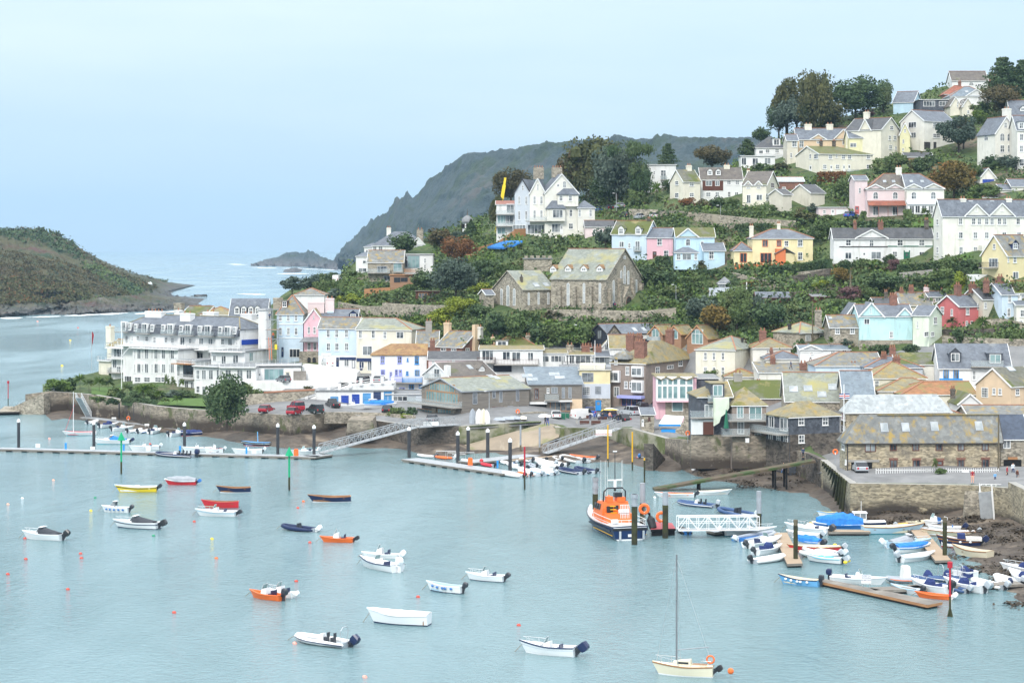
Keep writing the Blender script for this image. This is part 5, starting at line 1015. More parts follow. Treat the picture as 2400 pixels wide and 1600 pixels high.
gangway('grey ribbed gangway with white rails at the right hand quay',W(2316,1224,.7),W(2310,1152,4.8),1.9,1.0,'trim_white',14)
gangway('small white gangway on the sea wall below the hotel',W(208,976,.6),W(184,932,4.9),1.4,1.0,'trim_white',8)
def ramp():
 a,b=W(1532,1146,.1),W(1908,1079,4.3);r=thing('wooden_ramp','long weed covered wooden ramp rising from the water to the quay','ramp',a);d=b-a;s=Vector((-d.y,d.x,0)).normalized()
 mat('weedy_wood',(.13,.095,.065),(.085,.07,.045),.6,rough=.9,spots=[((.05,.075,.025),.4,.5,.6)])
 mb=MB();mb.bar((0,0,0),d,2.6,.35);mb.obj('deck',M['weedy_wood'],r)
 for t in(.28,.75,.82):
  for k in(-1,1):
   mb=MB();p=d*t+s*k*.9;mb.tube([(p.x,p.y,-3),(p.x,p.y,p.z-.1)],.16,7);mb.obj('post',M['void'],r)
ramp()
# piles and poles
def pile(label,x,yb,yt,rad=.28,m='pile_black',cap='trim_white',name='mooring_pile',cat='pile',low=None,lowh=.0,group=None,z0=0.0):
 p=W(vx(x),vy(yb),z0);h=(vy(yb)-vy(yt))/F*p.y;r=thing(name,label,cat,p,0,group);mb=MB();zb=max(lowh,0.01)
 if low:mb.use(M[low]);mb.tube([(0,0,-3),(0,0,lowh)],rad*1.03,12)
 mb.use(M[m]);mb.tube([(0,0,lowh if low else-3),(0,0,h)],rad,12);mb.obj('shaft',None,r)
 if cap:
  mb=MB();mb.tube([(0,0,h-.1),(0,0,h+.25),(0,0,h+.6)],[rad*1.15,rad*1.15,.03],12);mb.obj('cap',M[cap],r)
 return r
mat('pile_black',(.035,.038,.045),(.06,.06,.065),.8,rough=.6);mat('pile_weed',(.03,.028,.02),(.06,.065,.025),1,rough=.95);mat('pile_grey',(.34,.37,.41),(.26,.28,.30),.8,rough=.6);mat('pile_post',(.16,.135,.09),(.10,.085,.06),1,rough=.9)
view('A')
for i,(x,yb,yt,l)in enumerate(((114,1435,1276,'black mooring pile with white cap furthest left on the long pontoon'),(575,1450,1290,'black white capped pile beside the orange lifebuoy on the long pontoon'),(1130,1456,1298,'black white capped pile behind the navy inflatable with seats'),(1702,1478,1304,'black white capped pile next to the green beacon triangle'),(1924,1492,1314,'black white capped pile at the end of the long pontoon'))):pile(l,x,yb,yt,group='white capped mooring piles')
for x,yb,yt,l in((505,1235,1100,'thin dark guide pile beside the small white gangway'),(580,1248,1135,'thin dark guide pile on the sea wall second from the small gangway'),(654,1262,1145,'thin dark guide pile on the sea wall third from the small gangway'),(730,1275,1157,'thin dark guide pile left of the orange lifebuoy on the wall'),(821,1290,1168,'thin dark guide pile right of the orange lifebuoy on the wall'),(928,1308,1185,'thin dark guide pile above the white parked tenders'),(1208,1345,1205,'dark guide pile at the end of the inner pontoon')):pile(l,x,yb,yt,.14,cap=None,group='guide piles on the sea wall')
view('E')
for x,yb,yt,l in((415,972,803,'black white capped pile at the tip of the central pontoon'),(714,1008,831,'black white capped pile midway on the central pontoon front'),(777,950,801,'black white capped pile at the back of the central pontoon'),(897,990,814,'black white capped pile on the rear arm of the central pontoon'),(1034,1058,874,'thick black white capped pile among the crowded tenders')):pile(l,x,yb,yt,.3,group='white capped mooring piles')
for x,yb,yt,l in((1098,950,772,'slim grey post left of the silver gangway foot'),(1215,965,787,'slim grey post at the silver gangway foot')):pile(l,x,yb,yt,.16,'pile_grey',None,low='pile_post',lowh=1.6,name='post',cat='post')
pile('red marker pole standing in water by the tenders',1123,1168,905,.13,'pole_red' if mat('pole_red',(.45,.025,.04),rough=.5)else '',None,'marker_pole','pole','pile_weed',2.2)
mat('pole_yellow',(.75,.42,.02),rough=.5);mat('beacon_green',(.01,.36,.16),rough=.5)
for x,yb,yt,l in((1633,1030,772,'yellow pole standing in front of the silver gangway'),(1783,1050,815,'yellow pole with bent tip by the sea wall'),(1857,1125,975,'yellow pole with dark foot behind the lifeboat')):
 r=pile(l,x,yb,yt,.12,'pole_yellow',None,'marker_pole','pole','pile_weed',1.4 if x<1800 else 3.5)
view('h')
for x,yb,yt,l,lh,m in((245,1050,268,'dark steel pile with collar at the bow of the lifeboat',4.2,'pile_grey'),(885,1362,540,'grey steel pile with weedy foot astern of the lifeboat',5.0,'pile_grey'),(1018,1110,358,'grey steel pile behind the orange lifebuoy board',3.4,'pile_grey'),(1390,1255,510,'grey steel pile on the red lifeboat berth',4.2,'pile_grey')):
 r=pile(l,x,yb,yt,.36,m,None,'steel_pile','pile','pile_weed',lh)
 if x in(245,885):mb=MB();h=(vy(yb)-vy(yt))/F*r.location.y;mb.tube([(0,0,h-.5),(0,0,h)],.45,12);mb.tube([(0,0,h-1.5),(0,0,h-1.2)],.45,12);mb.obj('collar',M['pile_grey'],r)
view('I')
pile('grey steel pile at the end of the white footbridge',467,622,393,.33,'pile_grey',None,'steel_pile','pile','pile_weed',2.0)
pile('weedy post at the tip of the left plank finger',692,832,568,.26,'pile_post',None,'steel_pile','pile','pile_weed',4.4)
pile('weedy post at the tip of the right plank finger',1606,810,553,.26,'pile_post',None,'steel_pile','pile','pile_weed',4.4)
pile('pale timber post beside the grey gangway on the right',1972,600,398,.25,'pile_post',None,'steel_pile','pile','pile_weed',1.5)
def beacon(label,x,yb,yt,col,top,view_):
 view(view_);r=pile(label,x,yb,yt,.15 if top=='tri' else.10,col,None,'beacon','beacon','pile_weed',2.0);h=(vy(yb)-vy(yt))/F*r.location.y;mb=MB()
 if top=='tri':mb.tube([(0,0,h-.1),(0,0,h-.05),(0,0,h+1.3)],[.1,.65,.03],4);
 else:mb.tube([(0,0,h-.2),(0,0,h+.4)],.26,12)
 mb.obj('topmark',M[col],r);return r
beacon('green beacon with triangle top in front of the long pontoon',743,288,80,'beacon_green','tri','F')
beacon('green beacon with triangle top by the gangway pontoon end',1772,388,175,'beacon_green','tri','F')
r=beacon('tall red beacon with drum top before the lower right boats',1638,1160,850,'pole_red','drum','I')
for k in range(4):mb=MB();q=k*1.57+.4;mb.bar((math.cos(q)*.4,math.sin(q)*.4,-.5),(0,0,1.0),.1);mb.obj('brace',M['pile_weed'],r)
beacon('red beacon by the left stone steps',50,1185,1036,'pole_red','drum','A')
# leaning timber fender piles on the quay flank
for i in range(11):
 t=i/10;a=W(1930+56*t,1112+88*t,.2);b=G(1936+52*t,1086+42*t);mb=MB();mb.tube([a+Vector((-.9,-.6,-1)),b+Vector((-.45,-.5,.2))],.2,7)
 tag(mb.obj('fender_pile',M['pile_weed']),'dark weedy fender timber leaning on the left flank of the stone quay','timber','fender timbers leaning on the quay flank')
 # stone steps at the far left, quay steps
def steps(label,top,foot,w,n,m='stone',rail=False):
 r=thing('stone_steps',label,'steps',foot);d=top-foot;s=Vector((-d.y,d.x,0)).normalized()*w;mb=MB()
 for i in range(n):
  a=d*(i/n);b=d*((i+1)/n);z=b.z;q=[Vector((a.x,a.y,z))-s/2,Vector((d.x,d.y,z))-s/2,Vector((d.x,d.y,z))+s/2,Vector((a.x,a.y,z))+s/2];mb.loft([[Vector((p.x,p.y,-foot.z-2 if i==0 else a.z))for p in q],q])
 mb.obj('flight',M[m],r)
 if rail:
  mb=MB()
  for i in range(7):p=d*(i/6)+s/2;mb.bar(p,p+Vector((0,0,1.1)),.07)
  for z in(.6,1.1):mb.bar(s/2+Vector((0,0,z)),d+s/2+Vector((0,0,z)),.06)
  mb.obj('handrail',M['steel'],r)
 return r
view('A')
steps('weathered stone steps descending to the water at the far left',W(vx(300),vy(1100),4.6),W(vx(85),vy(1195),1.0),5,16,rail=True)
deck('low stone landing at the foot of the far left steps',vp((-20,1215),(120,1212),(110,1182),(30,1180)),z=.8,m='stone',edge='dark_stone',name='stone_landing',cat='landing')
steps('stone quay steps beside the grey gangway',W(2282,1150,4.6),W(2277,1208,1.2),2.4,14)
steps('dark stone steps in the sea wall under the blue awning',W(1520,1040,4.4),W(1548,1075,1.2),1.6,12,'dark_stone')
view('D')
steps('steep dark steps with silver rail down the sea wall',W(vx(225),vy(1115),4.6),W(vx(312),vy(1280),1.2),1.6,16,'dark_stone',True)
steps('dark stone steps below the white garage bay',W(vx(45),vy(1145),4.4),W(vx(-10),vy(1240),1.2),1.6,14,'dark_stone')
mb=MB();f=[W(vx(x),vy(y),z)for x,y,z in((135,1260,.5),(190,1262,.5),(205,1100,4),(210,1040,6.5),(180,1040,6.5),(165,1090,4.4))];mb.loft([f,[p+Vector((0,4,0))for p in f]]);tag(mb.obj('buttress_wall',M['sea_wall']),'weed stained curved buttress wall under the white garage bay','wall')
# ------------------------------------------------------------------ boats
def pm(n,c,r=.35):return mat(n,c,rough=r,spec=.5)
for n,c in dict(b_white=(.80,.81,.82),b_cream=(.74,.68,.52),b_navy=(.011,.022,.075),b_blue=(.03,.16,.45),b_sky=(.16,.42,.72),b_lblue=(.42,.60,.72),b_red=(.60,.03,.04),b_orange=(.80,.16,.03),b_yellow=(.85,.62,.03),b_grey=(.42,.46,.50),b_dark=(.03,.035,.045),b_teal=(.02,.36,.46),b_black=(.02,.022,.026),b_turq=(.05,.50,.66),b_lgrey=(.62,.66,.70)).items():pm(n,c)
mat('b_wood',(.34,.17,.075),(.26,.12,.05),2,rough=.45,st=(.5,3,1));mat('tarp_blue',(.03,.22,.62),(.02,.15,.46),2,rough=.7);mat('tarp_navy',(.02,.035,.13),(.03,.05,.17),2,rough=.75);mat('tarp_grey',(.35,.37,.40),(.28,.30,.33),2,rough=.75);mat('tarp_black',(.035,.04,.05),(.05,.055,.065),2,rough=.7);mat('tarp_white',(.74,.73,.70),(.66,.64,.60),2,rough=.8)
mat('tube_white',(.74,.74,.73),(.66,.66,.65),1,rough=.55);mat('tube_grey',(.36,.39,.43),(.30,.33,.37),1,rough=.6);mat('tube_navy',(.016,.03,.09),(.012,.024,.07),1,rough=.55);mat('tube_blue',(.05,.10,.22),(.04,.08,.18),1,rough=.55);mat('tube_black',(.025,.027,.03),(.04,.042,.046),1,rough=.6);mat('tube_red',(.55,.03,.05),(.45,.03,.05),1,rough=.55);mat('tube_orange',(.75,.17,.04),(.62,.14,.04),1,rough=.55)
BC={}
def stations(L,Bm,fb,sheer=.35,n=12,transom=.78,full=.5):
 out=[]
 for i in range(n+1):
  t=i/n;x=-L/2+L*t
  b=Bm/2*(transom+(1-transom)*min(1,t/.45))if t<.45 else Bm/2*max(.02,1-((t-.45)/.55)**(2.0+full))
  z=fb*(1+sheer*max(0,(t-.35)/.65)**2+.12*(1-t)**3);out.append((x,b,z,t))
 return out
def hull(L,Bm,fb,side,bottom,inside,gun,sheer=.4,transom=.78,open_=True,deck=None,deck_t=1.0,stripe=None,floor=.12,full=.5):
 mb=MB();L=L*.95;st=stations(L,Bm,fb,sheer,transom=transom,full=full);rk=lambda t,z:L*max(0,t-.60)**1.3*.32*z/fb-.025*L
 def ring(f,zf):return[(x+rk(t,z*f),b*((.76-.22*t)+(.24+.22*t)*f**.8),z*f)for x,b,z,t in st]
 lv=[(0.0,.0),(.16,0),(.62,0),(.74,0),(.97,0)]
 def sidestrip(p,q,flip):
  for i in range(len(p)-1):
   for s in(1,-1):
    a,b,c,d=[(v[0],v[1]*s,v[2])for v in(p[i],p[i+1],q[i+1],q[i])];mb.poly([a,b,c,d],flip=(s>0)!=flip)
 L0=[(x+rk(t,-.1),b*.55,-.22)for x,b,z,t in st];L1=ring(.10,0);L2=ring(.62,0);L3=ring(.76,0);L4=ring(1.0,0)
 mb.use(M[bottom]);sidestrip(L0,L1,False);mb.use(M[side]);sidestrip(L1,L2,False);mb.use(M[stripe or side]);sidestrip(L2,L3,False);mb.use(M[side]);sidestrip(L3,L4,False)
 for A,B_,m in((L0,L1,bottom),(L1,L2,side),(L2,L3,stripe or side),(L3,L4,side)):
  mb.use(M[m]);a,b=A[0],B_[0];mb.poly([(a[0],-a[1],a[2]),(a[0],a[1],a[2]),(b[0],b[1],b[2]),(b[0],-b[1],b[2])][::-1])
 g=[(x,max(b-.10,.005),z+.035)for x,b,z in L4];G4=[(x,b+.035,z+.03)for x,b,z in L4];G5=[(x,b+.035,z-.06)for x,b,z in L4]
 mb.use(M[gun]);sidestrip(G5,G4,False);sidestrip(G4,g,True)
 mb.poly([(G4[0][0]-.02,-G4[0][1],G4[0][2]),(G4[0][0]-.02,G4[0][1],G4[0][2]),(g[0][0]+.08,g[0][1],g[0][2]),(g[0][0]+.08,-g[0][1],g[0][2])])
 mb.use(M[inside])
 if open_:
  f=[(x*.97,b*.72,floor)for x,b,z,t in st];sidestrip(g,f,False);mb.use(M[deck or inside])
  for i in range(len(f)-1):a,b=f[i],f[i+1];mb.poly([(a[0],-a[1],floor),(b[0],-b[1],floor),(b[0],b[1],floor),(a[0],a[1],floor)])
  mb.use(M[inside]);a,b=g[0],f[0];mb.poly([(a[0]+.08,-a[1],a[2]),(a[0]+.08,a[1],a[2]),(b[0]+.1,b[1],floor),(b[0]+.1,-b[1],floor)])
 else:
  mb.use(M[deck or inside])
  for i in range(len(g)-1):
   a,b=g[i],g[i+1];mb.poly([(a[0],-a[1],a[2]),(b[0],-b[1],b[2]),(b[0],0,b[2]+.08),(a[0],0,a[2]+.08)]);mb.poly([(a[0],0,a[2]+.08),(b[0],0,b[2]+.08),(b[0],b[1],b[2]),(a[0],a[1],a[2])])
 if open_ and deck_t<1:
  mb.use(M[deck or inside]);q=[p for p,s in zip(g,st)if s[3]>=deck_t-.01]
  for a,b in zip(q,q[1:]):mb.poly([(a[0],-a[1],a[2]+.01),(b[0],-b[1],b[2]+.01),(b[0],b[1],b[2]+.01),(a[0],a[1],a[2]+.01)])
  a=q[0];mb.poly([(a[0],-a[1],a[2]),(a[0],a[1],a[2]),(a[0],a[1]*.8,floor),(a[0],-a[1]*.8,floor)])
 return mb
def bpart(key,name,root,fn,loc=(0,0,0),rot=None,smooth=False):
 if key not in BC:mb=fn();BC[key]=mb.mesh(name,smooth)
 o=link(name,BC[key],root,loc)
 if rot:o.rotation_euler=rot
 return o
def outboard(root,x,z,col='b_dark',tilt=0,s=1.0):
 leg=lambda:MB().use(M['b_dark' if col!='b_white' else 'b_white']).box((-.30,-.07,-.75),(-.06,.07,.25)).box((-.42,-.05,-.78),(.0,.05,-.62)).box((-.16,-.15,.0),(.06,.15,.18)).tube([(-.42,0,-.7),(-.5,0,-.7)],[.14,.14],8)
 o=bpart('leg'+col,'outboard_motor',root,leg,(x,0,z));o.scale=(s,s,s);o.rotation_euler=(0,R(tilt),0)
 cw=lambda:MB().use(M[col]).loft([[(-.40,-.17,.2),(.02,-.17,.2),(.02,.17,.2),(-.40,.17,.2)],[(-.46,-.2,.38),(.06,-.2,.38),(.06,.2,.38),(-.46,.2,.38)],[(-.45,-.19,.62),(.02,-.19,.66),(.02,.19,.66),(-.45,.19,.62)],[(-.36,-.12,.74),(-.04,-.12,.76),(-.04,.12,.76),(-.36,.12,.74)]])
 bpart('cowl'+col,'cowl',o,cw)
 return o
def frame_boat(label,name,bow,stern,z=0.0,L=None,cat='boat',group=None,roll=0):
 a=W(vx(bow[0]),vy(bow[1]),z);b=W(vx(stern[0]),vy(stern[1]),z);d=a-b;ln=L or d.length;c=(a+b)/2
 return thing(name,label,cat,c,math.atan2(d.y,d.x),group),ln
def outb(r,L,fb,ob):
 if r.location.y<345:bpart(f'rope{L:.1f}{fb:.1f}','mooring_line',r,lambda:MB().use(M['rope']).tube([(L*.5,0,fb*1.2),(L*.5+.5,.1,fb*.5),(L*.5+.9,.2,-.1)],.03,4))
 if ob:outboard(r,-L/2-.02,fb*.85,ob[0],ob[1]if len(ob)>1 else 0,ob[2]if len(ob)>2 else min(1.25,.75+L*.06))
def seat_row(r,L,Bm,z,m,ts):
 for t in ts:k=round(Bm*.8,2);bpart(f'th{k}{m}','thwart',r,lambda:MB().use(M[m]).box((-.13,-k/2,-.03),(.13,k/2,.03)),(-L/2+L*t,0,z))
def rail_bow(r,L,Bm,fb,h=.45):
 def fn():
  mb=MB();mb.use(M['steel']);st=[s for s in stations(L,Bm,fb)if s[3]>.55];top=[(x+.05,b*.92,z+h)for x,b,z,t in st]+[(x+.05,-b*.92,z+h)for x,b,z,t in st[::-1]]
  mb.tube(top,.022,5)
  for x,b,z,t in st[::2]:
   for s in(1,-1):mb.bar((x,s*b*.92,z),(x+.05,s*b*.92,z+h),.035)
  return mb
 bpart(f'rail{L:.1f}{Bm:.1f}','bow_rail',r,fn)
def open_boat(label,bow,stern,side='b_white',bottom='b_white',inside='b_cream',gun='b_wood',ob=None,thw=3,stripe=None,L=None,fb=.55,Bk=.33,floor=.12,oars=False,fend=0,fcol='b_blue',z=0.0,group=None,name='rowing_boat',deck_t=1.0,deck=None,tr=.7):
 r,L=frame_boat(label,name,bow,stern,z,L,group=group);Bm=L*Bk
 hull(L,Bm,fb,side,bottom,inside,gun,.5,tr,stripe=stripe,deck_t=deck_t,deck=deck,floor=floor).obj('hull',None,r)
 seat_row(r,L,Bm,fb*.72,gun if gun=='b_wood' else inside,[.18,.45,.68][:thw])
 outb(r,L,fb,ob)
 for i in range(fend):
  t=.2+.6*i/max(1,fend-1);b=[s for s in stations(L,Bm,fb,.5,transom=tr)if s[3]>=t][0]
  for s in(1,-1):bpart('fend'+fcol,'fender',r,lambda:MB().use(M[fcol]).ball((0,0,0),(.18,.09,.13),7,5),(b[0],s*(b[1]+.06),b[2]*.7))
 if oars:bpart('oar','oar',r,lambda:MB().use(M['b_wood']).bar((-1.2,0,0),(1.2,.2,0),.05).box((1.1,.1,-.02),(1.6,.28,.02)),(0,.2,fb*.9))
 return r
def console_boat(label,bow,stern,side='b_white',bottom='b_white',ob=('b_dark',-30),stripe=None,rail=True,cons='b_white',screen=True,L=None,fb=.6,gun='b_white',inside='b_white',cover=None,name='motor_boat',group=None,deck_t=.66,Bk=.36,z=0.0,seatm='b_navy',deck=None):
 r,L=frame_boat(label,name,bow,stern,z,L,group=group);Bm=L*Bk
 hull(L,Bm,fb,side,bottom,inside,gun,.45,.85,stripe=stripe,deck_t=deck_t,floor=.2,full=.3,deck=deck).obj('hull',None,r)
 bpart('cons'+cons+str(bool(cover)),'console',r,(lambda:MB().use(M[cons]).loft([[(-.4,-.45,0),(.45,-.45,0),(.45,.45,0),(-.4,.45,0)],[(-.3,-.4,1.0),(.25,-.4,.85),(.25,.4,.85),(-.3,.4,1.0)]]))if not cover else(lambda:MB().use(M[cover]).loft([[(-.55,-.5,-.1),(.6,-.5,-.1),(.6,.5,-.1),(-.55,.5,-.1)],[(-.4,-.42,.85),(.35,-.42,.8),(.35,.42,.8),(-.4,.42,.85)],[(-.2,-.3,1.15),(.15,-.3,1.1),(.15,.3,1.1),(-.2,.3,1.15)]])),(L*.04,0,.2))
 if screen and not cover:bpart('scr','windscreen',r,lambda:MB().use(M['glass_green']).poly([(.24,-.4,.85),(.24,.4,.85),(.0,.32,1.35),(.0,-.32,1.35)]).use(M['steel']).tube([(.24,-.4,.85),(.0,-.32,1.37),(.0,.32,1.37),(.24,.4,.85)],.03,5),(L*.04,0,.2))
 bpart('hseat'+(cover or seatm),'seat',r,lambda:MB().use(M[cover or seatm]).box((-.25,-.45,0),(.2,.45,.45)).box((-.3,-.45,.45),(-.2,.45,.8)),(-L*.17,0,.2))
 if rail:rail_bow(r,L,Bm,fb)
 outb(r,L,fb,ob);return r
def cabin_boat(label,bow,stern,side='b_white',bottom='b_white',stripe=None,canopy='tarp_black',ob=('b_dark',-35),L=None,cabin=True,wheel=False,top='b_white',fb=.75,z=0.0,fend=None,rail=True,group=None,name='cabin_cruiser'):
 r,L=frame_boat(label,name,bow,stern,z,L,group=group);Bm=L*.37
 hull(L,Bm,fb,side,bottom,top,top,.4,.85,stripe=stripe,deck_t=.52,floor=.25,full=.4).obj('hull',None,r);f2=fb*1.0
 if cabin and not wheel:
  w=Bm*.32
  bpart(f'cab{L:.1f}{top}','cabin',r,lambda:MB().use(M[top]).loft([[(0,-w,0),(L*.30,-w*.35,.1),(L*.30,w*.35,.1),(0,w,0)],[(.05,-w*.9,.42),(L*.18,-w*.4,.34),(L*.18,w*.4,.34),(.05,w*.9,.42)]]),(L*.04,0,f2))
  bpart(f'scr{L:.1f}','windscreen',r,lambda:MB().use(M['glass']).loft([[(0,-w,.0),(.75,-w*.8,.0),(.75,w*.8,.0),(0,w,.0)],[(-.1,-w*.9,.62),(.25,-w*.7,.6),(.25,w*.7,.6),(-.1,w*.9,.62)]]).use(M['b_white']).box((-.2,-w*.95,.6),(.3,w*.95,.66)),(L*.02,0,f2+.25))
 if wheel:
  w=Bm*.34
  def wh():
   mb=MB();mb.use(M[top]);mb.box((-.7,-w,0),(.9,w,.55));mb.box((-.85,-w-.06,1.25),(1.0,w+.06,1.36));
   for x,y in((-.68,-w+.03),(-.68,w-.03),(.86,-w+.03),(.86,w-.03),(.1,-w+.03),(.1,w-.03)):mb.bar((x,y,.5),(x,y,1.3),.09)
   mb.use(M['glass']);mb.box((-.66,-w+.02,.55),(.86,w-.02,1.25));return mb
  bpart(f'wh{w:.2f}{top}','wheelhouse',r,wh,(L*.08,0,f2*.9))
  bpart('mastb','mast',r,lambda:MB().use(M['b_white']).tube([(0,0,0),(0,0,1.6)],.03,5),(L*.06,0,f2+1.1))
 if canopy:
  w=Bm*.42;q=L*.42
  bpart(f'can{L:.1f}{canopy}','canopy',r,lambda:MB().use(M[canopy]).loft([[(x,w*math.cos(math.pi*k/6)*s,h*math.sin(math.pi*k/6))for k in range(7)]for x,h,s in((-q,.22,.96),(-q*.5,.5,1),(-q*.15,.74,1),(.15,.86,.92),(.35,.6,.85))],close=False,cap=(True,True)),(L*.02,0,fb+.02))
 if rail:rail_bow(r,L,Bm,fb,.4)
 if fend:
  for i in range(5):
   for s in(1,-1):b=stations(L,Bm,fb,.4,transom=.85)[2+2*i];bpart('fend'+fend,'fender',r,lambda:MB().use(M[fend]).ball((0,0,0),(.18,.09,.13),7,5),(b[0],s*(b[1]+.05),.42))
 outb(r,L,fb,ob);return r
def covered_boat(label,bow,stern,side='b_white',cover='tarp_blue',bottom='b_white',ob=None,L=None,hump=.45,fb=.6,z=0.0,stripe=None,group=None,name='covered_boat',gun='b_white',Bk=.35):
 r,L=frame_boat(label,name,bow,stern,z,L,group=group);Bm=L*Bk;hull(L,Bm,fb,side,bottom,'b_white',gun,.4,.82,open_=False,stripe=stripe).obj('hull',None,r)
 def fn():
  rings=[];random.seed(int(L*100))
  for x,b,zz,t in stations(L,Bm,fb,.4,transom=.82):
   hh=hump*(.35+.65*math.sin(math.pi*min(1,max(0,.1+t*.85))))*(1+.25*(random.random()-.5))
   rings.append([(x*.985,(b+.06)*math.cos(math.pi*k/6),zz-.12+(hh+.12)*math.sin(math.pi*k/6)**.8)for k in range(7)])
  return MB().use(M[cover]).loft(rings,close=False)
 bpart(label,'cover',r,fn);outb(r,L,fb,ob);return r
def rib(label,bow,stern,tube='tube_white',ob=('b_dark',-25),L=None,cons=None,floor='b_grey',z=0.0,stripe=None,group=None,name='inflatable_boat',frame=False,cover=None,seats=0):
 r,L=frame_boat(label,name,bow,stern,z,L,group=group);Bm=L*.42;R_=min(.26,L*.06)
 def tb():
  mb=MB();mb.use(M[tube]);y=Bm/2-R_;pts=[(-L/2,y,R_*1.0),(-L*.1,y,R_*1.1),(L*.15,y*.95,R_*1.25),(L*.33,y*.72,R_*1.6),(L*.44,y*.36,R_*1.95),(L/2-R_,0,R_*2.1)]
  pts=pts+[(a,-b,c)for a,b,c in pts[-2::-1]];n=len(pts);mb.tube(pts,[R_*.55]+[R_]*(n-2)+[R_*.55],9)
  if stripe:
   mb.use(M[stripe]);mb.tube([(a,b*(1+R_/max(.3,abs(b))*.93)if abs(b)>.05 else b,c)if abs(b)>.05 else(a+R_*.93,0,c)for a,b,c in pts],R_*.22,5)
  return mb
 bpart(f'rib{L:.2f}{tube}{stripe}','tube',r,tb,smooth=True)
 bpart(f'ribf{L:.2f}{floor}','hull',r,lambda:MB().use(M[floor]).loft([[(-L/2+.1,-Bm/2+R_,.02),(L*.3,-Bm*.3,.05),(L*.42,0,.12),(L*.3,Bm*.3,.05),(-L/2+.1,Bm/2-R_,.02)],[(-L/2+.1,-Bm/2+R_,.16),(L*.3,-Bm*.3,.2),(L*.42,0,.3),(L*.3,Bm*.3,.2),(-L/2+.1,Bm/2-R_,.16)]]).box((-L/2+.05,-Bm/2+R_,.0),(-L/2+.13,Bm/2-R_,.5)))
 if cons:bpart('rc'+cons,'console',r,lambda:MB().use(M[cons]).loft([[(-.3,-.3,0),(.35,-.3,0),(.35,.3,0),(-.3,.3,0)],[(-.2,-.28,.85),(.1,-.28,.8),(.1,.28,.8),(-.2,.28,.85)]]),(0,0,.15))
 if cover:bpart('rcv'+cover,'console_cover',r,lambda:MB().use(M[cover]).loft([[(-.5,-.45,0),(.5,-.45,0),(.5,.45,0),(-.5,.45,0)],[(-.35,-.4,.7),(.3,-.4,.7),(.3,.4,.7),(-.35,.4,.7)],[(-.1,-.2,1.1),(.1,-.2,1.1),(.1,.2,1.1),(-.1,.2,1.1)]]),(-L*.05,0,.15))
 for i in range(seats):bpart('rs','seat',r,lambda:MB().use(M['b_dark']).box((-.2,-.2,0),(.2,.2,.5)).box((-.24,-.2,.5),(-.16,.2,.95)),(-L*.08-i*.75,0,.18))
 if frame:bpart('fr','roll_bar',r,lambda:MB().use(M['steel']).tube([(0,-.6,0),(-.05,-.6,1.2),(-.08,-.3,1.5),(-.08,.3,1.5),(-.05,.6,1.2),(0,.6,0)],.035,6),(-L*.4,0,.3))
 outb(r,L,.42,ob);return r
view('F')
r=open_boat('teal hulled sailing dinghy with bare white mast by the hotel wall',(425,52),(563,50),'b_white','b_teal','b_red','b_white',L=6.0,stripe='b_white',name='sailing_dinghy',fb=.6)
bpart('dm','mast',r,lambda:MB().use(M['b_white']).tube([(1.4,0,.2),(1.4,0,8.6)],[.07,.05],6).use(M['b_red']).tube([(1.2,0,6.0),(3.0,0,.8)],.03,4))
cabin_boat('white cabin boat with bright blue canopy behind the pontoon',(614,104),(768,104),bottom='b_teal',canopy='tarp_blue',ob=('b_navy',-45),L=6.4)
r=rib('long navy inflatable with rows of seats moored at the long pontoon',(965,176),(1185,186),'tube_navy',('b_navy',0,1.5),8.2,'b_white',seats=4,stripe='tube_white')
r=open_boat('black dinghy with red bottom and short blue mast off the beach',(1503,112),(1640,116),'b_black','b_red','b_sky','b_black',L=5.6,stripe='b_white',name='sailing_dinghy')
bpart('bm','mast',r,lambda:MB().use(M['b_sky']).tube([(-.3,0,.2),(-.2,0,2.6)],.09,6))
r=open_boat('bright yellow open boat with navy stripe and small cuddy',(722,398),(960,396),'b_yellow','b_yellow','b_white','b_white',('b_dark',-40),2,'b_navy',fb=.75,deck_t=.82);bpart('cud','console',r,lambda:MB().use(M['b_white']).box((-.3,-.3,.2),(.3,.3,1.0)))
covered_boat('red open boat under a sloping pale grey cover',(1022,352),(1203,354),'b_red','tarp_grey','b_red',('b_blue',-50),hump=.75)
open_boat('navy clinker boat with wooden trim and orange buoy inboard',(1340,402),(1536,400),'b_navy','b_white','b_wood','b_wood',fb=.72)
r=open_boat('bright red clinker boat lying behind a white speedboat',(1250,495),(1462,493),'b_red','b_red','b_wood','b_red',fb=.8)
console_boat('white speedboat in front of the red clinker boat',(1214,540),(1448,548),stripe='b_lblue',ob=('b_dark',-50),fb=.62)
cabin_boat('small white cuddy boat with blue fenders along its side',(634,518),(792,524),ob=('b_dark',-30),canopy=None,fend='b_blue',rail=False,fb=.65)
cabin_boat('white cabin cruiser with navy stripe and black canopy',(712,612),(972,624),bottom='b_navy',stripe='b_navy',ob=('b_black',-50,1.5))
cabin_boat('white cabin cruiser with low black cover furthest left',(154,680),(384,694),stripe=None,ob=('b_black',-35,1.4),fb=.7)
r=open_boat('long navy clinker launch with cockpit bench beyond the green beacon',(1905,460),(2150,457),'b_navy','b_white','b_wood','b_wood',fb=.75)
rib('dark blue inflatable with white outboard in mid harbour',(1728,625),(1935,642),'tube_navy',('b_white',-45,1.2),None,'b_dark')
r=console_boat('orange dory with white console and black raised outboard',(1974,702),(2165,706),'b_orange','b_orange',('b_black',-50),rail=False,inside='b_orange',gun='b_orange',fb=.5,deck_t=1.0)
console_boat('small white speedboat half hidden behind the orange dory',(1650,1032),(1796,1048),ob=('b_white',-55),fb=.55)
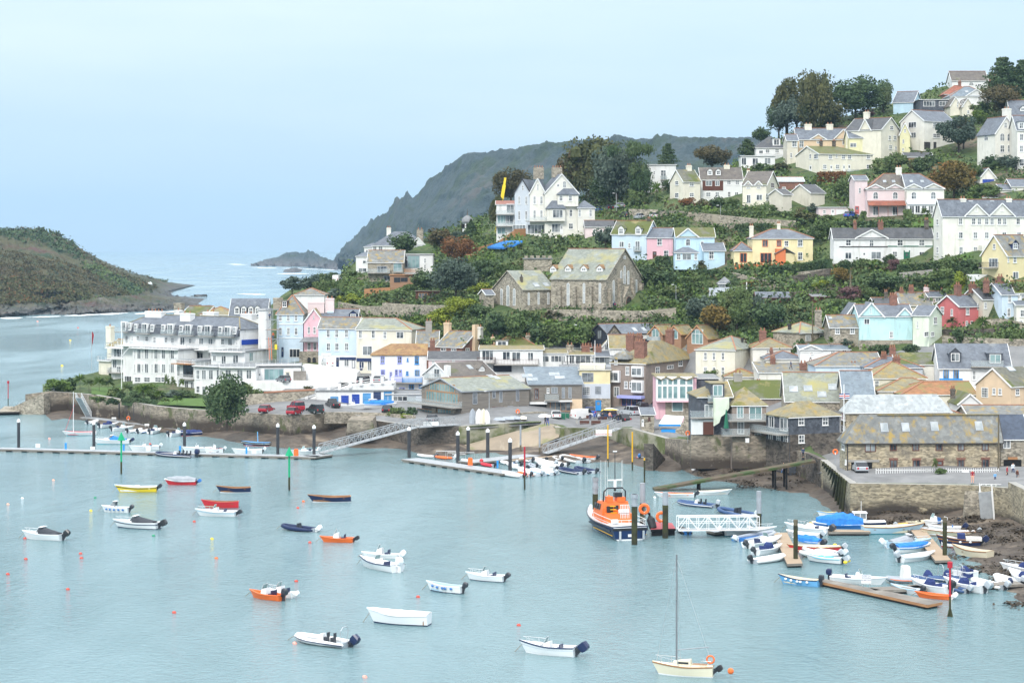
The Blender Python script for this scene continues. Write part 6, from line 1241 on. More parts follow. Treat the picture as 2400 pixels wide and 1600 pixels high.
r=console_boat('orange dory with dark outboard overlapping a white speedboat',(1545,1040),(1728,1064),'b_orange','b_orange',('b_dark',-10,1.2),rail=False,inside='b_orange',gun='b_orange',fb=.55,deck_t=1.0)
rib('large white inflatable with blue stripe and steering console',(1812,1306),(2140,1346),'tube_white',('b_navy',-35,1.5),None,'b_white',stripe='b_navy',frame=True,seats=2)
view('G')
console_boat('small white speedboat with blue fenders behind a bigger white one',(140,796),(350,804),ob=('b_white',-40,1.2),rail=False,fb=.45,Bk=.3)
console_boat('white speedboat with white outboard turned stern towards the camera',(128,846),(345,890),ob=('b_white',0,1.5),stripe='b_white',gun='b_navy',fb=.75)
open_boat('white open boat with blue fenders and navy bottom',(538,1000),(742,1020),'b_white','b_navy','b_lblue','b_white',('b_dark',-20),fend=5,fb=.7,tr=.8)
console_boat('white speedboat with tall console right of the blue fendered boat',(780,934),(998,948),bottom='b_navy',ob=('b_dark',-35),fb=.6)
r=covered_boat('big white clinker boat under a white cover with wooden transom',(185,1196),(540,1214),'b_white','tarp_white','b_navy',None,hump=.3,fb=1.0,gun='b_white',name='clinker_boat');bpart('trn','transom',r,lambda:MB().use(M['b_wood']).box((-.06,-.78,.12),(.02,.78,1.02)).box((-.3,-.05,-.1),(-.06,.05,1.25)),(-r.children[0].dimensions.x/2+.38,0,0))
console_boat('large white speedboat with navy outboard and bow rail in the foreground',(1118,1378),(1436,1404),stripe='b_lgrey',gun='b_navy',ob=('b_navy',-45,1.6),fb=.75)
# sailing yacht
def yacht():
 view('S');r,L=frame_boat('cream sailing yacht with bare mast nearest the camera','sailing_yacht',(1538,1578),(1672,1586));Bm=L*.31;fb=.82
 hull(L,Bm,fb,'b_cream','b_white','b_cream','b_wood',.28,.55,open_=False,full=.1).obj('hull',None,r)
 def cabin():
  mb=MB();w=Bm*.27;mb.use(M['b_cream']);mb.loft([[(-L*.12,-w,0),(L*.22,-w*.55,0),(L*.22,w*.55,0),(-L*.12,w,0)],[(-L*.11,-w*.92,.5),(L*.19,-w*.45,.34),(L*.19,w*.45,.34),(-L*.11,w*.92,.5)]])
  mb.use(M['glass_dark'])
  for s in(1,-1):mb.bar((-L*.08,s*w*.985,.24),(L*.12,s*w*.70,.22),.05,.16)
  return mb
 cabin().obj('cabin',None,r,loc=(0,0,fb+.1));MB().use(M['b_cream']).box((-L*.4,-Bm*.26,0),(-L*.13,Bm*.26,.14)).use(M['b_wood']).box((-L*.39,-Bm*.2,.14),(-L*.14,Bm*.2,.16)).obj('cockpit',None,r,loc=(0,0,fb+.08))
 mx=L*.14;hm=9.6;MB().use(M['k_mast']if mat('k_mast',(.16,.17,.18),rough=.4)else 0).tube([(mx,0,fb),(mx,0,fb+hm)],[.095,.07],8).bar((mx,-.45,fb+hm*.6),(mx,.45,fb+hm*.6),.05).obj('mast',None,r)
 MB().use(M['pile_grey']).tube([(mx,0,fb+1.35),(-L*.42,0,fb+1.75)],.05,6).obj('boom',None,r)
 mb=MB();mb.use(M['steel'])
 for e in((L*.49,0,fb+.4),(-L*.48,0,fb+.2),(mx-.2,Bm*.45,fb),(mx-.2,-Bm*.45,fb)):mb.tube([e,(mx,0,fb+hm*.97)],.016,4)
 mb.obj('rigging',None,r);rail_bow(r,L,Bm,fb,.55);outboard(r,-L/2-.05,fb*.8,'b_black',-50,1.0)
 MB().use(M['b_orange']).ring((-L*.46,.3,fb+.75),.32,.08,'y').obj('lifebuoy',None,r);MB().use(M['b_orange']).ball((-L/2-1.5,0,fb*.75),.28).obj('propeller_cover',None,r)
 MB().use(M['steel']).tube([(-L*.3,Bm*.3,fb),(-L*.3,Bm*.3,fb+.6),(-L*.47,Bm*.22,fb+.6),(-L*.47,-Bm*.22,fb+.6),(-L*.3,-Bm*.3,fb+.6),(-L*.3,-Bm*.3,fb)],.022,5).obj('stern_rail',None,r)
yacht()
# lifeboat
def lifeboat():
 view('h');st=W(vx(815),vy(1295),0);bow_dir=Vector((-4.1,15.2,0)).normalized();L=15.6;Bm=5.0;fb=1.55;mat('lb_blue',(.007,.028,.10),rough=.35,spec=.5);mat('lb_orange',(.74,.155,.025),rough=.45,spec=.5);mat('lb_deck',(.50,.53,.56),rough=.7)
 r=thing('lifeboat','orange and navy rescue lifeboat moored stern on between the steel piles','lifeboat',st+bow_dir*L/2,math.atan2(bow_dir.y,bow_dir.x))
 hull(L,Bm,fb,'lb_blue','b_white','lb_deck','b_black',.55,.95,open_=False,deck='lb_deck',full=.9).obj('hull',None,r)
 mb=MB();mb.use(M['b_black'])
 for s in(1,-1):mb.bar((-L*.46,s*Bm*.485,1.15),(L*.1,s*Bm*.505,1.25),.12,.2)
 mb.use(M['pole_yellow'])
 for s in(1,-1):mb.bar((-L*.48,s*Bm*.455,.62),(L*.02,s*Bm*.462,.7),.08,.08)
 mb.obj('rubbing_strake',None,r)
 def wheel():
  mb=MB();mb.use(M['lb_orange']);w=Bm*.40;z=fb
  mb.loft([[(-2.2,-w,z),(2.9,-w*.9,z),(2.9,w*.9,z),(-2.2,w,z)],[(-2.1,-w*.92,z+1.7),(2.3,-w*.8,z+1.3),(2.3,w*.8,z+1.3),(-2.1,w*.92,z+1.7)],[(-1.9,-w*.82,z+2.5),(1.3,-w*.7,z+2.3),(1.3,w*.7,z+2.3),(-1.9,w*.82,z+2.5)]])
  mb.loft([[(2.8,-w*.8,z),(5.0,-w*.4,z),(5.0,w*.4,z),(2.8,w*.8,z)],[(2.6,-w*.6,z+.8),(4.4,-w*.3,z+.5),(4.4,w*.3,z+.5),(2.6,w*.6,z+.8)]])
  mb.loft([[(-3.9,-w*.95,z),(-2.1,-w*.95,z),(-2.1,w*.95,z),(-3.9,w*.95,z)],[(-3.6,-w*.85,z+1.15),(-2.1,-w*.85,z+1.2),(-2.1,w*.85,z+1.2),(-3.6,w*.85,z+1.15)]])
  mb.box((-2.0,.35,z+2.4),(-1.1,1.2,z+3.1)).box((-2.0,-1.3,z+2.4),(-.9,-.2,z+3.0))
  for x,y in((-1,1),(0,.6),(0,-.6),(-1.6,-1.2),(.9,0)):mb.tube([(x,y,z+2.4),(x,y,z+2.95)],.14,7)
  return mb
 wheel().obj('wheelhouse',None,r);z=fb
 mb=MB();mb.use(M['glass_dark']);w=Bm*.40
 for s in(1,-1):
  for x in(-.6,.4,1.3):mb.loft([[(x-.38,s*w*.90,z+1.45),(x+.38,s*w*.87,z+1.4),(x+.36,s*w*.80,z+2.1),(x-.36,s*w*.82,z+2.12)],[(x-.38,s*w*.92+s*.05,z+1.45),(x+.38,s*w*.90+s*.05,z+1.4),(x+.36,s*w*.83+s*.05,z+2.1),(x-.36,s*w*.85+s*.05,z+2.12)]])
 mb.box((-2.2,-.3,z+1.55),(-2.03,.25,z+2.05));mb.obj('window',None,r)
 mb=MB()
 for i in range(6):mb.use(M['pole_yellow']);mb.box((-3.95+i*.27,.2,z+.15+i*.36),(-3.6+i*.27,.95,z+.22+i*.36))
 mb.obj('stairs',None,r)
 mb=MB();mb.use(M['trim_white'])
 for i in range(6):y=-.1-i*.22;mb.bar((-3.7,y,z),(-3.7,y,z+2.4),.06)
 for zz in(1.2,1.8,2.4):mb.bar((-3.7,.0,z+zz),(-3.7,-1.25,z+zz),.06)
 for s in(1,-1):mb.tube([(-L*.47,s*Bm*.44,z),(-L*.47,s*Bm*.44,z+1.0),(-2,s*Bm*.46,z+1.0),(.5,s*Bm*.45,z+1.05),(.5,s*Bm*.45,z)],.035,5);mb.tube([(-L*.47,s*Bm*.44,z+.5),(-.0,s*Bm*.46,z+.5)],.025,5)
 for i in range(5):y=Bm*(.4-.2*i);mb.bar((-L*.47,y,z),(-L*.47,y,z+.9),.05)
 mb.bar((-L*.47,-Bm*.44,z+.95),(-L*.47,Bm*.44,z+.95),.07);mb.obj('guard_rail',None,r)
 for x,y,s in((-3.2,-1.0,.35),(-3.2,-.3,.3),(-5.2,1.2,.4)):MB().use(M['b_white']).tube([(x,y-s,z+.5+(1.0 if x>-4 else 0)),(x,y+s,z+.5+(1.0 if x>-4 else 0))],.3,9).obj('liferaft',None,r)
 MB().use(M['b_black']).box((-1.9,-.9,z+3.2),(-1.2,.1,z+3.75)).box((-2.35,.5,z+1.2),(-2.1,1.3,z+2.1)).box((-L*.5-.06,-Bm*.47,1.25),(-L*.5+.3,Bm*.47,1.55)).obj('equipment',None,r)
 mb=MB();mb.use(M['b_black']);mb.tube([(-1.3,1.5,z+2.3),(-1.5,1.45,z+3.7),(-1.6,1.0,z+4.1),(-1.6,-1.0,z+4.1),(-1.5,-1.45,z+3.7),(-1.3,-1.5,z+2.3)],.1,7);mb.tube([(-1.6,0,z+4.1),(-1.6,0,z+8.6)],[.07,.04],6);mb.ball((-1.6,0,z+3.9),.18);mb.obj('mast_arch',None,r)
 MB().use(M['trim_white']).box((-1.7,-.95,z+5.0),(-1.5,.95,z+5.14)).box((-1.75,-.16,z+4.2),(-1.45,.16,z+5.0)).box((-1.7,-.25,z+8.5),(-1.5,.25,z+8.62)).obj('radar',None,r)
 for x,y in((0,1.4),(-.9,1.1),(-1.4,.95),(-1.4,-.95),(-1,-1.25)):mb=MB();mb.use(M['trim_white']);mb.tube([(x,y,z+2.3),(x,y,z+7.4)],[.03,.015],5);mb.obj('aerial',None,r)
 mb=MB();mb.use(M['lb_deck']);q=-L/2-.03
 for y in(1.35,-1.75):mb.box((q-.12,y-.13,.12),(q,y+.13,1.2))
 mb.use(M['trim_white']).box((q-.05,-.25,.45),(q,.3,.8));mb.obj('transom_step',None,r)
 MB().use(M['b_white']).box((-L*.5,-Bm*.44,z+.02),(-L*.42,Bm*.44,z+.1)).obj('aft_deck',None,r)
 for c in r.children:
  if c.name.split('.')[0]in('wheelhouse','window','stairs','mast_arch','radar','aerial'):c.scale.z=1.06;c.location.z=-fb*.06
 return r
lifeboat()
view('h')
def buoyring(label,x,y,Y0,rad=.55,col='b_orange',yaw=0):
 p=P(vx(x),vy(y),Y0);mb=MB();mb.use(M[col]);mb.ring((0,0,0),rad*.72,rad*.28,'y',14);mb.use(M['trim_white']);mb.box((-.06,-.12,-rad),(.06,.14,-rad*.45));mb.use(M['pile_grey']);mb.bar((0,.12,-rad-1.2),(0,.12,rad*.5),.06);return tag(mb.obj('lifebuoy',loc=p),label,'lifebuoy')
for x in(1045,1325):
 p=W(vx(x),vy(1110 if x==1045 else 1105),.9);y=783 if x==1045 else 912
 buoyring('round orange lifebuoy cover between the steel piles by the lifeboat' if x==1045 else 'orange lifebuoy cover behind the grey pile on the red berth',x,y,p.y+(0 if x>1100 else 1.5),.75)
rib('small black inflatable with blue inside beside the red berth',(1590,1120),(1800,1230),'tube_black',('b_grey',-20),3.6,floor='b_blue')
t=tag(MB().use(M['tube_black']).tube([Vector((0,0,0)),Vector((-.3,.4,1.1)),Vector((-.5,.5,1.9))],[.5,.55,.25],9).obj('fender',loc=W(vx(1190),vy(1095),.9)),'tall black cylindrical fender leaning on the edge of the red berth','fender')
view('h')
open_boat('white open motor boat with orange seat behind the steel piles',(1345,585),(1775,588),'b_white','b_white','b_orange','b_white',('b_dark',-40),L=5.4,fb=.5)
view('I')
open_boat('plain white rowing boat near the wooden ramp',(260,412),(114,416),'b_white','b_white','b_cream','b_white',L=5.0,fb=.5)
rib('blue and pale grey inflatable with white console and red buoy',(-2,478),(176,492),'tube_blue',('b_grey',-10),6.2,'b_white',stripe='tube_white',seats=2)
rib('plain dark blue inflatable with pale outboard left of the grey pile',(222,520),(440,556),'tube_blue',('b_lgrey',-30),None,'b_dark',seats=1)
open_boat('tiny blue and yellow pram dinghy alone in front of the quay',(858,541),(921,541),'b_white','b_white','b_yellow','b_sky',L=2.6,fb=.4,thw=1)
console_boat('white launch moored along the white footbridge',(530,655),(275,664),ob=('b_lgrey',-30),bottom='b_teal',fb=.65,rail=True,L=6.6)
rib('grey inflatable with white outboard outermost left of the plank finger',(560,668),(340,700),'tube_grey',('b_white',-50),None,None,'b_blue',group=None)
console_boat('white speedboat with grey screen moored left of the plank finger',(590,706),(400,744),ob=('b_dark',-40),fb=.6)
console_boat('white speedboat with navy cover left of the plank finger',(596,760),(446,786),ob=('b_dark',-35),cover='tarp_navy',fb=.62)
rib('white inflatable with red fuel tank nearest the camera on the left finger',(622,812),(428,836),'tube_white',('b_black',-20),None)
view('e')
console_boat('white speedboat with blue fenders at the head of the left finger',(45,300),(715,372),stripe=None,ob=('b_dark',-30,1.4),fb=.75)
rib('cream inflatable with black engine behind the white speedboat',(420,250),(665,268),'tube_orange' if 0 else 'tube_white',('b_dark',-40),3.4)
MATS['tube_yellow']=mat('tube_yellow',(.72,.45,.10),(.62,.38,.09),1,rough=.6)
rib('yellow ochre inflatable with dark engine by the blue tarpaulin boat',(440,232),(668,262),'tube_yellow',('b_dark',-30),3.2)
covered_boat('white low boat with grey outboard under the first speedboat',(60,395),(575,440),'b_white','tarp_white',ob=('b_grey',-35,1.2),hump=.12)
covered_boat('boat under light blue tarpaulin with yellow propeller bag',(160,520),(580,575),'b_white','tarp_blue',ob=('b_dark',-40,1.2),hump=.75,stripe=None)
open_boat('varnished red hulled dinghy below the light blue tarpaulin',(205,640),(800,640),'b_red','b_red','b_cream','b_wood',('b_grey',-45),L=6.0,fb=.6)
rib('white inflatable tender third from the post on the left finger',(315,650),(890,712),'tube_white',('b_lgrey',-45,1.2),5.2)
rib('short white inflatable tucked beside the turquoise boat',(270,728),(800,720),'tube_white',('b_grey',-45,1.1),4.6)
covered_boat('white boat with bright turquoise deck and yellow propeller bags',(375,790),(930,842),'b_white','b_turq','b_navy',('b_grey',-50,1.3),hump=.12,fb=.6)
for x,y,l in((815,535,'yellow bag over a raised propeller by the light blue tarpaulin'),(985,815,'yellow propeller bag nearest the camera on the left finger'),(1035,788,'yellow propeller bag behind the nearest one'),(675,590,'yellow propeller bag beside the varnished red dinghy')):
 p=W(vx(x),vy(y),.45);tag(MB().use(M['b_yellow']).ball((0,0,0),(.26,.2,.2)).obj('propeller_bag',loc=p),l,'propeller bag')
covered_boat('large boat heaped under a royal blue tarpaulin',(670,262),(1105,268),'b_blue','tarp_blue',hump=1.5,L=6.2,fb=.6)
cabin_boat('navy workboat with white wheelhouse and orange roof hatch',(1115,262),(1455,264),'b_navy','b_navy',canopy=None,ob=None,wheel=True,L=5.6,fb=.9,rail=False,name='workboat')
open_boat('long light blue wooden launch with dark gunwale',(2075,335),(1392,345),'b_lblue','b_teal','b_cream','b_wood',L=7.6,fb=.85,name='launch')
rib('white inflatable resting beyond the light blue launch',(1405,262),(1670,262),'tube_white',('b_grey',-40),3.4)
rib('ochre inflatable with round engine cover beyond the light blue launch',(1935,235),(1705,240),'tube_yellow',('b_dark',-30),3.2)
cabin_boat('pale blue cuddy boat with white outboard by the right finger',(2330,560),(1665,585),'b_lblue','b_white',canopy='tarp_grey',ob=('b_white',-40,1.2),top='b_lblue',L=5.6)
open_boat('bright blue dinghy with white fenders at the tip of the front pontoon',(35,1160),(465,1205),'b_sky','b_sky','b_cream','b_navy',('b_dark',0),fb=.65,fend=5,fcol='b_white',tr=.8,L=4.6)
console_boat('white skiff with wooden box carrying the notice board behind',(1480,1175),(880,1135),ob=('b_navy',0,1.2),rail=False,fb=.6,cons='b_white',L=5.8)
view('f')
covered_boat('white boat under mid blue tarpaulin by the right finger',(625,838),(130,880),'b_white','tarp_blue',ob=('b_dark',-30,1.2),hump=.55,stripe='b_lblue')
rib('navy inflatable with dark upholstered seat by the right finger',(490,748),(150,790),'tube_blue',('b_grey',-35),None,cover='tarp_navy')
covered_boat('low white boat with grey outboard nearest on the right finger',(690,960),(190,1025),'b_white','b_white',ob=('b_grey',-20,1.3),hump=.1,fb=.6)
console_boat('white motor boat with blue seats behind the navy launch',(645,565),(1125,575),ob=('b_navy',-35,1.3),fb=.7,seatm='b_blue',rail=False)
open_boat('cream and tan boat squeezed between two launches',(655,615),(1260,625),'b_cream','b_wood','b_white','b_wood',('b_grey',-40),L=6.4,fb=.6)
r=open_boat('smart navy launch with wooden gunwale and white cover',(800,785),(1420,800),'b_navy','b_red','b_white','b_wood',('b_navy',-45,1.4),fb=1.0,stripe='b_wood',name='launch',fend=3,fcol='b_white',deck_t=.6)
bpart('ncv','cover',r,lambda:MB().use(M['tarp_navy']).box((-.6,-.6,.9),(.3,.6,1.7)).use(M['tarp_white']).box((-2.6,-.8,.9),(-.7,.8,1.25)))
open_boat('cream varnished dinghy with tan thwarts on the weedy shore',(1010,905),(1600,985),'b_cream','b_lblue','b_cream','b_wood',None,fb=.85,stripe='b_cream',tr=.85,L=5.0,Bk=.4)
rib('cream white inflatable beside the grey gangway',(1235,540),(1690,545),'tube_white',('b_navy',-30),None)
rib('grey inflatable at the foot of the grey gangway',(1450,440),(1160,460),'tube_grey',('b_black',-10),4.0)
console_boat('small white boat with blue seat at the head of the right finger',(575,462),(860,452),ob=('b_white',-10),fb=.5,seatm='b_blue',rail=False)
open_boat('narrow brown wooden boat at the head of the right finger',(360,472),(600,440),'b_wood','b_wood','b_cream','b_cream',None,L=4.6,fb=.45)
r=rib('grey inflatable with orange stripe and big white covered console',(90,1335),(460,1325),'tube_grey',None,4.6,None,stripe='b_orange');bpart('wcv','console_cover',r,lambda:MB().use(M['tarp_white']).loft([[(-.5,-.55,.2),(.5,-.55,.2),(.5,.55,.2),(-.5,.55,.2)],[(-.4,-.5,1.7),(.35,-.5,1.7),(.35,.5,1.7),(-.4,.5,1.7)],[(-.3,-.4,1.85),(.25,-.4,1.85),(.25,.4,1.85),(-.3,.4,1.85)]]))
rib('blue inflatable with covered console and steel arch, left of a pair',(450,1325),(735,1310),'tube_blue',None,4.4,frame=True,cover='tarp_navy',stripe='tube_white')
rib('blue inflatable with covered console and steel arch, right of a pair',(740,1325),(1040,1310),'tube_blue',None,4.4,frame=True,cover='tarp_navy',stripe='tube_white')
console_boat('white boat with navy console cover tilted on the weedy shore',(1015,1275),(1370,1262),ob=None,cover='tarp_navy',fb=.7)
open_boat('small pale blue plastic dinghy on the front pontoon branch',(125,1465),(470,1520),'b_lgrey','b_lgrey','b_lgrey','b_lblue',('b_dark',-20),L=3.6,fb=.5,tr=.8)
console_boat('white boat with navy cover and black outboard by the red beacon',(415,1420),(930,1520),ob=('b_black',-10,1.4),cover='tarp_navy',fb=.75,L=5.2)
rib('blue grey inflatable half hidden behind the red beacon',(870,1440),(1150,1490),'tube_blue',('b_grey',-30,1.1),3.8)
console_boat('white boat with navy seat covers right of the red beacon',(905,1400),(1480,1500),ob=('b_grey',-35,1.5),cover='tarp_navy',fb=.75)
rib('plain white inflatable with grey outboard next to the navy cover boat',(1330,1360),(1760,1440),'tube_white',('b_grey',-30,1.2),4.6)
rib('white inflatable with red badge outboard near the right edge',(1700,1310),(1860,1400),'tube_white',('b_navy',-25,1.1),4.0)
rib('pale inflatable with folded tube nearest the right edge',(1685,1300),(2020,1375),'tube_white',('b_grey',-10,1.1),4.4)
console_boat('large white covered boat cut by the right edge',(1905,1280),(2320,1420),ob=None,cover='tarp_white',fb=.8,L=6.4)
console_boat('white boat with navy seat covers highest at the right edge',(1945,1190),(2260,1220),ob=None,cover='tarp_navy',fb=.75,L=5.0)
open_boat('small orange dory at the end of the front pontoon',(545,1560),(890,1590),'b_orange','b_orange','b_orange','b_orange',('b_white',-40),L=3.6,fb=.4,thw=1)
view('g')
TN=[('white inflatable at the near end of the central pontoon',(1222,440),(1440,468),'tube_white','b_dark',0),('orange inflatable tied beside the end of the central pontoon',(1372,432),(1540,462),'tube_orange','b_black',0),('white inflatable with raised outboard behind the orange one',(1405,405),(1640,448),'tube_white','b_grey',0),('white inflatable with bright blue fender stripe',(1530,405),(1785,440),'tube_white','b_grey','b_sky'),('navy inflatable with dark seat box',(1845,395),(2100,432),'tube_navy','b_dark','tube_white'),('white topped navy inflatable furthest right of the tenders',(2020,385),(2240,420),'tube_navy','b_dark',0),('long plain white inflatable behind the navy one',(1870,255),(2100,305),'tube_white','b_dark',0),('white inflatable close to the thick white capped pile',(1385,275),(1560,300),'tube_white','b_dark',0),('white inflatable in the second row of the tender raft',(1540,268),(1720,300),'tube_white','b_black',0),('white inflatable in the middle of the tender raft',(1590,300),(1790,335),'tube_white','b_grey',0),('pale grey inflatable in the middle of the tender raft',(1610,335),(1850,362),'tube_white','b_dark',0),('white inflatable at the back of the tender raft',(1745,250),(1900,290),'tube_white','b_dark',0),('white inflatable left of the raft beside the blue post',(1240,330),(1430,355),'tube_white','b_black',0),('white inflatable with red fuel tank in the raft',(1310,365),(1480,385),'tube_white','b_dark',0),('white inflatable with blue floor in the raft',(1180,310),(1370,330),'tube_white','b_grey',0),('grey inflatable under the narrow timber staging',(1480,330),(1620,375),'tube_grey','b_dark',0),('white inflatable in front of the narrow timber staging',(1640,375),(1800,395),'tube_white','b_dark',0),('dark engined white inflatable at the raft edge',(1800,320),(1950,350),'tube_white','b_black',0),('white inflatable with red trim along the rear arm',(760,300),(960,318),'tube_white','b_red',0),('red striped tender beside the orange lifebuoy box',(1000,335),(1100,348),'tube_red','b_dark',0),('white tender behind the hoop railings at the pontoon tip',(290,238),(450,245),'tube_white','b_dark',0),('orange and white tender behind the hoop railings',(500,258),(640,262),'tube_orange','b_white',0)]
for l,a,b,tb,ob,s in TN:rib(l,a,b,tb,(ob,-30),None if abs(a[0]-b[0])>190 else 3.4,stripe=s or None,floor='b_blue' if 'blue floor' in l else 'b_lgrey',group='tenders rafted at the central pontoon')
open_boat('orange decked white rowing boat near the gangway foot',(1980,262),(2240,280),'b_white','b_lblue','b_orange','b_orange',('b_dark',-30),L=5.0,fb=.6,deck_t=.3,deck='b_orange')
view('E')
rib('red inflatable drawn up on the beach under the sea wall',(1908,962),(1805,990),'tube_red',('b_blue',-20),4.2,z=.45)
view('A')
for l,a,b,k in(('white inflatable at the head of the inner pontoon',(605,1280),(530,1292),'w'),('navy topped white boat at the inner pontoon',(722,1304),(608,1315),'n'),('white motor boat second in the inner pontoon row',(808,1325),(692,1333),'w'),('white inflatable with black engine in the inner row',(862,1335),(790,1343),'w'),('white inflatable with blue stripe in the inner row',(920,1338),(848,1348),'b'),('white skiff with blue bottom last in the inner row',(978,1340),(920,1352),'b'),('small white skiff beside the dark blue covered boat',(1125,1358),(1052,1366),'w')):
 (console_boat(l,a,b,side='b_white',bottom='b_navy' if k!='w' else 'b_white',ob=('b_dark',-20),rail=False,fb=.6,cover='tarp_navy' if k=='n' else None,L=4.8)if 'inflatable' not in l else rib(l,a,b,'tube_white',('b_dark',-20),4.0,stripe='b_blue' if k=='b' else None))
covered_boat('small boat under a dark blue cover at the inner pontoon end',(1142,1362),(1200,1360),'b_navy','tarp_navy','b_red',hump=.6,L=4.2)
for l,a,b,k in(('small white motor boat behind the long pontoon notice',(830,1452),(945,1448),'b_white'),('white boat with red deck behind the long pontoon',(1260,1468),(1365,1465),'b_red'),('flat white boat behind the right half of the long pontoon',(1440,1472),(1600,1470),'b_white'),('white launch with tall screen behind the navy inflatable',(1165,1460),(1260,1458),'b_white'),('white scooter like boat near the pontoon end',(1840,1480),(1895,1476),'b_white')):console_boat(l,a,b,inside=k,ob=('b_lgrey',-30),L=None if k=='b_red' else 5.0,fb=.7,rail=False,deck=k)
# mooring buoys
def buoy(label,x,y,col,s=.26,name='mooring_buoy',ln=False):
 k='buoy'+col
 if k not in BC:BC[k]=MB().use(M[col]).ball((0,0,.15),(1.15,1,.8),10,7).tube([(0,0,.85),(0,0,1.2)],[.28,.2],6).mesh('buoy',True)
 o=link(name,BC[k],None,W(vx(x),vy(y),0));o.scale=(s,s,s);o.rotation_euler=(.35,.5,0);return tag(o,label,'buoy','mooring buoys')
pm('b_peach',(.82,.42,.30));pm('b_green',(.01,.25,.12));pm('b_pink',(.85,.35,.28));pm('buoy_red',(.55,.06,.035));
view('F')
for x,y,c,l in((327,328,'b_peach','peach buoy floating alone above the yellow boat'),(137,439,'b_white','small white and dark buoy at the far left'),(49,476,'b_peach','peach buoy nearest the left edge'),(583,435,'b_green','dark green buoy left of the yellow boat'),(557,515,'b_yellow','yellow buoy tethered ahead of the white cuddy boat'),(1190,582,'buoy_red','red buoy between the speedboat and the black canopy cruiser'),(153,685,'buoy_red','red buoy at the bow of the furthest left cruiser'),(941,668,'b_green','dark green buoy astern of the black canopy cruiser'),(1299,688,'b_yellow','yellow buoy alone in the middle of the left water'),(1825,498,'buoy_red','red buoy below the right green beacon'),(1859,458,'b_orange','orange and black buoy at the bow of the long navy launch'),(1898,710,'buoy_red','red buoy ahead of the orange dory with white console'),(494,778,'buoy_red','red buoy upper of a close pair'),(499,805,'buoy_red','red buoy lower of a close pair'),(158,811,'buoy_red','red buoy below the furthest left cruiser'),(48,904,'buoy_red','red buoy by the left edge in open water'),(1325,806,'b_orange','faded orange buoy in the middle of open water'),(416,997,'buoy_red','lone red buoy in the lower left water'),(1815,947,'buoy_red','red buoy above the overlapping orange dory'),(1067,1139,'buoy_red','lone red buoy in the lower middle left water'),(303,74,'b_pink','pink buoy behind the long pontoon at left'),(920,107,'buoy_red','red buoy just behind the middle of the long pontoon'),(1745,125,'b_orange','orange buoy behind the right end of the long pontoon'),(412,47,'b_pink','pink buoy ahead of the teal sailing dinghy'),(1806,1328,'b_pink','pink buoy at the bow of the large white inflatable')):buoy(l,x,y,c,.21 if y>200 else.24)
view('G')
for x,y,c,l in((470,1043,'buoy_red','red buoy left of the blue fendered open boat'),(1087,1217,'buoy_red','red buoy above the large foreground speedboat'),(144,1534,'b_pink','pale pink buoy at the bottom of the water'),(1920,434,'b_white','white buoy behind the lifeboat piles')):buoy(l,x,y,c,.21)
view('A')
for x,y,c,l in((430,779,'b_yellow','yellow channel buoy nearer the headland'),(380,935,'b_yellow','yellow channel buoy left of the red flag'),(478,702,'buoy_red','red channel buoy off the rocky spit'),(230,664,'b_pink','pink buoy below the wooded headland')):buoy(l,x,y,c,.42 if y>700 else.5,'channel_buoy')
view('D')
for x,y,l in((67,1308,'white buoy on the mud under the stepped wall'),):o=buoy(l,x,y,'b_white',.4);o.location=B(vx(x),vy(y))
# ------------------------------------------------------------------ trees, shrubs, hedges, scrub
def leafm(n,c,c2,c3):
 m=mat(n,c,c2,.55,lo=.38,hi=.62,rough=.8,spots=[(c3,1.1,.56,.68)],spec=.2);return m
leafm('dark',(.048,.084,.038),(.08,.118,.05),(.105,.135,.06));leafm('mid',(.078,.122,.042),(.12,.165,.06),(.16,.18,.075));leafm('light',(.085,.14,.03),(.13,.19,.045),(.05,.10,.025));leafm('lime',(.15,.20,.025),(.22,.25,.03),(.09,.14,.025))
leafm('olive',(.075,.085,.032),(.11,.105,.045),(.05,.07,.03));leafm('russet',(.085,.078,.038),(.115,.09,.042),(.055,.066,.03));leafm('rust',(.20,.085,.035),(.15,.085,.035),(.10,.085,.03));leafm('grey_green',(.065,.095,.072),(.095,.125,.095),(.045,.07,.05));leafm('plum',(.16,.085,.085),(.11,.07,.07),(.08,.075,.05));leafm('autumn',(.17,.115,.03),(.12,.10,.03),(.20,.10,.03))
mat('bark',(.085,.07,.055),(.055,.045,.038),2,rough=.95,st=(1,1,.3));mat('lawn',(.085,.15,.03),(.065,.12,.025),.4,rough=.95,world=True)
RNG=np.random.default_rng(5)
def quads(ctr,size,up=.35):
 n=len(ctr);a=RNG.normal(size=(n,3));a[:,2]+=up;a/=np.linalg.norm(a,axis=1)[:,None];b=RNG.normal(size=(n,3));u=np.cross(a,b);u/=np.linalg.norm(u,axis=1)[:,None];v=np.cross(a,u)
 s=(size*(.6+.8*RNG.random(n)))[:,None]if np.ndim(size)==0 else(size*(.6+.8*RNG.random(n)))[:,None]
 return np.stack([ctr-u*s*.5-v*s*.3,ctr+u*s*.5-v*s*.35,ctr+u*s*.35+v*s*.5,ctr-u*s*.4+v*s*.4],1).reshape(-1,3)
def qmesh(name,verts,m,extra=None):
 n=len(verts)//4;me=bpy.data.meshes.new(name);ev,ef=([],[])if extra is None else(extra.v,extra.f)
 me.from_pydata(list(map(tuple,verts))+ev,[],[(4*i,4*i+1,4*i+2,4*i+3)for i in range(n)]+[[k+4*n for k in f]for f in ef]);me.materials.append(M[m]);me.update();return me
CR={}
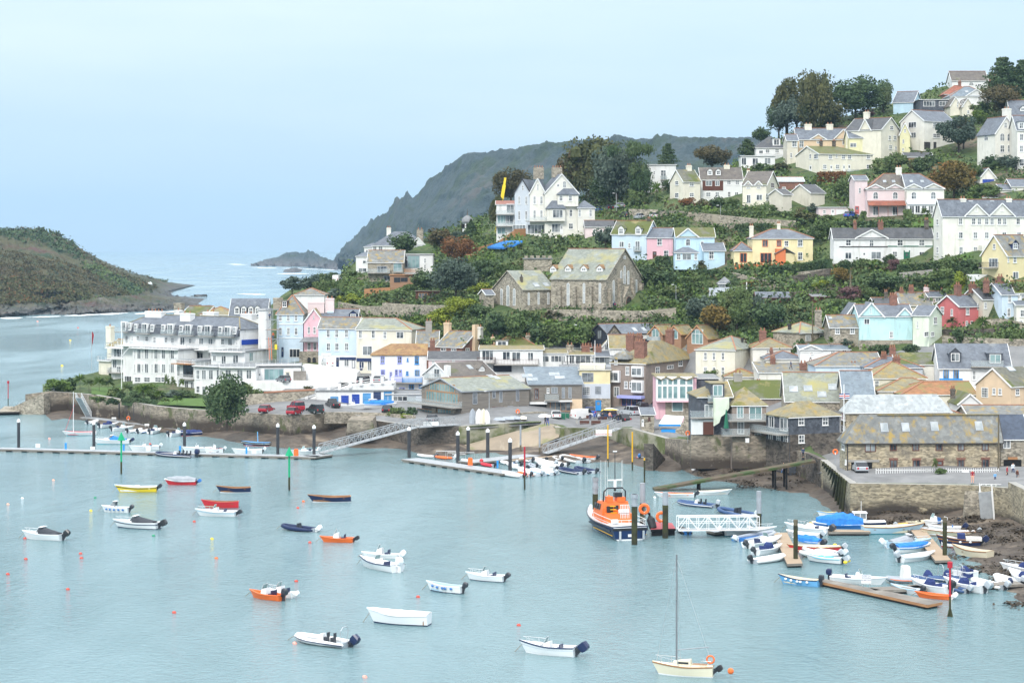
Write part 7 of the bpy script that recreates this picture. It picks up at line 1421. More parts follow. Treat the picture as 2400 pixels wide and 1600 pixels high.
def crown(kind,big,m,var=0):
 """unit crown: height 1 standing on z=0, width 1"""
 k=(kind,big,m,var)
 if k in CR:return CR[k]
 N={0:320,1:1300,2:4200}[big];ls={0:.15,1:.075,2:.042}[big];core=MB();C=[]
 if kind in('round','bush','tall','bare'):
  K={0:7,1:12,2:20}[big];z0={'round':.30,'bush':.0,'tall':.10,'bare':.35}[kind];hh=1-z0
  for i in range(K):
   d=RNG.normal(size=3);d/=np.linalg.norm(d);rr=.32+.16*RNG.random();rl=(.20+.10*RNG.random())*(1 if kind!='bare' else.75)
   c=np.array([d[0]*rr*.95,d[1]*rr*.95,z0+hh*(.5+d[2]*rr*.98)])
   if kind=='bush':c[2]=max(.12,z0+hh*(.45+d[2]*.38))
   if kind=='tall':c[:2]*=1.15-.55*c[2]
   n=N//K;p=RNG.normal(size=(n,3));p/=np.linalg.norm(p,axis=1)[:,None];p*=(rl*(.45+.62*RNG.random(n)**.5))[:,None];p[:,2]*=.85;C.append(c+p)
   if kind!='bare':core.ball(tuple(c),rl*.45,5,3)
  if kind=='bush' or kind=='round':core.ball((0,0,z0+hh*.45),(.24,.24,hh*.28),7,5)
 elif kind=='cedar':
  for i in range(9):
   z=.16+.82*i/8;w=.5*(1-.75*(i/8)**1.5)*(.75+.35*RNG.random());n=N//9;a=RNG.random(n)*6.28;q=w*RNG.random(n)**.5;lob=1+.35*np.sin(a*3+i*2)
   C.append(np.stack([q*np.cos(a)*lob,q*np.sin(a)*lob,z+.025*RNG.normal(size=n)-.08*q],1))
 elif kind=='cone':
  n=N;z=RNG.random(n)**1.3;a=RNG.random(n)*6.28;q=.5*(1-z)*(.55+.5*RNG.random(n));C.append(np.stack([q*np.cos(a),q*np.sin(a),z],1));core.tube([(0,0,0),(0,0,.9)],[.32,.02],7)
 elif kind=='pine':
  for i in range(7):c=np.array([.30*RNG.normal(),.30*RNG.normal(),.80+.14*RNG.random()]);n=N//7;p=RNG.normal(size=(n,3))*(.13,.13,.035);C.append(c+p)
 ctr=np.concatenate(C);CR[k]=qmesh('crown',quads(ctr,ls),m,core);return CR[k]
def palm_mesh(m):
 k=('palm',m)
 if k not in CR:
  mb=MB()
  for i in range(46):
   a=RNG.random()*6.28;e=-.5+1.7*RNG.random();L=.42+.1*RNG.random();d=Vector((math.cos(a)*math.cos(e),math.sin(a)*math.cos(e),math.sin(e)));s=Vector((-math.sin(a),math.cos(a),0))*.035;c=Vector((0,0,.72));q=c+d*L*.55;t=c+d*L-Vector((0,0,.10));mb.poly([c-s*.5,c+s*.5,q+s,t,q-s])
  me=mb.mesh('crown');me.materials.append(M[m]);CR[k]=me
 return CR[k]
TK={}
def trunk_mesh(kind):
 if kind not in TK:
  mb=MB();mb.use(M['bark']);top={'pine':.85,'palm':.74,'bare':.7}.get(kind,.6);mb.tube([(0,0,-.12),(.01,0,.15),(-.01,.01,top*.6),(.01,0,top)],[.045,.036,.028,.015],7)
  for i in range({'bare':12,'round':6}.get(kind,0)):a=i*2.4;z=.22+.035*i;r=.30 if kind=='round' else.36;mb.tube([(0,0,z),(math.cos(a)*r*.5,math.sin(a)*r*.5,z+.14),(math.cos(a)*r,math.sin(a)*r,z+.30)],[.02,.012,.004],5)
  TK[kind]=mb.mesh('trunk',True)
 return TK[kind]
def tree(label,x,yb,yt,w,kind='round',m='mid',group=None,Y=None,name=None):
 p=P(vx(x),vy(yb),Y or YD(vx(x),vy(yb)));sc=p.y/F;h=vs(yb-yt)*sc;wd_=vs(w)*sc;sz=max(h,wd_);big=0 if sz<3.2 else(1 if sz<7.5 else 2);rz=random.random()*6.28
 cat='tree' if kind not in('bush',)else 'shrub';nm=name or{'bush':'shrub','palm':'palm_tree','pine':'pine_tree','cedar':'cedar_tree','cone':'conifer_tree'}.get(kind,'tree');p.z-=.2
 if kind=='bush':o=link(nm,crown(kind,big,m,random.randrange(2)),None,p,rz);o.scale=(wd_,wd_*.9,h);return tag(o,label,cat,group)
 r=thing(nm,label,cat,p,rz,group)
 t=link('trunk',trunk_mesh(kind),r);t.scale=(h*.8,h*.8,h)if kind in('round','bare')else(max(.25,wd_*.35),)*2+(h,)
 c=link('crown',palm_mesh(m)if kind=='palm' else crown(kind,big,m,random.randrange(2)if kind in('round','bush')else 0),r);c.scale=(wd_,wd_,h);return r
def hedge(label,pts,hpx,m='dark',th=1.3,name='hedge',group=None):
 c=[G(vx(x),vy(y))for x,y in pts];o=c[0].copy();hm=vs(hpx)*c[0].y/F;C=[];mb=MB()
 for a,b in zip(c,c[1:]):
  d=b-a;L=d.length;n=int(L*(hm+th)*26);s=Vector((-d.y,d.x,0)).normalized();t=RNG.random(n);f=RNG.random(n);q=np.where(f<.55,-.5,np.where(f<.65,.5,RNG.random(n)-.5));z=np.where(f<.65,RNG.random(n),1.0)+.05*RNG.normal(size=n)
  A=np.array(a-o);C.append(A+np.outer(t,d)+np.outer(q*th+.08*RNG.normal(size=n),s)+np.outer(z*hm,(0,0,1)))
  k=th*.42;e=[a-o-s*k,b-o-s*k,b-o+s*k,a-o+s*k];mb.loft([[p-Vector((0,0,.8))for p in e],[p+Vector((0,0,hm*.93))for p in e]])
 return tag(link(name,qmesh('hedge',quads(np.concatenate(C),.34),m,mb),None,o),label,'hedge',group)
def lawn(label,pts):
 a,b,c,d=[(vx(x),vy(y))for x,y in pts];rws=[]
 for i in range(9):
  t=i/8;r=[]
  for k in range(13):
   u=k/12;x=(a[0]+(b[0]-a[0])*u)*(1-t)+(d[0]+(c[0]-d[0])*u)*t;y=(a[1]+(b[1]-a[1])*u)*(1-t)+(d[1]+(c[1]-d[1])*u)*t;r.append(G(x,y)+Vector((0,0,.35)))
  rws.append(r)
 setting(link('lawn',grid_mesh('lawn',rws,M['lawn'])))
def gwall(label,pts,hpx,m='stone',th=.6,name='garden_wall',cat='wall',group=None):
 c=[G(vx(x),vy(y))for x,y in pts];mb=MB();hs=hpx if isinstance(hpx,(list,tuple))else[hpx]*len(pts)
 for i,(a,b)in enumerate(zip(c,c[1:])):
  d=b-a;s=Vector((-d.y,d.x,0)).normalized()*th;e=[a,b,b+s,a+s];k0,k1=vs(hs[i])*a.y/F,vs(hs[i+1])*b.y/F;mb.loft([[p-Vector((0,0,1.5))for p in e],[a+Vector((0,0,k0)),b+Vector((0,0,k1)),b+s+Vector((0,0,k1)),a+s+Vector((0,0,k0))]])
 return tag(mb.obj(name,M[m]),label,cat,group)
def scrub(name,label,n,m,size,hgt,reg,seed,thr,fr=.02):
 rg=np.random.default_rng(seed);C=[];x=rg.uniform(reg[0],reg[1],n*3);t=rg.random(n*3)
 lo=np.array([interp(TOWN,a)if a>690 else interp(FRONT,a)-60 for a in x]);hi=np.array([interp(SKYL,a)for a in x]);lo=np.where((x>1560),lo+5,lo-14);y=lo+(hi-lo)*t;ok=np.array([noise.noise((a*fr,b*fr*1.6,seed))for a,b in zip(x,y)])>thr
 ok&=~((x<690)&(y>860))
 for r_ in HR:ok&=~((x>r_[0])&(x<r_[1])&(y>r_[2])&(y<r_[3]))
 x,y=x[ok][:n],y[ok][:n];Y=np.exp(_gd(np.stack([x,y],1)));X=(x-1200)/F*Y;Z=CH-(y-HZ)/F*Y
 k=9;ctr=np.stack([X,Y,Z],1).repeat(k,0);hh=hgt*(.4+.9*rg.random(len(x))).repeat(k);off=rg.normal(size=(len(ctr),3))*np.stack([hh*.55,hh*.55,hh*.1],1);off[:,2]=hh*rg.random(len(ctr));
 setting(tag(link(name,qmesh(name,quads(ctr+off,size),m)),label,'undergrowth'),'stuff')
scrub('undergrowth','dark green undergrowth spread over the hillside gardens',4200,'mid',.55,1.5,(720,2420),3,-.02)
scrub('undergrowth','deep green bramble and ivy over the hillside banks',2600,'dark',.55,1.8,(860,2420),11,.02)
scrub('undergrowth','yellow green bracken and shrubs over the hillside',3000,'light',.5,1.2,(760,2420),23,.04)
scrub('undergrowth','brown autumn undergrowth scattered over the hillside',1500,'russet',.5,1.2,(720,2420),31,.16)
# trees by view: (x, base, top, width, kind, leaf, label)
TR=dict(C=[(640,560,245,190,'bare','olive','thin bare crowned tree leaning left on the skyline'),(805,565,200,230,'round','olive','tall broad brownish tree highest of the skyline clump'),(700,565,330,230,'round','grey_green','dense grey green tree low in the skyline clump'),(885,520,370,210,'round','olive','yellowish olive tree right of the skyline clump'),(590,575,385,140,'round','dark','dark tree at the left edge of the skyline clump'),(480,610,520,110,'round','dark','dark bushy tree beside the white mansard house'),(395,690,590,130,'cedar','dark','dark spreading conifer left of the white extension'),(1060,470,226,290,'round','dark','large dark round tree on the skyline'),(1230,430,242,110,'round','dark','narrower dark tree touching the large round one'),(1130,465,402,100,'bare','plum','leafless purplish tree below the large round one'),(1965,345,95,260,'cedar','dark','big dark cedar at the top right corner'),(2080,330,110,200,'cedar','dark','second dark cedar cut by the right edge'),(1960,450,275,220,'round','russet','brownish tree below the top right cedars'),(1830,460,360,120,'round','mid','green tree beside the steep gabled house'),(1815,492,420,90,'round','light','light green round tree under the steep gables'),(180,775,640,200,'round','russet','brown tree with utility pole left of the white extension'),(1690,680,448,230,'bare','grey_green','airy pale green tree in front of the garage house'),(1720,650,470,150,'bare','olive','airy olive tree overlapping the pale green one'),(1660,950,748,240,'round','autumn','large golden autumn tree by the lawn'),(1790,850,735,140,'round','mid','green round tree behind the golden autumn one'),(990,965,832,130,'round','mid','fresh green tree left of the pink villa'),(1010,860,798,100,'bush','mid','green shrub behind the red hedge'),(1505,820,692,150,'round','dark','dark green tree above the pink villa'),(1330,780,672,110,'round','mid','green tree right of the mossy roofed house'),(1240,800,690,140,'bush','mid','wide green shrub right of the mossy roofed house'),(1410,790,700,100,'bush','olive','olive shrub left of the timber shed'),(1900,770,690,140,'bush','dark','dark shrub under the tall arched window house'),(2000,780,690,120,'round','grey_green','grey green young tree under the right white house'),(1860,950,860,150,'bush','mid','green shrub mass below the small white garage'),(1800,950,870,90,'bush','light','light green shrub near the golden tree'),(500,800,735,160,'bush','mid','clipped green shrub below the white extension'),(590,800,728,150,'bush','olive','olive shrub below the narrow buff house'),(30,1000,938,90,'bush','rust','reddish shrub before the left cream cottage'),(140,1010,945,90,'bush','russet','brown shrub before the tile hung cottage'),(215,1000,940,90,'bush','dark','round dark shrub before the tile hung cottage'),(310,1010,948,80,'bush','mid','green shrub before the dormer cottage'),(550,1035,990,60,'bush','mid','small shrub by the plain outbuildings'),(805,1040,975,80,'bush','grey_green','grey green shrub beside the pale pink garage'),(870,1210,1085,130,'round','mid','dense green tree right of the yellow house'),(800,1240,1120,90,'round','dark','dark tree beside the yellow house gable'),(1485,1080,1008,80,'palm','mid','fan palm before the glazed veranda'),(205,1195,1100,90,'palm','light','palm on the slope above the blue cottage'),(1105,1090,1018,50,'bush','mid','shrub by the red arched door'),(760,1100,1030,150,'bush','olive','olive shrub bank below the outbuildings'),(890,1100,1050,110,'bush','mid','green shrubs below the pale pink garage'),(1000,1400,1325,100,'bush','dark','dark shrub left of the villa with green trim'),(1110,1385,1320,110,'bush','mid','green shrub before the bay of the long white villa'),(1180,1380,1322,80,'bush','light','bright shrub in the garden of the long white villa'),(1270,1345,1292,80,'bush','dark','dark shrub under the green band'),(1290,1390,1320,90,'bush','plum','plum shrub before the green door'),(1640,1400,1300,120,'bush','mid','green shrub below the cream apartment villa'),(1760,1400,1320,160,'bush','dark','dark shrub bank below the apartment villa'),(950,1440,1370,90,'bush','autumn','golden shrub below the white villa'),(640,1360,1320,60,'bush','light','light shrub by the orange porch'),(90,1400,1325,110,'bush','olive','climber shrub before the sky blue cottage'),(700,1365,1335,60,'bush','lime','yellow shrub before the yellow house')],B=[(1560,345,-45,330,'round','olive','great spreading olive tree behind the white villa'),(1440,330,10,220,'bare','russet','thinly leaved tree directly behind the villa gable'),(1690,335,-20,240,'round','grey_green','broad grey green tree right of the great olive one'),(1835,330,80,140,'round','dark','dark tree left of the flat roofed white house'),(1640,340,150,220,'round','dark','dark understorey tree behind the car park'),(1795,340,-70,140,'pine','dark','tall umbrella pine above the villa trees'),(2000,120,-35,130,'cedar','dark','layered conifer behind the flat roofed white house'),(1040,350,130,230,'bare','russet','bare branched tree left of the white villa'),(960,520,300,110,'bare','olive','thin bare tree by the yellow crane jib'),(600,610,488,150,'round','russet','brown round tree beside the villa behind the modern house'),(715,700,535,170,'round','rust','rust coloured autumn tree above the timber cabin'),(385,645,512,150,'round','dark','dense green tree in front of the hipped villa'),(795,535,425,120,'cone','dark','dark conifer before the domed turret'),(720,575,500,130,'bush','grey_green','grey green shrub below the domed turret'),(510,870,735,170,'round','dark','round dark evergreen beside the modern house'),(700,915,672,260,'round','grey_green','large blue green tree in the middle of the hillside'),(610,880,740,150,'round','dark','dark tree between evergreen and blue green tree'),(860,885,808,140,'bush','lime','bright yellow green shrub left of the church hall'),(900,790,675,200,'bush','dark','dark hedge like shrub above the church hall'),(1010,790,690,150,'bush','mid','green shrub left of the battlemented tower'),(860,720,672,120,'bush','dark','dark shrub behind the timber cabin'),(720,1030,900,230,'bush','lime','golden green ivy mass above the brick house'),(630,1080,970,200,'bush','lime','golden green shrub behind the cream chimneys'),(840,1030,945,130,'round','dark','dark tree beside the golden ivy mass'),(500,1080,1010,150,'bush','light','light green shrub behind the cream shop house'),(1130,1060,978,110,'bush','mid','green shrub under the church hall'),(1265,1050,978,90,'palm','russet','brown spiky plant under the church wall'),(1330,1050,985,90,'palm','olive','olive spiky plant under the church wall'),(1420,1020,962,130,'bush','mid','ivy shrub on the church retaining wall'),(1870,810,700,170,'bush','dark','dark shrub right of the church gable'),(1960,830,740,170,'bush','dark','dark shrub bank below the pink cottage'),(2020,920,832,150,'bush','mid','green shrub by the street lamp near church'),(1770,650,535,80,'palm','dark','palm in front of the pale blue cottage'),(1620,610,478,130,'round','grey_green','grey green tree by the low pink cottage'),(1930,335,195,90,'palm','light','palm below the flat roofed white house'),(1800,345,240,120,'bush','mid','green shrub at the road bend by car park'),(2010,260,180,90,'bush','dark','dark shrub left of the cream cottage'),(950,1170,1010,180,'round','dark','dark tree on the bank above the deck house'),(1060,1165,1015,180,'bush','mid','green bank shrub left of the mossy cone roof'),(1180,1170,1050,190,'bush','dark','dark ivy on the bank behind the chimneys'),(1300,1180,1060,190,'bush','mid','green ivy on the bank below the church'),(1400,1170,1070,170,'bush','light','light green ivy on the bank by the lamp'),(1500,1150,1060,130,'bush','mid','green shrub left of the black boarded house'),(330,930,850,180,'bush','mid','low green shrub line below the modern house'),(240,930,870,110,'bush','olive','olive shrub near the timber fence'),(420,1010,950,70,'bush','dark','dark ivy clump on the garden wall'),(370,1000,950,60,'bush','dark','smaller dark ivy clump on the garden wall'),(60,950,880,150,'bush','lime','yellow spiky shrub at the left slope'),(70,780,740,120,'bush','mid','shrub line at the left end of the hill')],A=[(1790,505,392,160,'bare','grey_green','airy grey green tree above the tall blue house'),(1900,475,378,110,'round','grey_green','grey green tree left of two clipped balls'),(1965,432,362,84,'bush','dark','left of two clipped dark round shrubs'),(2036,424,356,84,'bush','dark','right of two clipped dark round shrubs'),(2030,520,450,140,'bush','grey_green','grey green shrub below the clipped balls'),(2085,580,500,90,'palm','lime','yellow spiky plant near the hill path'),(345,1092,998,160,'bush','light','light green shrub at the top of the left steps'),(430,1085,1005,80,'bush','dark','dark shrub beside the left garden wall'),(490,1090,978,100,'palm','light','leftmost cabbage palm in the hotel garden'),(545,1092,1005,90,'palm','mid','second cabbage palm from the left in the hotel garden'),(608,1095,995,100,'palm','light','third cabbage palm from the left in the hotel garden'),(662,1105,995,100,'palm','mid','cabbage palm behind the lawn edge'),(780,1135,1035,100,'palm','mid','cabbage palm beside the clipped ball shrub'),(880,1155,1040,110,'palm','light','bushy cabbage palm in the middle of the hotel garden'),(980,1145,1078,90,'palm','light','short cabbage palm near the garden path'),(1085,1182,1108,90,'palm','light','low cabbage palm on the lawn'),(1022,1112,980,50,'palm','mid','tall slim palm left of two by the round bay'),(1060,1108,992,50,'palm','mid','tall slim palm right of two by the round bay'),(1115,1095,1005,50,'palm','light','slim palm at the foot of the round bay'),(700,1125,1060,90,'bush','mid','green shrub between the cabbage palms and the lawn'),(830,1140,1080,110,'bush','dark','dark shrub under the bushy cabbage palm'),(940,1135,1080,110,'bush','mid','green shrub border by the hotel terrace'),(1040,1130,1070,120,'bush','grey_green','grey green shrub border by the hotel terrace'),(1130,1125,1075,100,'bush','dark','dark border shrub near the slim palms'),(900,1080,1035,130,'bush','light','light shrubs along the hotel front'),(1010,1175,1120,80,'palm','mid','cabbage palm in front of the path'),(600,1150,1110,80,'bush','mid','low shrub on the sea wall edge'),(690,1165,1125,80,'bush','dark','low dark shrub on the sea wall edge'),(745,1138,1085,66,'bush','dark','clipped ball shrub in the hotel garden'),(1180,1130,1096,100,'bush','mid','low clipped shrub by the round bay'),(1390,1290,985,250,'tall','dark','large dark tree overhanging the sea wall'),(1330,1200,1060,130,'bush','dark','shrub at the left foot of the large dark tree'),(1470,1180,1040,150,'round','mid','green tree right of the large dark one'),(1535,1090,1018,70,'cone','dark','small pointed conifer by the hotel wall'),(1560,1140,1065,110,'bush','mid','green shrub above the rubble wall'),(1890,1080,1045,80,'bush','olive','weedy shrub behind the red topped wall'),(690,990,930,60,'bush','dark','dark climber on the cream end house')],D=[(115,405,252,180,'round','grey_green','dark grey green tree left above the timber gables'),(195,490,308,220,'round','autumn','big yellow green tree behind the timber gables'),(330,460,212,190,'round','mid','tall dense green tree in the middle slope'),(440,380,238,110,'round','grey_green','pale variegated tree below the timber shed'),(520,460,280,190,'round','dark','dark green tree right of the tall dense one'),(660,365,288,160,'bush','mid','green shrub mass below the shed'),(730,405,345,90,'round','dark','round dark tree by the little hut'),(985,175,72,100,'round','autumn','orange autumn tree under the white villa'),(1215,225,98,200,'round','dark','wide dark tree below the villa lawn wall'),(1600,215,70,200,'bush','mid','big green shrub left of the yellow balcony house'),(1700,200,90,110,'bush','lime','yellowish shrub beside the balcony house'),(1020,275,178,140,'bush','plum','pinkish purple shrub in the terraced gardens'),(1130,265,190,120,'bush','mid','green shrub right of the purple one'),(1190,260,215,80,'bush','light','flowering shrub above the chimneys'),(850,200,140,110,'bush','lime','yellow green shrub in the terraced gardens'),(940,195,165,90,'bush','plum','reddish shrub in the terraced gardens'),(730,575,500,120,'cone','dark','dark conifer before the stone cottages'),(1205,605,535,130,'bush','dark','dark clipped shrub below the turquoise house left'),(1395,600,535,120,'bush','dark','dark clipped shrub below the mint house'),(907,565,488,60,'palm','light','thin palm before the white bungalow'),(1650,445,368,90,'palm','mid','palm left of the coral red house'),(1840,475,362,110,'palm','light','broad palm below the weathered pink house'),(1690,520,440,90,'bush','dark','dark shrub below the coral red house'),(185,740,678,110,'bush','light','bright green shrub before the plain cream house'),(2010,530,450,110,'bush','mid','green shrub at the right below the terraces'),(1545,1345,1228,50,'palm','mid','small palm behind the quay railings'),(1580,1345,1285,90,'bush','mid','green shrub spilling over the quay railings'),(60,190,120,120,'bush','mid','green shrub left of the glass summerhouse'),(310,200,140,70,'bush','dark','dark shrub right of the glass summerhouse'),(560,470,410,90,'palm','olive','spiky plant beside the yard'),(1000,545,500,70,'bush','grey_green','grey shrub before the stone cottage'),(430,190,150,110,'bush','autumn','golden shrub above the summerhouse'),(1500,180,110,150,'bush','dark','dark shrub below the concrete wall')])
for k,L in TR.items():
 view(k)
 for t in L:tree(t[6],*t[:6])
view('C')
hedge('red leaved hedge below the mossy roofed house',[(825,858),(1000,856)],60,'rust',2.5)
hedge('long green hedge along the wall below the cottages',[(100,1068),(400,1072),(690,1075)],34,'mid',2)
hedge('clipped hedge below the pink villa',[(910,1135),(1150,1132),(1395,1132)],34,'dark',1.6)
hedge('tall clipped hedge block beside the villa lawn',[(1360,1105),(1398,1105)],80,'mid',1.5)
hedge('dark hedge below the yellow house',[(530,1425),(700,1410),(900,1380)],50,'dark',2.2)
hedge('long dark hedge below the villa with green trim',[(1320,1420),(1480,1412),(1615,1400)],55,'dark',2.2)
hedge('dark hedge above the yellow house',[(330,1160),(540,1155)],44,'dark',2)
view('D');hedge('sloping clipped hedge above the stone cottages',[(925,300),(1000,305),(1070,325)],34,'mid',1.8);hedge('short hedge beside the terraced beds',[(865,240),(955,236)],24,'mid',1.5);hedge('dark hedge above the glass summerhouse',[(110,130),(235,130)],42,'dark',2);hedge('rounded hedge left of the summerhouse',[(0,190),(140,180)],55,'mid',2.2)
view('B');hedge('clipped green hedge before the villa garden',[(750,575),(900,555)],26,'mid',1.6);hedge('long dark hedge above the timber summerhouse',[(250,935),(430,860)],34,'mid',2);hedge('hedge block beside the pink cottage steps',[(1930,730),(2010,728)],70,'dark',2)
view('A');hedge('low dark hedge at the hotel lawn edge',[(760,1150),(860,1158),(950,1168)],22,'dark',1.4);hedge('clipped hedge above the tall blue house',[(1930,475),(2091,470)],50,'mid',2)
view('C');lawn('',[(1400,1132),(1540,1132),(1540,1085),(1398,1085)])
view('B');lawn('',[(790,620),(960,600),(900,570),(790,580)]);view('A');lawn('',[(960,1180),(1330,1196),(1310,1142),(1000,1140)]);lawn('',[(560,1115),(740,1135),(745,1080),(560,1075)]);view('D');lawn('',[(380,505),(552,505),(552,480),(380,480)])
view('C');gwall('long grey retaining wall under the green hedge',[(-140,1075),(100,1095),(400,1130),(695,1140)],[50,52,56,50]);gwall('concrete garden wall below the dark hedge',[(1328,1455),(1480,1440),(1612,1425)],46,'concrete');gwall('orange terrace wall before the yellow house',[(318,1380),(612,1380)],24,'orange');gwall('stone terrace wall below the dark hedge',[(640,1470),(760,1450),(900,1415)],34,'dark_stone');gwall('low stone wall beside the pink garage drive',[(750,1190),(830,1130)],20,'stone')
view('B');gwall('curved stone road wall below the car park',[(1760,425),(1900,425),(2091,420)],[60,56,40]);gwall('rubble garden wall below the timber summerhouse',[(250,1030),(450,1032),(650,1030)],[90,80,75]);gwall('church forecourt wall',[(1260,1035),(1600,1065),(1850,1060),(2050,1030)],[55,80,70,60]);gwall('stone wall right of the church steps',[(1760,1062),(1960,1020)],[30,50]);gwall('rocky bank wall above the brick house',[(-20,985),(120,1020),(250,1030)],[50,60,70]);gwall('timber fence along the villa garden path',[(810,635),(960,590),(1060,520)],26,'timber',.15,'fence','fence');gwall('timber boarded fence at the modern house',[(140,915),(300,905)],60,'timber',.15,'fence','fence');gwall('timber fence below the villa terrace',[(1060,528),(1130,525)],40,'timber',.15,'fence','fence')
view('D');gwall('lower terrace wall in the hillside gardens',[(560,260),(760,235),(960,210)],24,'dark_stone');gwall('middle terrace wall among the hillside beds',[(330,200),(480,210),(640,190)],22,'stone');gwall('terrace wall right of the purple shrub',[(1040,250),(1180,235)],24,'stone');gwall('pale terrace wall under the white villa garden',[(700,130),(860,110),(990,100)],30,'stone');gwall('upper terrace wall in the hillside gardens',[(300,130),(420,160),(560,190)],30,'stone');gwall('stone wall under the turquoise and red houses',[(1590,520),(1780,530),(2091,540)],30,'stone');gwall('stone wall under the terrace at the right edge',[(1830,432),(1960,420),(2091,450)],40,'stone');gwall('dark stone wall below the coral red house',[(1560,470),(1700,478),(1900,470),(2040,440)],26,'dark_stone')
view('B');H('small timber summerhouse with glazed doors on the slope',460,600,942,872,6,4,'brown','slate_moss','flat',name='summerhouse',cat='summerhouse',W=[(500,905,60,52,'p','trim_wood'),(560,905,40,44,'p','trim_dark')],bb='trim_brown');H('orange brown timber cabin with flat roof',770,975,690,648,0,5,'larch','timber','flat',name='cabin',cat='cabin',W=[(935,660,26,20,'l','trim_dark'),(820,662,16,30,'d','trim_wood')],bb='trim_wood')
mb=MB();q=[G(vx(x),vy(y))+Vector((0,0,1.7))for x,y in((895,635),(1000,600),(1110,600),(1060,625),(985,640))];mb.poly(q);mb.poly([p-Vector((0,0,.5))for p in q][::-1])
for i in range(5):a,b=q[i],q[(i+1)%5];mb.poly([a-Vector((0,0,.5)),b-Vector((0,0,.5)),b,a])
tag(mb.obj('tarpaulin',M['tarp_blue']),'blue tarpaulin spread on the slope above the timber cabin','tarpaulin')
view('D');H('dark timber shed with grey roof on the hillside',455,655,298,255,0,5,'brown','slate','side',222,name='shed',cat='shed',ridge=None,bb='trim_brown');H('small dark hut with flat felt roof',795,910,285,250,0,4,'brown','lead','mono',238,name='hut',cat='hut',ridge=None,bb='trim_brown');H('little garden hut with pale roof',570,660,440,405,0,3,'brown','slate','side',390,name='hut',cat='hut',ridge=None,bb=None)
k=H('green glazed octagonal summerhouse on a green decking',222,300,215,165,0,3,'grey','lead','hip',130,name='summerhouse',cat='summerhouse',ridge=None,W=[(242,175,34,40,'p','trim_grey'),(282,175,34,40,'p','trim_grey')]);gwall('grey green boarded deck under the summerhouse',[(160,245),(325,240)],50,'greyblue',.2,'deck','deck')
def headland_scrub():
 rg=np.random.default_rng(77);ob=bpy.data.objects['wooded_headland'];me=ob.data;n=len(me.vertices);co=np.empty(n*3);me.vertices.foreach_get('co',co);co=co.reshape(-1,3);co=co[(co[:,2]>6)&(co[:,1]<1900)]
 for m,k,sz,thr in(('olive',6000,1.5,-.05),('russet',5000,1.5,-.1),('mid',1800,1.9,.08),('rust',1400,1.3,.14),('dark',1600,2.2,.14)):
  p=co[rg.integers(0,len(co),k*3)];ok=np.array([noise.noise((a[0]*.012,a[1]*.007,len(m)*3.3+ord(m[0])))>thr for a in p]);p=p[ok][:k];q=8;c=p.repeat(q,0)+rg.normal(size=(len(p)*q,3))*(sz*.7,sz*.7,sz*.45)+(0,0,sz*.3)
  setting(tag(link('headland_bushes',qmesh('headland_bushes',quads(c,sz*.62),m)),{'olive':'green gorse and scrub covering the left headland','russet':'brown bracken covering the left headland','mid':'bright green bushes on the left headland','rust':'reddish bracken patches on the left headland','dark':'dark thicket patches on the left headland'}[m],'bushes'),'stuff')
headland_scrub()
def seaweed():
 rg=np.random.default_rng(9);P_=[]
 for x0,x1,y0,y1,n in((2230,2420,1225,1420,800),(1990,2300,1195,1240,420),(1600,1900,1100,1150,300)):
  for x,y in zip(rg.uniform(x0,x1,n*3),rg.uniform(y0,y1,n*3)):
   z=ZB(x,y)
   if-.12<z<1.6 and noise.noise((x*.03,y*.09,2))>.26:P_.append(W(x,y,max(z,0)+.1))
 p=np.array([tuple(v)for v in P_]).repeat(7,0);p+=rg.normal(size=p.shape)*(.8,.8,.02);mat('seaweed',(.04,.03,.02),(.065,.048,.03),2,rough=.7)
 setting(tag(link('seaweed',qmesh('seaweed',quads(p,.3,3),'seaweed')),'dark brown seaweed strewn over the muddy shore','seaweed'),'stuff')
seaweed()
# ------------------------------------------------------------------ terraces, vehicles, people, street furniture
view('b')
def slabwall(label,pts,Y,dep,m,name='wall',cat='wall',top=None):
 f=[P(vx(x),vy(y),Y)for x,y in pts];mb=MB();mb.use(M[m]);mb.loft([f,[p+Vector((0,dep,0))for p in f]]);return tag(mb.obj(name),label,cat)
gr=H('row of lock up garages with blue doors under the white ramp',640,1582,1575,1392,0,6,'white','lead','flat',Y=402,name='garages',cat='garage',bb=None,W=[(855,1505,100,100,'g','midblue'),(985,1500,92,110,'g','royal'),(1118,1492,92,120,'g','royal'),(1252,1480,100,130,'g','midblue'),(1380,1465,90,130,'g','navy'),(1510,1450,96,120,'g','midblue'),(600,1545,80,60,'g','trim_dark')])
slabwall('white sloping ramp wall above the lock up garages',[(100,1600),(640,1600),(640,1580),(1582,1392),(1582,1300),(1160,1310),(1000,1345),(650,1462),(380,1530),(100,1585)],402.6,8,'white','ramp','ramp')
mb=MB();pts=[(110,1585),(380,1522),(515,1490),(650,1452),(790,1415),(918,1378),(1050,1340),(1182,1310),(1312,1290),(1442,1288),(1570,1285)];w=[P(vx(x),vy(y),402.4)for x,y in pts];t=thing('balustrade','white posts and rails along the sloping ramp','railing',w[0])
for p in w:MB().use(M['white']).box((-.3,-.3,-.2),(.3,.3,1.15)).box((-.36,-.36,1.15),(.36,.36,1.25)).obj('post',None,t,loc=p-w[0])
for a,b in zip(w,w[1:]):
 for z in(.35,.8):mb.bar(a-w[0]+Vector((0,0,z)),b-w[0]+Vector((0,0,z)),.09,.14)
mb.obj('rail',M['white'],t)
slabwall('long white terrace wall below the blue and cream shop houses',[(455,1290),(1135,1290),(1135,1165),(900,1130),(640,1100),(470,1085),(455,1085)],426,8,'white')
slabwall('lower white terrace wall under the parked grey hatchback',[(-300,1390),(640,1390),(900,1330),(900,1290),(500,1285),(-300,1275)],419,6,'white')
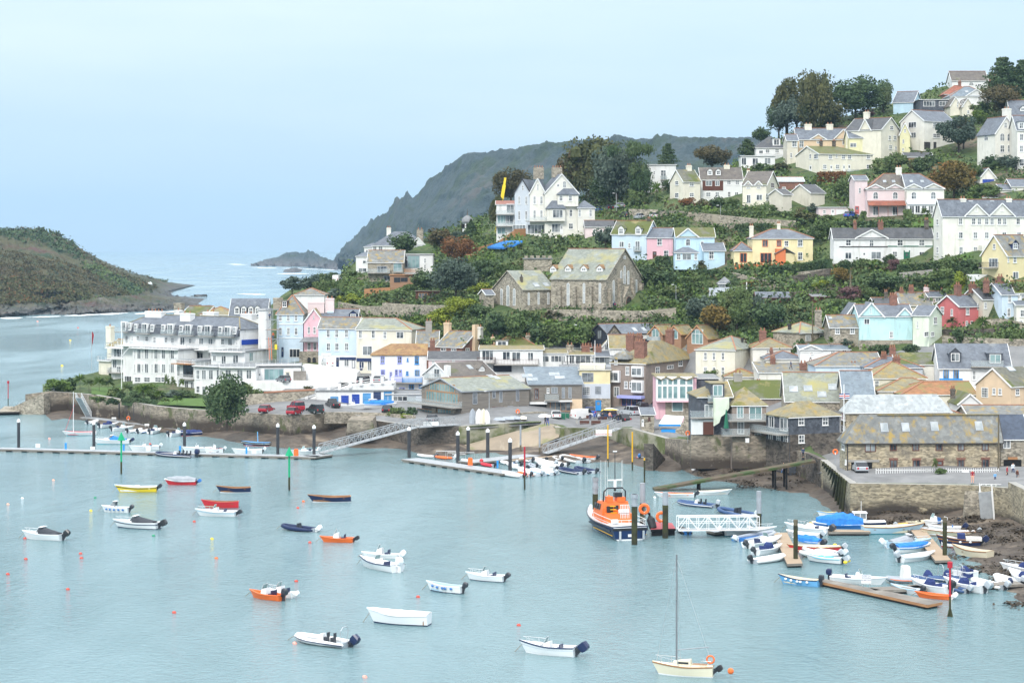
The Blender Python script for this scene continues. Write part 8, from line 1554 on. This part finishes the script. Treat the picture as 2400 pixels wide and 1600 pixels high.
slabwall('rubble wall with red brick coping by the hotel car park',[(-300,1600),(330,1520),(610,1420),(610,1388),(300,1400),(-300,1440)],398,.6,'stone');slabwall('red coping along the rubble wall',[(-10,1418),(300,1400),(612,1386),(612,1366),(300,1382),(-10,1402)],397.9,.8,'terracotta','coping')
gwall('white panelled fence before the shop houses',[(470,1080),(640,1100),(900,1130),(1130,1160)],34,'buff',.1,'fence','fence')
view('a');
def scaffold():
 t=thing('scaffold','steel scaffold tower wrapped round the white stair tower','scaffolding',P(vx(1690),vy(880),449));mb=MB();sc=449/F/CV[0][2]
 for u in(0,55,110):
  for v in(0,2):mb.bar((u*sc,v,0),(u*sc,v,700*sc),.09)
 for z in(180,300,400,490,590,690):
  for v in(0,2):mb.bar((-8*sc,v,z*sc),(118*sc,v,z*sc),.09)
 for z in(300,490):mb.bar((0,0,z*sc),(110*sc,0,(z+100)*sc),.07)
 mb.obj('pole',M['pile_grey'],t);mb=MB()
 for z in(300,490):mb.box((-8*sc,0,z*sc),(118*sc,2,z*sc+.08))
 mb.obj('platform',M['timber'],t);MB().use(M['b_yellow']).box((85*sc,-.5,300*sc),(108*sc,0,350*sc)).obj('hoist',None,t);mb=MB()
 for x in(40,62):mb.bar((x*sc,-1.5,200*sc),((x-15)*sc,-.3,420*sc),.1)
 mb.obj('ladder',M['b_orange'],t)
scaffold()
# vehicles
for n,c in dict(k_red=(.35,.02,.035),k_black=(.02,.022,.026),k_silver=(.42,.45,.48),k_grey=(.13,.145,.165),k_white=(.78,.78,.77),k_blue=(.03,.10,.42),k_green=(.03,.05,.05),k_navy=(.03,.05,.12)).items():mat(n,c,rough=.22,spec=.6)
CK={}
def car(label,x0,x1,yb,kind,col,face=1,Y=None,cat='car',group=None):
 p=P(vx((x0+x1)/2),vy(yb),Y)if Y else G(vx((x0+x1)/2),vy(yb))+Vector((0,0,.15));L,h=dict(hatch=(4.0,1.45),saloon=(4.5,1.42),suv=(4.6,1.78),van=(5.0,2.0),pickup=(5.2,1.75))[kind];px=vs(abs(x1-x0))*p.y/F;a=next((R(q)for q in range(90,20,-2)if L*math.cos(R(q))+1.76*math.sin(R(q))>=px),0)
 r=thing('parked_car' if kind not in('van','pickup')else{'van':'van','pickup':'pickup_truck'}[kind],label,cat,p,(a if face>0 else math.pi-a),group);w=.88
 if kind+col not in CK:
  b=h*.60;rg=lambda x,zl,zh,s=1:[(x,-w*s,zl),(x,w*s,zl),(x,w*s,zh),(x,-w*s,zh)];f=L/2;cab=dict(hatch=(-.46,.14),saloon=(-.34,.16),suv=(-.48,.16),van=(-.49,.30),pickup=(-.12,.2))[kind]
  m1=MB().use(M[col]).loft([rg(-f,.35,b*.9,.92),rg(-f+.15,.25,b),rg(L*cab[1],.25,b),rg(f-.35,.25,b*.82),rg(f,.35,b*.62,.9)])
  xa,xb=L*cab[0],L*cab[1];bk=.12 if kind in('suv','van')else.4;top=[(xa+bk,-w*.82,h),(xb-.55,-w*.82,h),(xb-.55,w*.82,h),(xa+bk,w*.82,h)];low=[(xa,-w*.96,b),(xb+.25,-w*.96,b),(xb+.25,w*.96,b),(xa,w*.96,b)]
  m2=MB().use(M['glass_dark']).loft([low,top]);m1.loft([[(x,y*1.02,h-.04)for x,y,z in top],[(x,y*.98,h+.03)for x,y,z in top]])
  if kind=='van':m1.loft([[(xa-.01,-w*.98,b),(xb*.45,-w*.98,b),(xb*.45,w*.98,b),(xa-.01,w*.98,b)],[(xa+.05,-w*.9,h-.02),(xb*.45,-w*.9,h-.02),(xb*.45,w*.9,h-.02),(xa+.05,w*.9,h-.02)]])
  for x in(xa+(xb-xa)*.45,xa+(xb-xa)*.78)if kind!='van' else():m1.bar((x,-w*.965,b),(x-.05,-w*.84,h),.09);m1.bar((x,w*.965,b),(x-.05,w*.84,h),.09)
  m3=MB().use(M['b_black']).tube([(0,-.1,0),(0,.1,0)],.33,12).use(M['k_silver']).tube([(0,-.115,0),(0,.115,0)],.19,8);ml=MB().use(M['glass_pale']).box((-.04,-.18,-.07),(.04,.18,.07));mt=MB().use(M['pole_red']).box((-.03,-.12,-.15),(.03,.12,.15))
  CK[kind+col]=[m.mesh(n)for m,n in((m1,'body'),(m2,'windows'),(m3,'wheel'),(ml,'headlight'),(mt,'tail_light'))]
 q=CK[kind+col];link('body',q[0],r);link('glazing',q[1],r)
 for x in(-L*.31,L*.31):
  for y in(-.8,.8):link('wheel',q[2],r,(x,y,.33))
 for y in(-.62,.62):link('headlight',q[3],r,(L/2-.02,y,h*.40));link('tail_light',q[4],r,(-L/2+.02,y,h*.45))
 return r
view('a');car('small red hatchback at the left end of the harbour car park',1615,1772,1202,'hatch','k_red');car('dark red off roader parked beside the ramp railings',1878,2080,1186,'suv','k_red',-1);car('dark grey hatchback on the white terrace by the hotel',1770,1945,898,'hatch','k_grey',-1,Y=420)
view('A');car('dark green off roader in the front row of the car park',1866,1992,1228,'suv','k_green',-1);car('black pickup truck in the harbour car park',1985,2092,1194,'pickup','k_black',-1);car('low maroon car half hidden behind the sea wall',1755,1852,1236,'hatch','k_red',1)
view('b');car('black estate with roof box at the top of the ramp',1130,1335,1312,'suv','k_black',1,Y=407);car('dark silver hatchback beside the black estate on the ramp',1330,1508,1290,'hatch','k_grey',1,Y=409);car('white campervan parked below the pale blue shop house',685,858,1092,'van','k_white',-1,Y=440);car('white van half hidden behind the hillside hedge',840,950,66,'van','k_white')
view('E');car('white van parked by the shop building',1402,1558,742,'van','k_white');car('dark off roader carrying kayaks on the quay',1560,1690,742,'suv','k_navy',-1);car('black saloon nearest the benches on the quay',1658,1776,757,'saloon','k_black',-1);car('silver off roader behind the black saloon',1705,1832,718,'suv','k_silver',-1);car('black off roader before the brown pebbledash house',1790,1882,694,'suv','k_black',-1);car('grey estate at the right end of the quay parking',1880,1986,684,'suv','k_grey',-1);car('white four wheel drive by the blue garage doors',148,232,672,'suv','k_white',-1)
k1,k2=P(vx(1590),vy(685),YD(vx(1625),vy(742))),P(vx(1690),vy(681),YD(vx(1625),vy(742)))
for i,(c,l)in enumerate((('b_yellow','yellow kayak strapped on the dark off roader'),('b_white','white and orange kayak strapped on the dark off roader'))):tag(MB().use(M[c]).tube([k1+Vector((.4*i,.3*i,0)),k1.lerp(k2,.3)+Vector((0,.4*i,.1*i)),k1.lerp(k2,.7)+Vector((0,.4*i,.1*i)),k2+Vector((.3*i,.4*i,0))],[.05,.3,.3,.05],8).obj('kayak'),l,'kayak')
view('B')
for x0,x1,y,c,l in((1555,1612,385,'k_blue','bright blue car in the hill car park'),(1612,1668,374,'k_black','dark car second in the hill car park'),(1672,1736,364,'k_silver','silver car third in the hill car park'),(1700,1776,420,'k_black','dark car with red lights on the hill road'),(1786,1866,430,'k_silver','pale silver car above the mossy blue cottage'),(1880,1936,425,'k_white','white car beside the pale silver one'),(1606,1680,968,'k_navy','dark blue car parked before the church')):car(l,x0,x1,y,'hatch',c,-1)
view('C');car('blue hatchback on the drive of the pink villa',980,1084,1075,'hatch','k_blue');view('D');car('silver hatchback before the archway of the quay building',1058,1116,1318,'hatch','k_silver',-1,Y=283.8)
view('E')
for a,b,l,c in(((20,680),(118,690),'white open boat stored on land by the garages',None),((162,676),(300,680),'boat under bright blue cover stored by the blue doors','tarp_blue')):
 r=(covered_boat(l,a,b,'b_white',c,hump=.8,L=6)if c else console_boat(l,a,b,ob=('b_dark',-20),L=5,rail=False));q=G(vx((a[0]+b[0])/2),vy(a[1]));r.location=q+Vector((0,0,.4));r.rotation_euler=(0,0,.1)
def upturned(label,x,yb,h,lean,m,wide=.62):
 p=G(vx(x),vy(yb));L=vs(h)*p.y/F;mb=MB().use(M[m]).loft([[(q*s*L*wide*.32,.25-.35*(1-abs(q)),z*L)for q in(-1,-.6,0,.6,1)]for z,s in((0,.8),(.4,1),(.7,.9),(.88,.6),(1,.1))],close=False);o=mb.obj('dinghy',loc=p+Vector((0,0,.1)));o.rotation_euler=(-.15,lean,0);return tag(o,label,'dinghy')
for x,c,l,q in((800,'tube_grey','grey dinghy stood on end by the boathouse, leftmost',.05),(838,'tube_white','white dinghy stood on end second by the boathouse',.06),(862,'b_cream','cream dinghy stood on end in the middle of the row',.1),(898,'tube_white','white inflatable stood on end at the right of the row',-.12)):upturned(l,x,770,95 if x!=898 else 88,q,c)
for x0,x1,y,m,l in((930,1005,750,'tube_grey','grey inflatable lying on the boat park nearest the stood dinghies'),(975,1060,745,'tube_grey','folded grey inflatable lying in the middle of the boat park'),(1020,1095,742,'tube_grey','grey inflatable lying at the right of the boat park'),(1090,1135,742,'b_cream','small cream dinghy upturned on the boat park'),(1205,1280,730,'b_white','white dinghy upturned by the quay wall')):
 a,b=G(vx(x0),vy(y)),G(vx(x1),vy(y));tag(MB().use(M[m]).loft([[(a.lerp(b,t).x,a.y+q*s,a.z+.2+.55*s*(1-q*q))for q in(-1,-.5,0,.5,1)]for t,s in((0,.3),(.2,.9),(.6,1),(1,.75))],close=False).obj('dinghy'),l,'dinghy')
for x0,x1,y0,y1,m,l,n in((1345,1372,742,700,'trim_green','dark green recycling bin left of its pair by the van','bin'),(1374,1396,742,702,'trim_green','dark green recycling bin right of its pair by the van','bin'),(1432,1452,778,742,'coping','small stone pyramid monument on the quay','monument')):
 p=G(vx((x0+x1)/2),vy(y0));w2=vs(x1-x0)*p.y/F/2;h=vs(y0-y1)*p.y/F;s=.35 if n=='monument' else.97;tag(MB().use(M[m]).loft([[(-w2,-w2,0),(w2,-w2,0),(w2,w2,0),(-w2,w2,0)],[(-w2*s,-w2*s,h),(w2*s,-w2*s,h),(w2*s,w2*s,h),(-w2*s,w2*s,h)]]).obj(n,loc=p),l,n)
for i,(x,y)in enumerate(((1420,745),(1500,745),(1490,778),(1560,778),(1600,752))):
 p=G(vx(x),vy(y));t=thing('bench',['brown bench behind the stone monument','brown bench in the back row on the quay','brown bench in the front row nearest the monument','brown bench in the front row nearest the gangway','brown bench beside the black saloon'][i],'bench',p,0,'benches on the quay');MB().use(M['brown']).box((-.9,-.25,.4),(.9,.25,.46)).obj('seat',None,t);MB().use(M['brown']).box((-.9,.22,.5),(.9,.28,.95)).obj('backrest',None,t)
 for k in(-.8,.8):MB().use(M['brown']).box((k-.05,-.25,0),(k+.05,.25,.4)).obj('leg',None,t)
def gboard(label,x0,x1,y0,y1,p,m='trim_white',text=None,tm='pole_red',name='notice',rows_=1):
 s=p.y/F;w=vs(x1-x0)*s;h=vs(y1-y0)*s;z=CH-(vy(y1)-HZ)*s-p.z;o=thing(name,label,'sign',p);MB().use(M[m]).box((-w/2,-.03,z),(w/2,.03,z+h)).obj('board',None,o)
 if z>.3:MB().use(M['steel']).bar((-w*.4,.05,0),(-w*.4,.05,z+h),.06).bar((w*.4,.05,0),(w*.4,.05,z+h),.06).obj('post',None,o)
 for i,t in enumerate(text or()):
  if not t:continue
  c=bpy.data.curves.new('lettering','FONT');c.body=t;c.align_x='CENTER';c.align_y='CENTER';c.size=h/len(text)*.85;c.materials.append(M[tm]);tmp=bpy.data.objects.new('t',c);COL.objects.link(tmp);me=bpy.data.meshes.new_from_object(tmp.evaluated_get(bpy.context.evaluated_depsgraph_get()));bpy.data.objects.remove(tmp);q=link('lettering',me,o,(0,-.045,z+h*(1-(i+.5)/len(text))));q.rotation_euler=(math.pi/2,0,0);q.scale=(min(1,w/max(.1,c.size*.62*len(t))),)+(1,1)
 return o
view('S');gboard('white notice with red lettering on the right hand gangway',1395,1433,1006,1021,W(1414,1018,4.2)-Vector((0,1.6,0)),text=['','WELCOME TO WHITESTRAND PONTOON']);gboard('white notice on the level gangway platform',993,1029,988,997,W(1011,998,4.4)-Vector((0,1.9,0)));gboard('white notice board with blue lettering standing on the front pontoon',2018,2041,1346,1366,W(2030,1377,.5),text=['TENDERS ONLY','PRIVATE MOORINGS','NO BERTHING',''],tm='trim_navy')
view('D');gboard('white and red safety notice on the quay railings',1710,1752,1308,1340,P(vx(1731),vy(1350),281),'trim_white');gboard('small white and red notice on the balcony rail by the bastion',385,408,1115,1142,P(vx(396),vy(1145),321),'trim_white')
view('A')
for x,y0,y1,l in((232,1410,1440,'white notice at the left of the long pontoon'),(568,1428,1452,'white notice beside the second pile on the long pontoon'),(908,1425,1460,'white notice in the middle of the long pontoon'),(1556,1442,1476,'white notice near the right end of the long pontoon'),(698,1248,1264,'white notice on the inner pontoon'),(900,1288,1306,'white notice near the end of the inner pontoon')):p=W(vx(x),vy(y1+4),.55);gboard(l,x-14,x+14,y0,y1-6,p)
for x,y,l in((403,1443,'blue service post left on the long pontoon'),(758,1453,'blue service post by the green beacon'),(1103,1462,'blue service post beside the navy inflatable'),(1510,1472,'blue service post near the right end of the long pontoon')):tag(MB().use(M['trim_blue']).box((-.15,-.15,0),(.15,.15,1.0)).box((-.18,-.18,1.0),(.18,.18,1.12)).obj('service_post',loc=W(vx(x),vy(y),.5)),l,'post','blue service posts')
p=W(vx(1814),vy(1488),.5);tag(MB().use(M['b_orange']).box((-.4,-.2,.1),(.4,.2,1.2)).box((-.3,-.23,1.2),(.3,.2,1.35)).obj('lifebuoy_box',loc=p),'orange lifebuoy box near the end of the long pontoon','lifebuoy box')
view('E');p=W(vx(790),vy(1022),.5);tag(MB().use(M['b_orange']).box((-.4,-.2,.1),(.4,.2,1.2)).box((-.3,-.23,1.2),(.3,.2,1.35)).obj('lifebuoy_box',loc=p),'orange lifebuoy box on the front of the central pontoon','lifebuoy box');p=W(vx(957),vy(1036),.5);tag(MB().use(M['trim_blue']).box((-.15,-.15,0),(.15,.15,1.1)).box((-.18,-.18,1.1),(.18,.18,1.22)).obj('service_post',loc=p),'blue service post on the central pontoon','post','blue service posts')
for i,(a,b,y)in enumerate(((580,700,965),(650,815,975),(680,760,985))):
 q,w=W(vx(a),vy(y),.5),W(vx(b),vy(y),.5);tag(MB().use(M['steel']).tube([q,q+Vector((0,0,.95)),w+Vector((0,0,.95)),w],.05,6).bar(q.lerp(w,.5),q.lerp(w,.5)+Vector((0,0,.95)),.05).obj('hoop_railing'),['silver hoop railing at the back of the central pontoon tip','long silver hoop railing in the middle of the central pontoon','short silver hoop railing beside the tenders'][i],'railing')
def lamp(label,x,yb,yt,Y=None):
 p=P(vx(x),vy(yb),Y)if Y else G(vx(x),vy(yb));h=vs(yb-yt)*p.y/F;t=thing('street_lamp',label,'street lamp',p);MB().use(M['galv']).tube([(0,0,-.5),(0,0,h),(-.7,-.2,h+.15)],[.09,.06,.05],6).obj('post',None,t);MB().use(M['trim_white']).box((-1.0,-.3,h+.08),(-.5,-.05,h+.2)).obj('lamp_head',None,t)
view('B');lamp('street lamp beside the white villa gable',1500,320,238);lamp('street lamp in the hill car park',1685,395,272);lamp('street lamp right of the church',2050,945,832);lamp('street lamp on the bank left of the black boarded house',1457,1165,1078);view('C');lamp('street lamp on the road under the cottages',232,1100,1000);lamp('street lamp by the dark skyline tree',1236,420,345);view('c');lamp('street lamp before the boathouse shop',780,990,745)
for vw,x,yb,yt,l in(('C',265,735,640,'brown utility pole beside the autumn tree'),('D',796,510,285,'tall wooden utility pole in front of the stone cottages'),('C',1028,1480,1400,'wooden pole below the terrace lawn'),('D',392,240,160,'white pole above the summerhouse garden'),('D',1935,1330,970,'mossy wooden pole before the quay building')):view(vw);p=G(vx(x),vy(yb))if yb<1300 else P(vx(x),vy(yb),282);tag(MB().use(M['pile_post' if 'white' not in l else 'trim_white']).tube([(0,0,-.5),(0,0,vs(yb-yt)*p.y/F)],[.14,.1],7).obj('utility_pole',loc=p),l,'pole')
view('A');p=G(vx(745),vy(1080));t=thing('flagpole','white mast with slanting yard on the hotel lawn','flagpole',p);MB().use(M['trim_white']).tube([(0,0,0),(0,0,420/2.614*p.y/F)],.1,7).tube([(0,-.2,7.5),(2.8,-.2,10.8)],.07,6).obj('mast',None,t);p=G(vx(562),vy(965));t=thing('flag','limp red flag on a pole behind the hotel garden','flag',p);MB().use(M['steel']).tube([(0,0,0),(0,0,10)],.06,6).obj('pole',None,t);MB().use(M['k_red']).loft([[(0,0,10),(.3,.1,9.6),(.5,.2,9.0)],[(0,0,8),(.25,.25,7.3),(.2,.1,6.8)],[(0,0,6),(-.3,.2,5.0),(-.4,.2,4.4)]],close=False,cap=(False,False)).obj('cloth',None,t)
view('D');p=P(vx(988),vy(950),297);t=thing('flag','white and blue flag with red cross on a tall pole by the quay building','flag',p);s=p.y/F/2.614;MB().use(M['trim_white']).tube([(0,0,-12),(0,0,165*s)],.07,6).obj('pole',None,t);MB().use(M['trim_navy']).box((-28*s,-.02,78*s),(34*s,.02,108*s)).use(M['trim_white']).box((-28*s,-.03,84*s),(34*s,.03,102*s)).use(M['pole_red']).box((-28*s,-.04,90*s),(34*s,.04,96*s)).box((-2*s,-.05,78*s),(6*s,.05,108*s)).obj('cloth',None,t)
def picket(label,x0,x1,y,h,Y):
 a,b=P(vx(x0),vy(y),Y),P(vx(x1),vy(y),Y);d=b-a;n=int(d.length/.32);t=thing('picket_fence',label,'fence',a);mb=MB();mb.use(M['trim_white']);hm=vs(h)*Y/F
 for i in range(n+1):q=d*(i/n);mb.bar(q,q+Vector((0,0,hm)),.09,.05)
 for z in(.25,.75):mb.bar(Vector((0,0,hm*z)),d+Vector((0,0,hm*z)),.05,.09)
 mb.obj('pickets',None,t);e=[a-a,d,d+Vector((0,.4,0)),Vector((0,.4,0))];MB().use(M['stone']).loft([[p-Vector((0,0,2.0))for p in e],[p+Vector((0,0,-.02))for p in e]]).obj('stone_footing',None,t)
picket('white picket fence left of the gate before the quay building',1185,1490,1345,46,281);picket('white picket fence right of the gate before the quay building',1502,1935,1345,46,281)
view('I')
def handrail(label,a,b,Y):
 a,b=P(vx(a[0]),vy(a[1]),Y),P(vx(b[0]),vy(b[1]),Y);mb=MB();mb.use(M['trim_white']);d=b-a
 for i in range(7):mb.bar(a+d*(i/6),a+d*(i/6)+Vector((0,0,1.1)),.08)
 for z in(.4,.75,1.1):mb.bar(a+Vector((0,0,z)),b+Vector((0,0,z)),.06)
 tag(mb.obj('handrail'),label,'railing')
handrail('white handrail on the quay edge above the grey gangway',(1828,400),(2010,402),268)
view('d');p=P(vx(1220),vy(1310),356);s=p.y/F/5.2275;t=thing('awning','white and blue sunshade awning over a quayside terrace','awning',p);MB().use(M['trim_white']).poly([(-165*s,-2,0),(100*s,-2,-15*s),(165*s,2,70*s),(-70*s,2,85*s)]).poly([(-70*s,2,85*s-.1),(165*s,2,70*s-.1),(100*s,-2,-15*s-.1),(-165*s,-2,-.1)]).use(M['trim_blue']).box((-165*s,-2.05,-28*s),(100*s,-1.95,-4*s)).obj('canopy',None,t)
for k in(-150,90):MB().use(M['steel']).tube([(k*s,-1.9,-110*s),(k*s,-1.9,0)],.06,6).obj('post',None,t)
tag(MB().use(M['trim_blue']).box((-.02,-.02,0),(170*s,.02,75*s)).obj('banner',loc=P(vx(1098),vy(1465),350)),'blue banner with pale pattern on the terrace railing','banner');q=H('low stone kiosk with slate roof on the quay',860,1010,1360,1210,0,5,'stone','slate','mono',1130,Y=352,name='kiosk',cat='kiosk',W=[(950,1258,30,44,'w','trim_brown'),(870,1310,28,90,'d')]);slabwall('curved stone wall end below the pink house',[(1260,1480),(1450,1480),(1450,1230),(1390,1230),(1370,1310),(1320,1380),(1260,1410)],350,1,'stone')
tag(MB().use(M['trim_green']).tube([(0,0,0),(0,0,3.0)],[.42,.08],8).obj('parasol',loc=P(vx(1893),vy(1375),321)),'closed green parasol on the balcony by the party wall','parasol')
for vw,x,y,Y,l in(('d',1422,1435,329,'orange lifebuoy on the wall beside the white garage bay'),('c',1060,935,373,'orange lifebuoy on the post before the boathouse shop'),('I',935,152,283,'orange lifebuoy on the wall at the quay corner'),('a',338,1252,411,'orange lifebuoy on a post on the inner pontoon')):view(vw);buoyring(l,x,y,Y,.42)
view('S');t=thing('crane_jib','yellow crane jib leaning behind the white villa','crane',P(1163,545,545));MB().use(M['b_yellow']).bar((0,0,0),(2.2,0,13),.9).bar((1.9,0,11),(2.5,0,15),.6).obj('jib',None,t)
view('E');tree('green shrub on the planted bank by the boathouse',340,722,655,110,'bush','mid');tree('yellow flowering shrub on the planted bank by the boathouse',400,735,692,90,'bush','lime');tree('dark shrub beside the boathouse balcony',432,720,650,60,'bush','dark');gwall('low stone parapet along the harbour car park',[(-95,716),(60,716),(300,722)],22,'stone');gwall('low rubble wall between the car park and boathouse',[(300,735),(440,745)],30,'stone');gwall('low stone wall behind the boat park',[(1080,722),(1215,712),(1400,735)],22,'stone')
slabwall('stone pier end with steps beside the left gangway',[(25,850),(40,742),(190,742),(205,850)],369,9,'sea_wall')
for x0,x1,y,k,c,f,l in((520,600,760,'hatch','k_grey',1,'grey hatchback parked beside the boathouse terrace'),(1285,1345,735,'hatch','k_white',-1,'small white car left of the green bins'),(1480,1560,712,'saloon','k_blue',-1,'blue saloon parked behind the white van'),(250,320,700,'hatch','k_black',1,'black hatchback next to the covered boat')):car(l,x0,x1,y,k,c,f)
# people
SK={}
def person_mesh(pose,top,leg,hair='k_black'):
 k=(pose,top,leg,hair)
 if k in SK:return SK[k]
 mat('skin',(.52,.30,.21),rough=.6);sit=pose=='sit';st={'walk':.22,'stand':.05,'sit':.1}[pose];hz=.5 if sit else.92;V=[(0,0,hz),(0,0,hz+.28),(0,-.02,hz+.50),(0,-.03,hz+.60),(0,-.04,hz+.72)];E=[(0,1),(1,2),(2,3),(3,4)];Rd=[.145,.13,.155,.055,.105]
 for s in(-1,1):
  i=len(V);kx=(0,-.42,hz)if sit else(s*.10,-st*s*.6,hz*.52);V+=[(s*.1,0,hz-.05),(s*.11,kx[1],kx[2]),(s*.11,-.42 if sit else-st*s*1.2+.05,.07),(s*.11,(-.42 if sit else-st*s*1.2+.05)-.14,.04)];E+=[(0,i),(i,i+1),(i+1,i+2),(i+2,i+3)];Rd+=[.10,.075,.05,.045]
  j=len(V);V+=[(s*.20,-.01,hz+.48),(s*.26,.02+st*s*.3,hz+.2),(s*.25,-.10+st*s*.5,hz-.02),(s*.25,-.12+st*s*.5,hz-.1)];E+=[(2,j),(j,j+1),(j+1,j+2),(j+2,j+3)];Rd+=[.065,.05,.038,.035]
 me=bpy.data.meshes.new('p');me.from_pydata(V,E,[]);o=bpy.data.objects.new('p',me);COL.objects.link(o);md=o.modifiers.new('s','SKIN');sv=me.skin_vertices[0].data
 for i,q in enumerate(Rd):sv[i].radius=(q,q*(.8 if i<3 else 1))
 sv[0].use_root=True;o.modifiers.new('u','SUBSURF').levels=1;dg=bpy.context.evaluated_depsgraph_get();m2=bpy.data.meshes.new_from_object(o.evaluated_get(dg));bpy.data.objects.remove(o);m2.name='person';m2.materials.clear()
 for n in(top,leg,'skin',hair):m2.materials.append(M[n])
 for f in m2.polygons:c=f.center;f.material_index=3 if c.z>hz+.74 or(c.z>hz+.66 and c.y>-.02)else(2 if c.z>hz+.56 or(abs(c.x)>.17 and c.z<hz+.02 and c.z>.25 and not sit)else(0 if c.z>hz+.02 else 1));f.use_smooth=True
 SK[k]=m2;return m2
def person(label,x,yb,pose,top,leg,rz=0,Y=None,z=0,group=None):p=P(vx(x),vy(yb),Y)if Y else G(vx(x),vy(yb))+Vector((0,0,.35));o=link('person',person_mesh(pose,top,leg),None,p+Vector((0,0,z)),rz);return tag(o,label,'person',group)
view('D');person('person in plum top and pale pink trousers on the quay',1776,1386,'stand','k_red','b_peach',0,271.5);person('person in lilac top walking out of the arched passage',2024,1340,'walk','b_lgrey','k_navy',0,279);person('person in maroon jacket near the right hand bins',1988,1358,'stand','k_red','k_black',1,276);person('person in brown coat by the right hand passage',2050,1380,'stand','brown','k_grey',2,273);person('child in blue top by the end of the picket fence',1914,1382,'stand','b_sky','k_navy',0,272.5).scale=(.75,)*3;person('person in blue jeans walking on the sandy shore under the ramp',617,1327,'walk','k_navy','b_blue',1.2,317);person('person in dark blue standing at the head of the ramp',738,1240,'stand','k_navy','k_black',0,305);person('person in dark clothes below the ramp head',738,1290,'stand','k_black','k_navy',.5,311);person('roofer in dark clothes bending on the slate roof',663,712,'walk','k_navy','k_black',1.5,372,.6);person('roofer in white top on the further slate roof',783,668,'walk','k_white','k_grey',1.2,380,.6)
view('E');person('person in dark coat pushing a pram at the top of the slip',1264,788,'walk','k_navy','k_blue',.6);person('person with pink bag beside the pram at the slip',1250,786,'walk','k_black','k_navy',.3)
for x,y,c,l in((1525,752,'k_navy','seated person in navy at the left of the benches'),(1550,748,'k_blue','seated person in blue on the middle bench'),(1578,752,'b_lgrey','seated person in pale grey on the middle bench'),(1600,750,'k_black','seated person in black at the right of the benches')):person(l,x,y,'sit',c,'k_navy',0)
person('person in pale pink coat standing by the benches',1645,757,'stand','b_peach','k_grey',.4);person('person in dark coat standing by the gangway head',1697,770,'stand','k_black','k_navy',0);view('A');person('scaffolder in dark clothes high on the scaffold',1652,655,'stand','k_navy','k_black',0,449.5);person('scaffolder in orange jacket at mid height on the scaffold',1672,772,'walk','b_orange','k_navy',0,449.5)
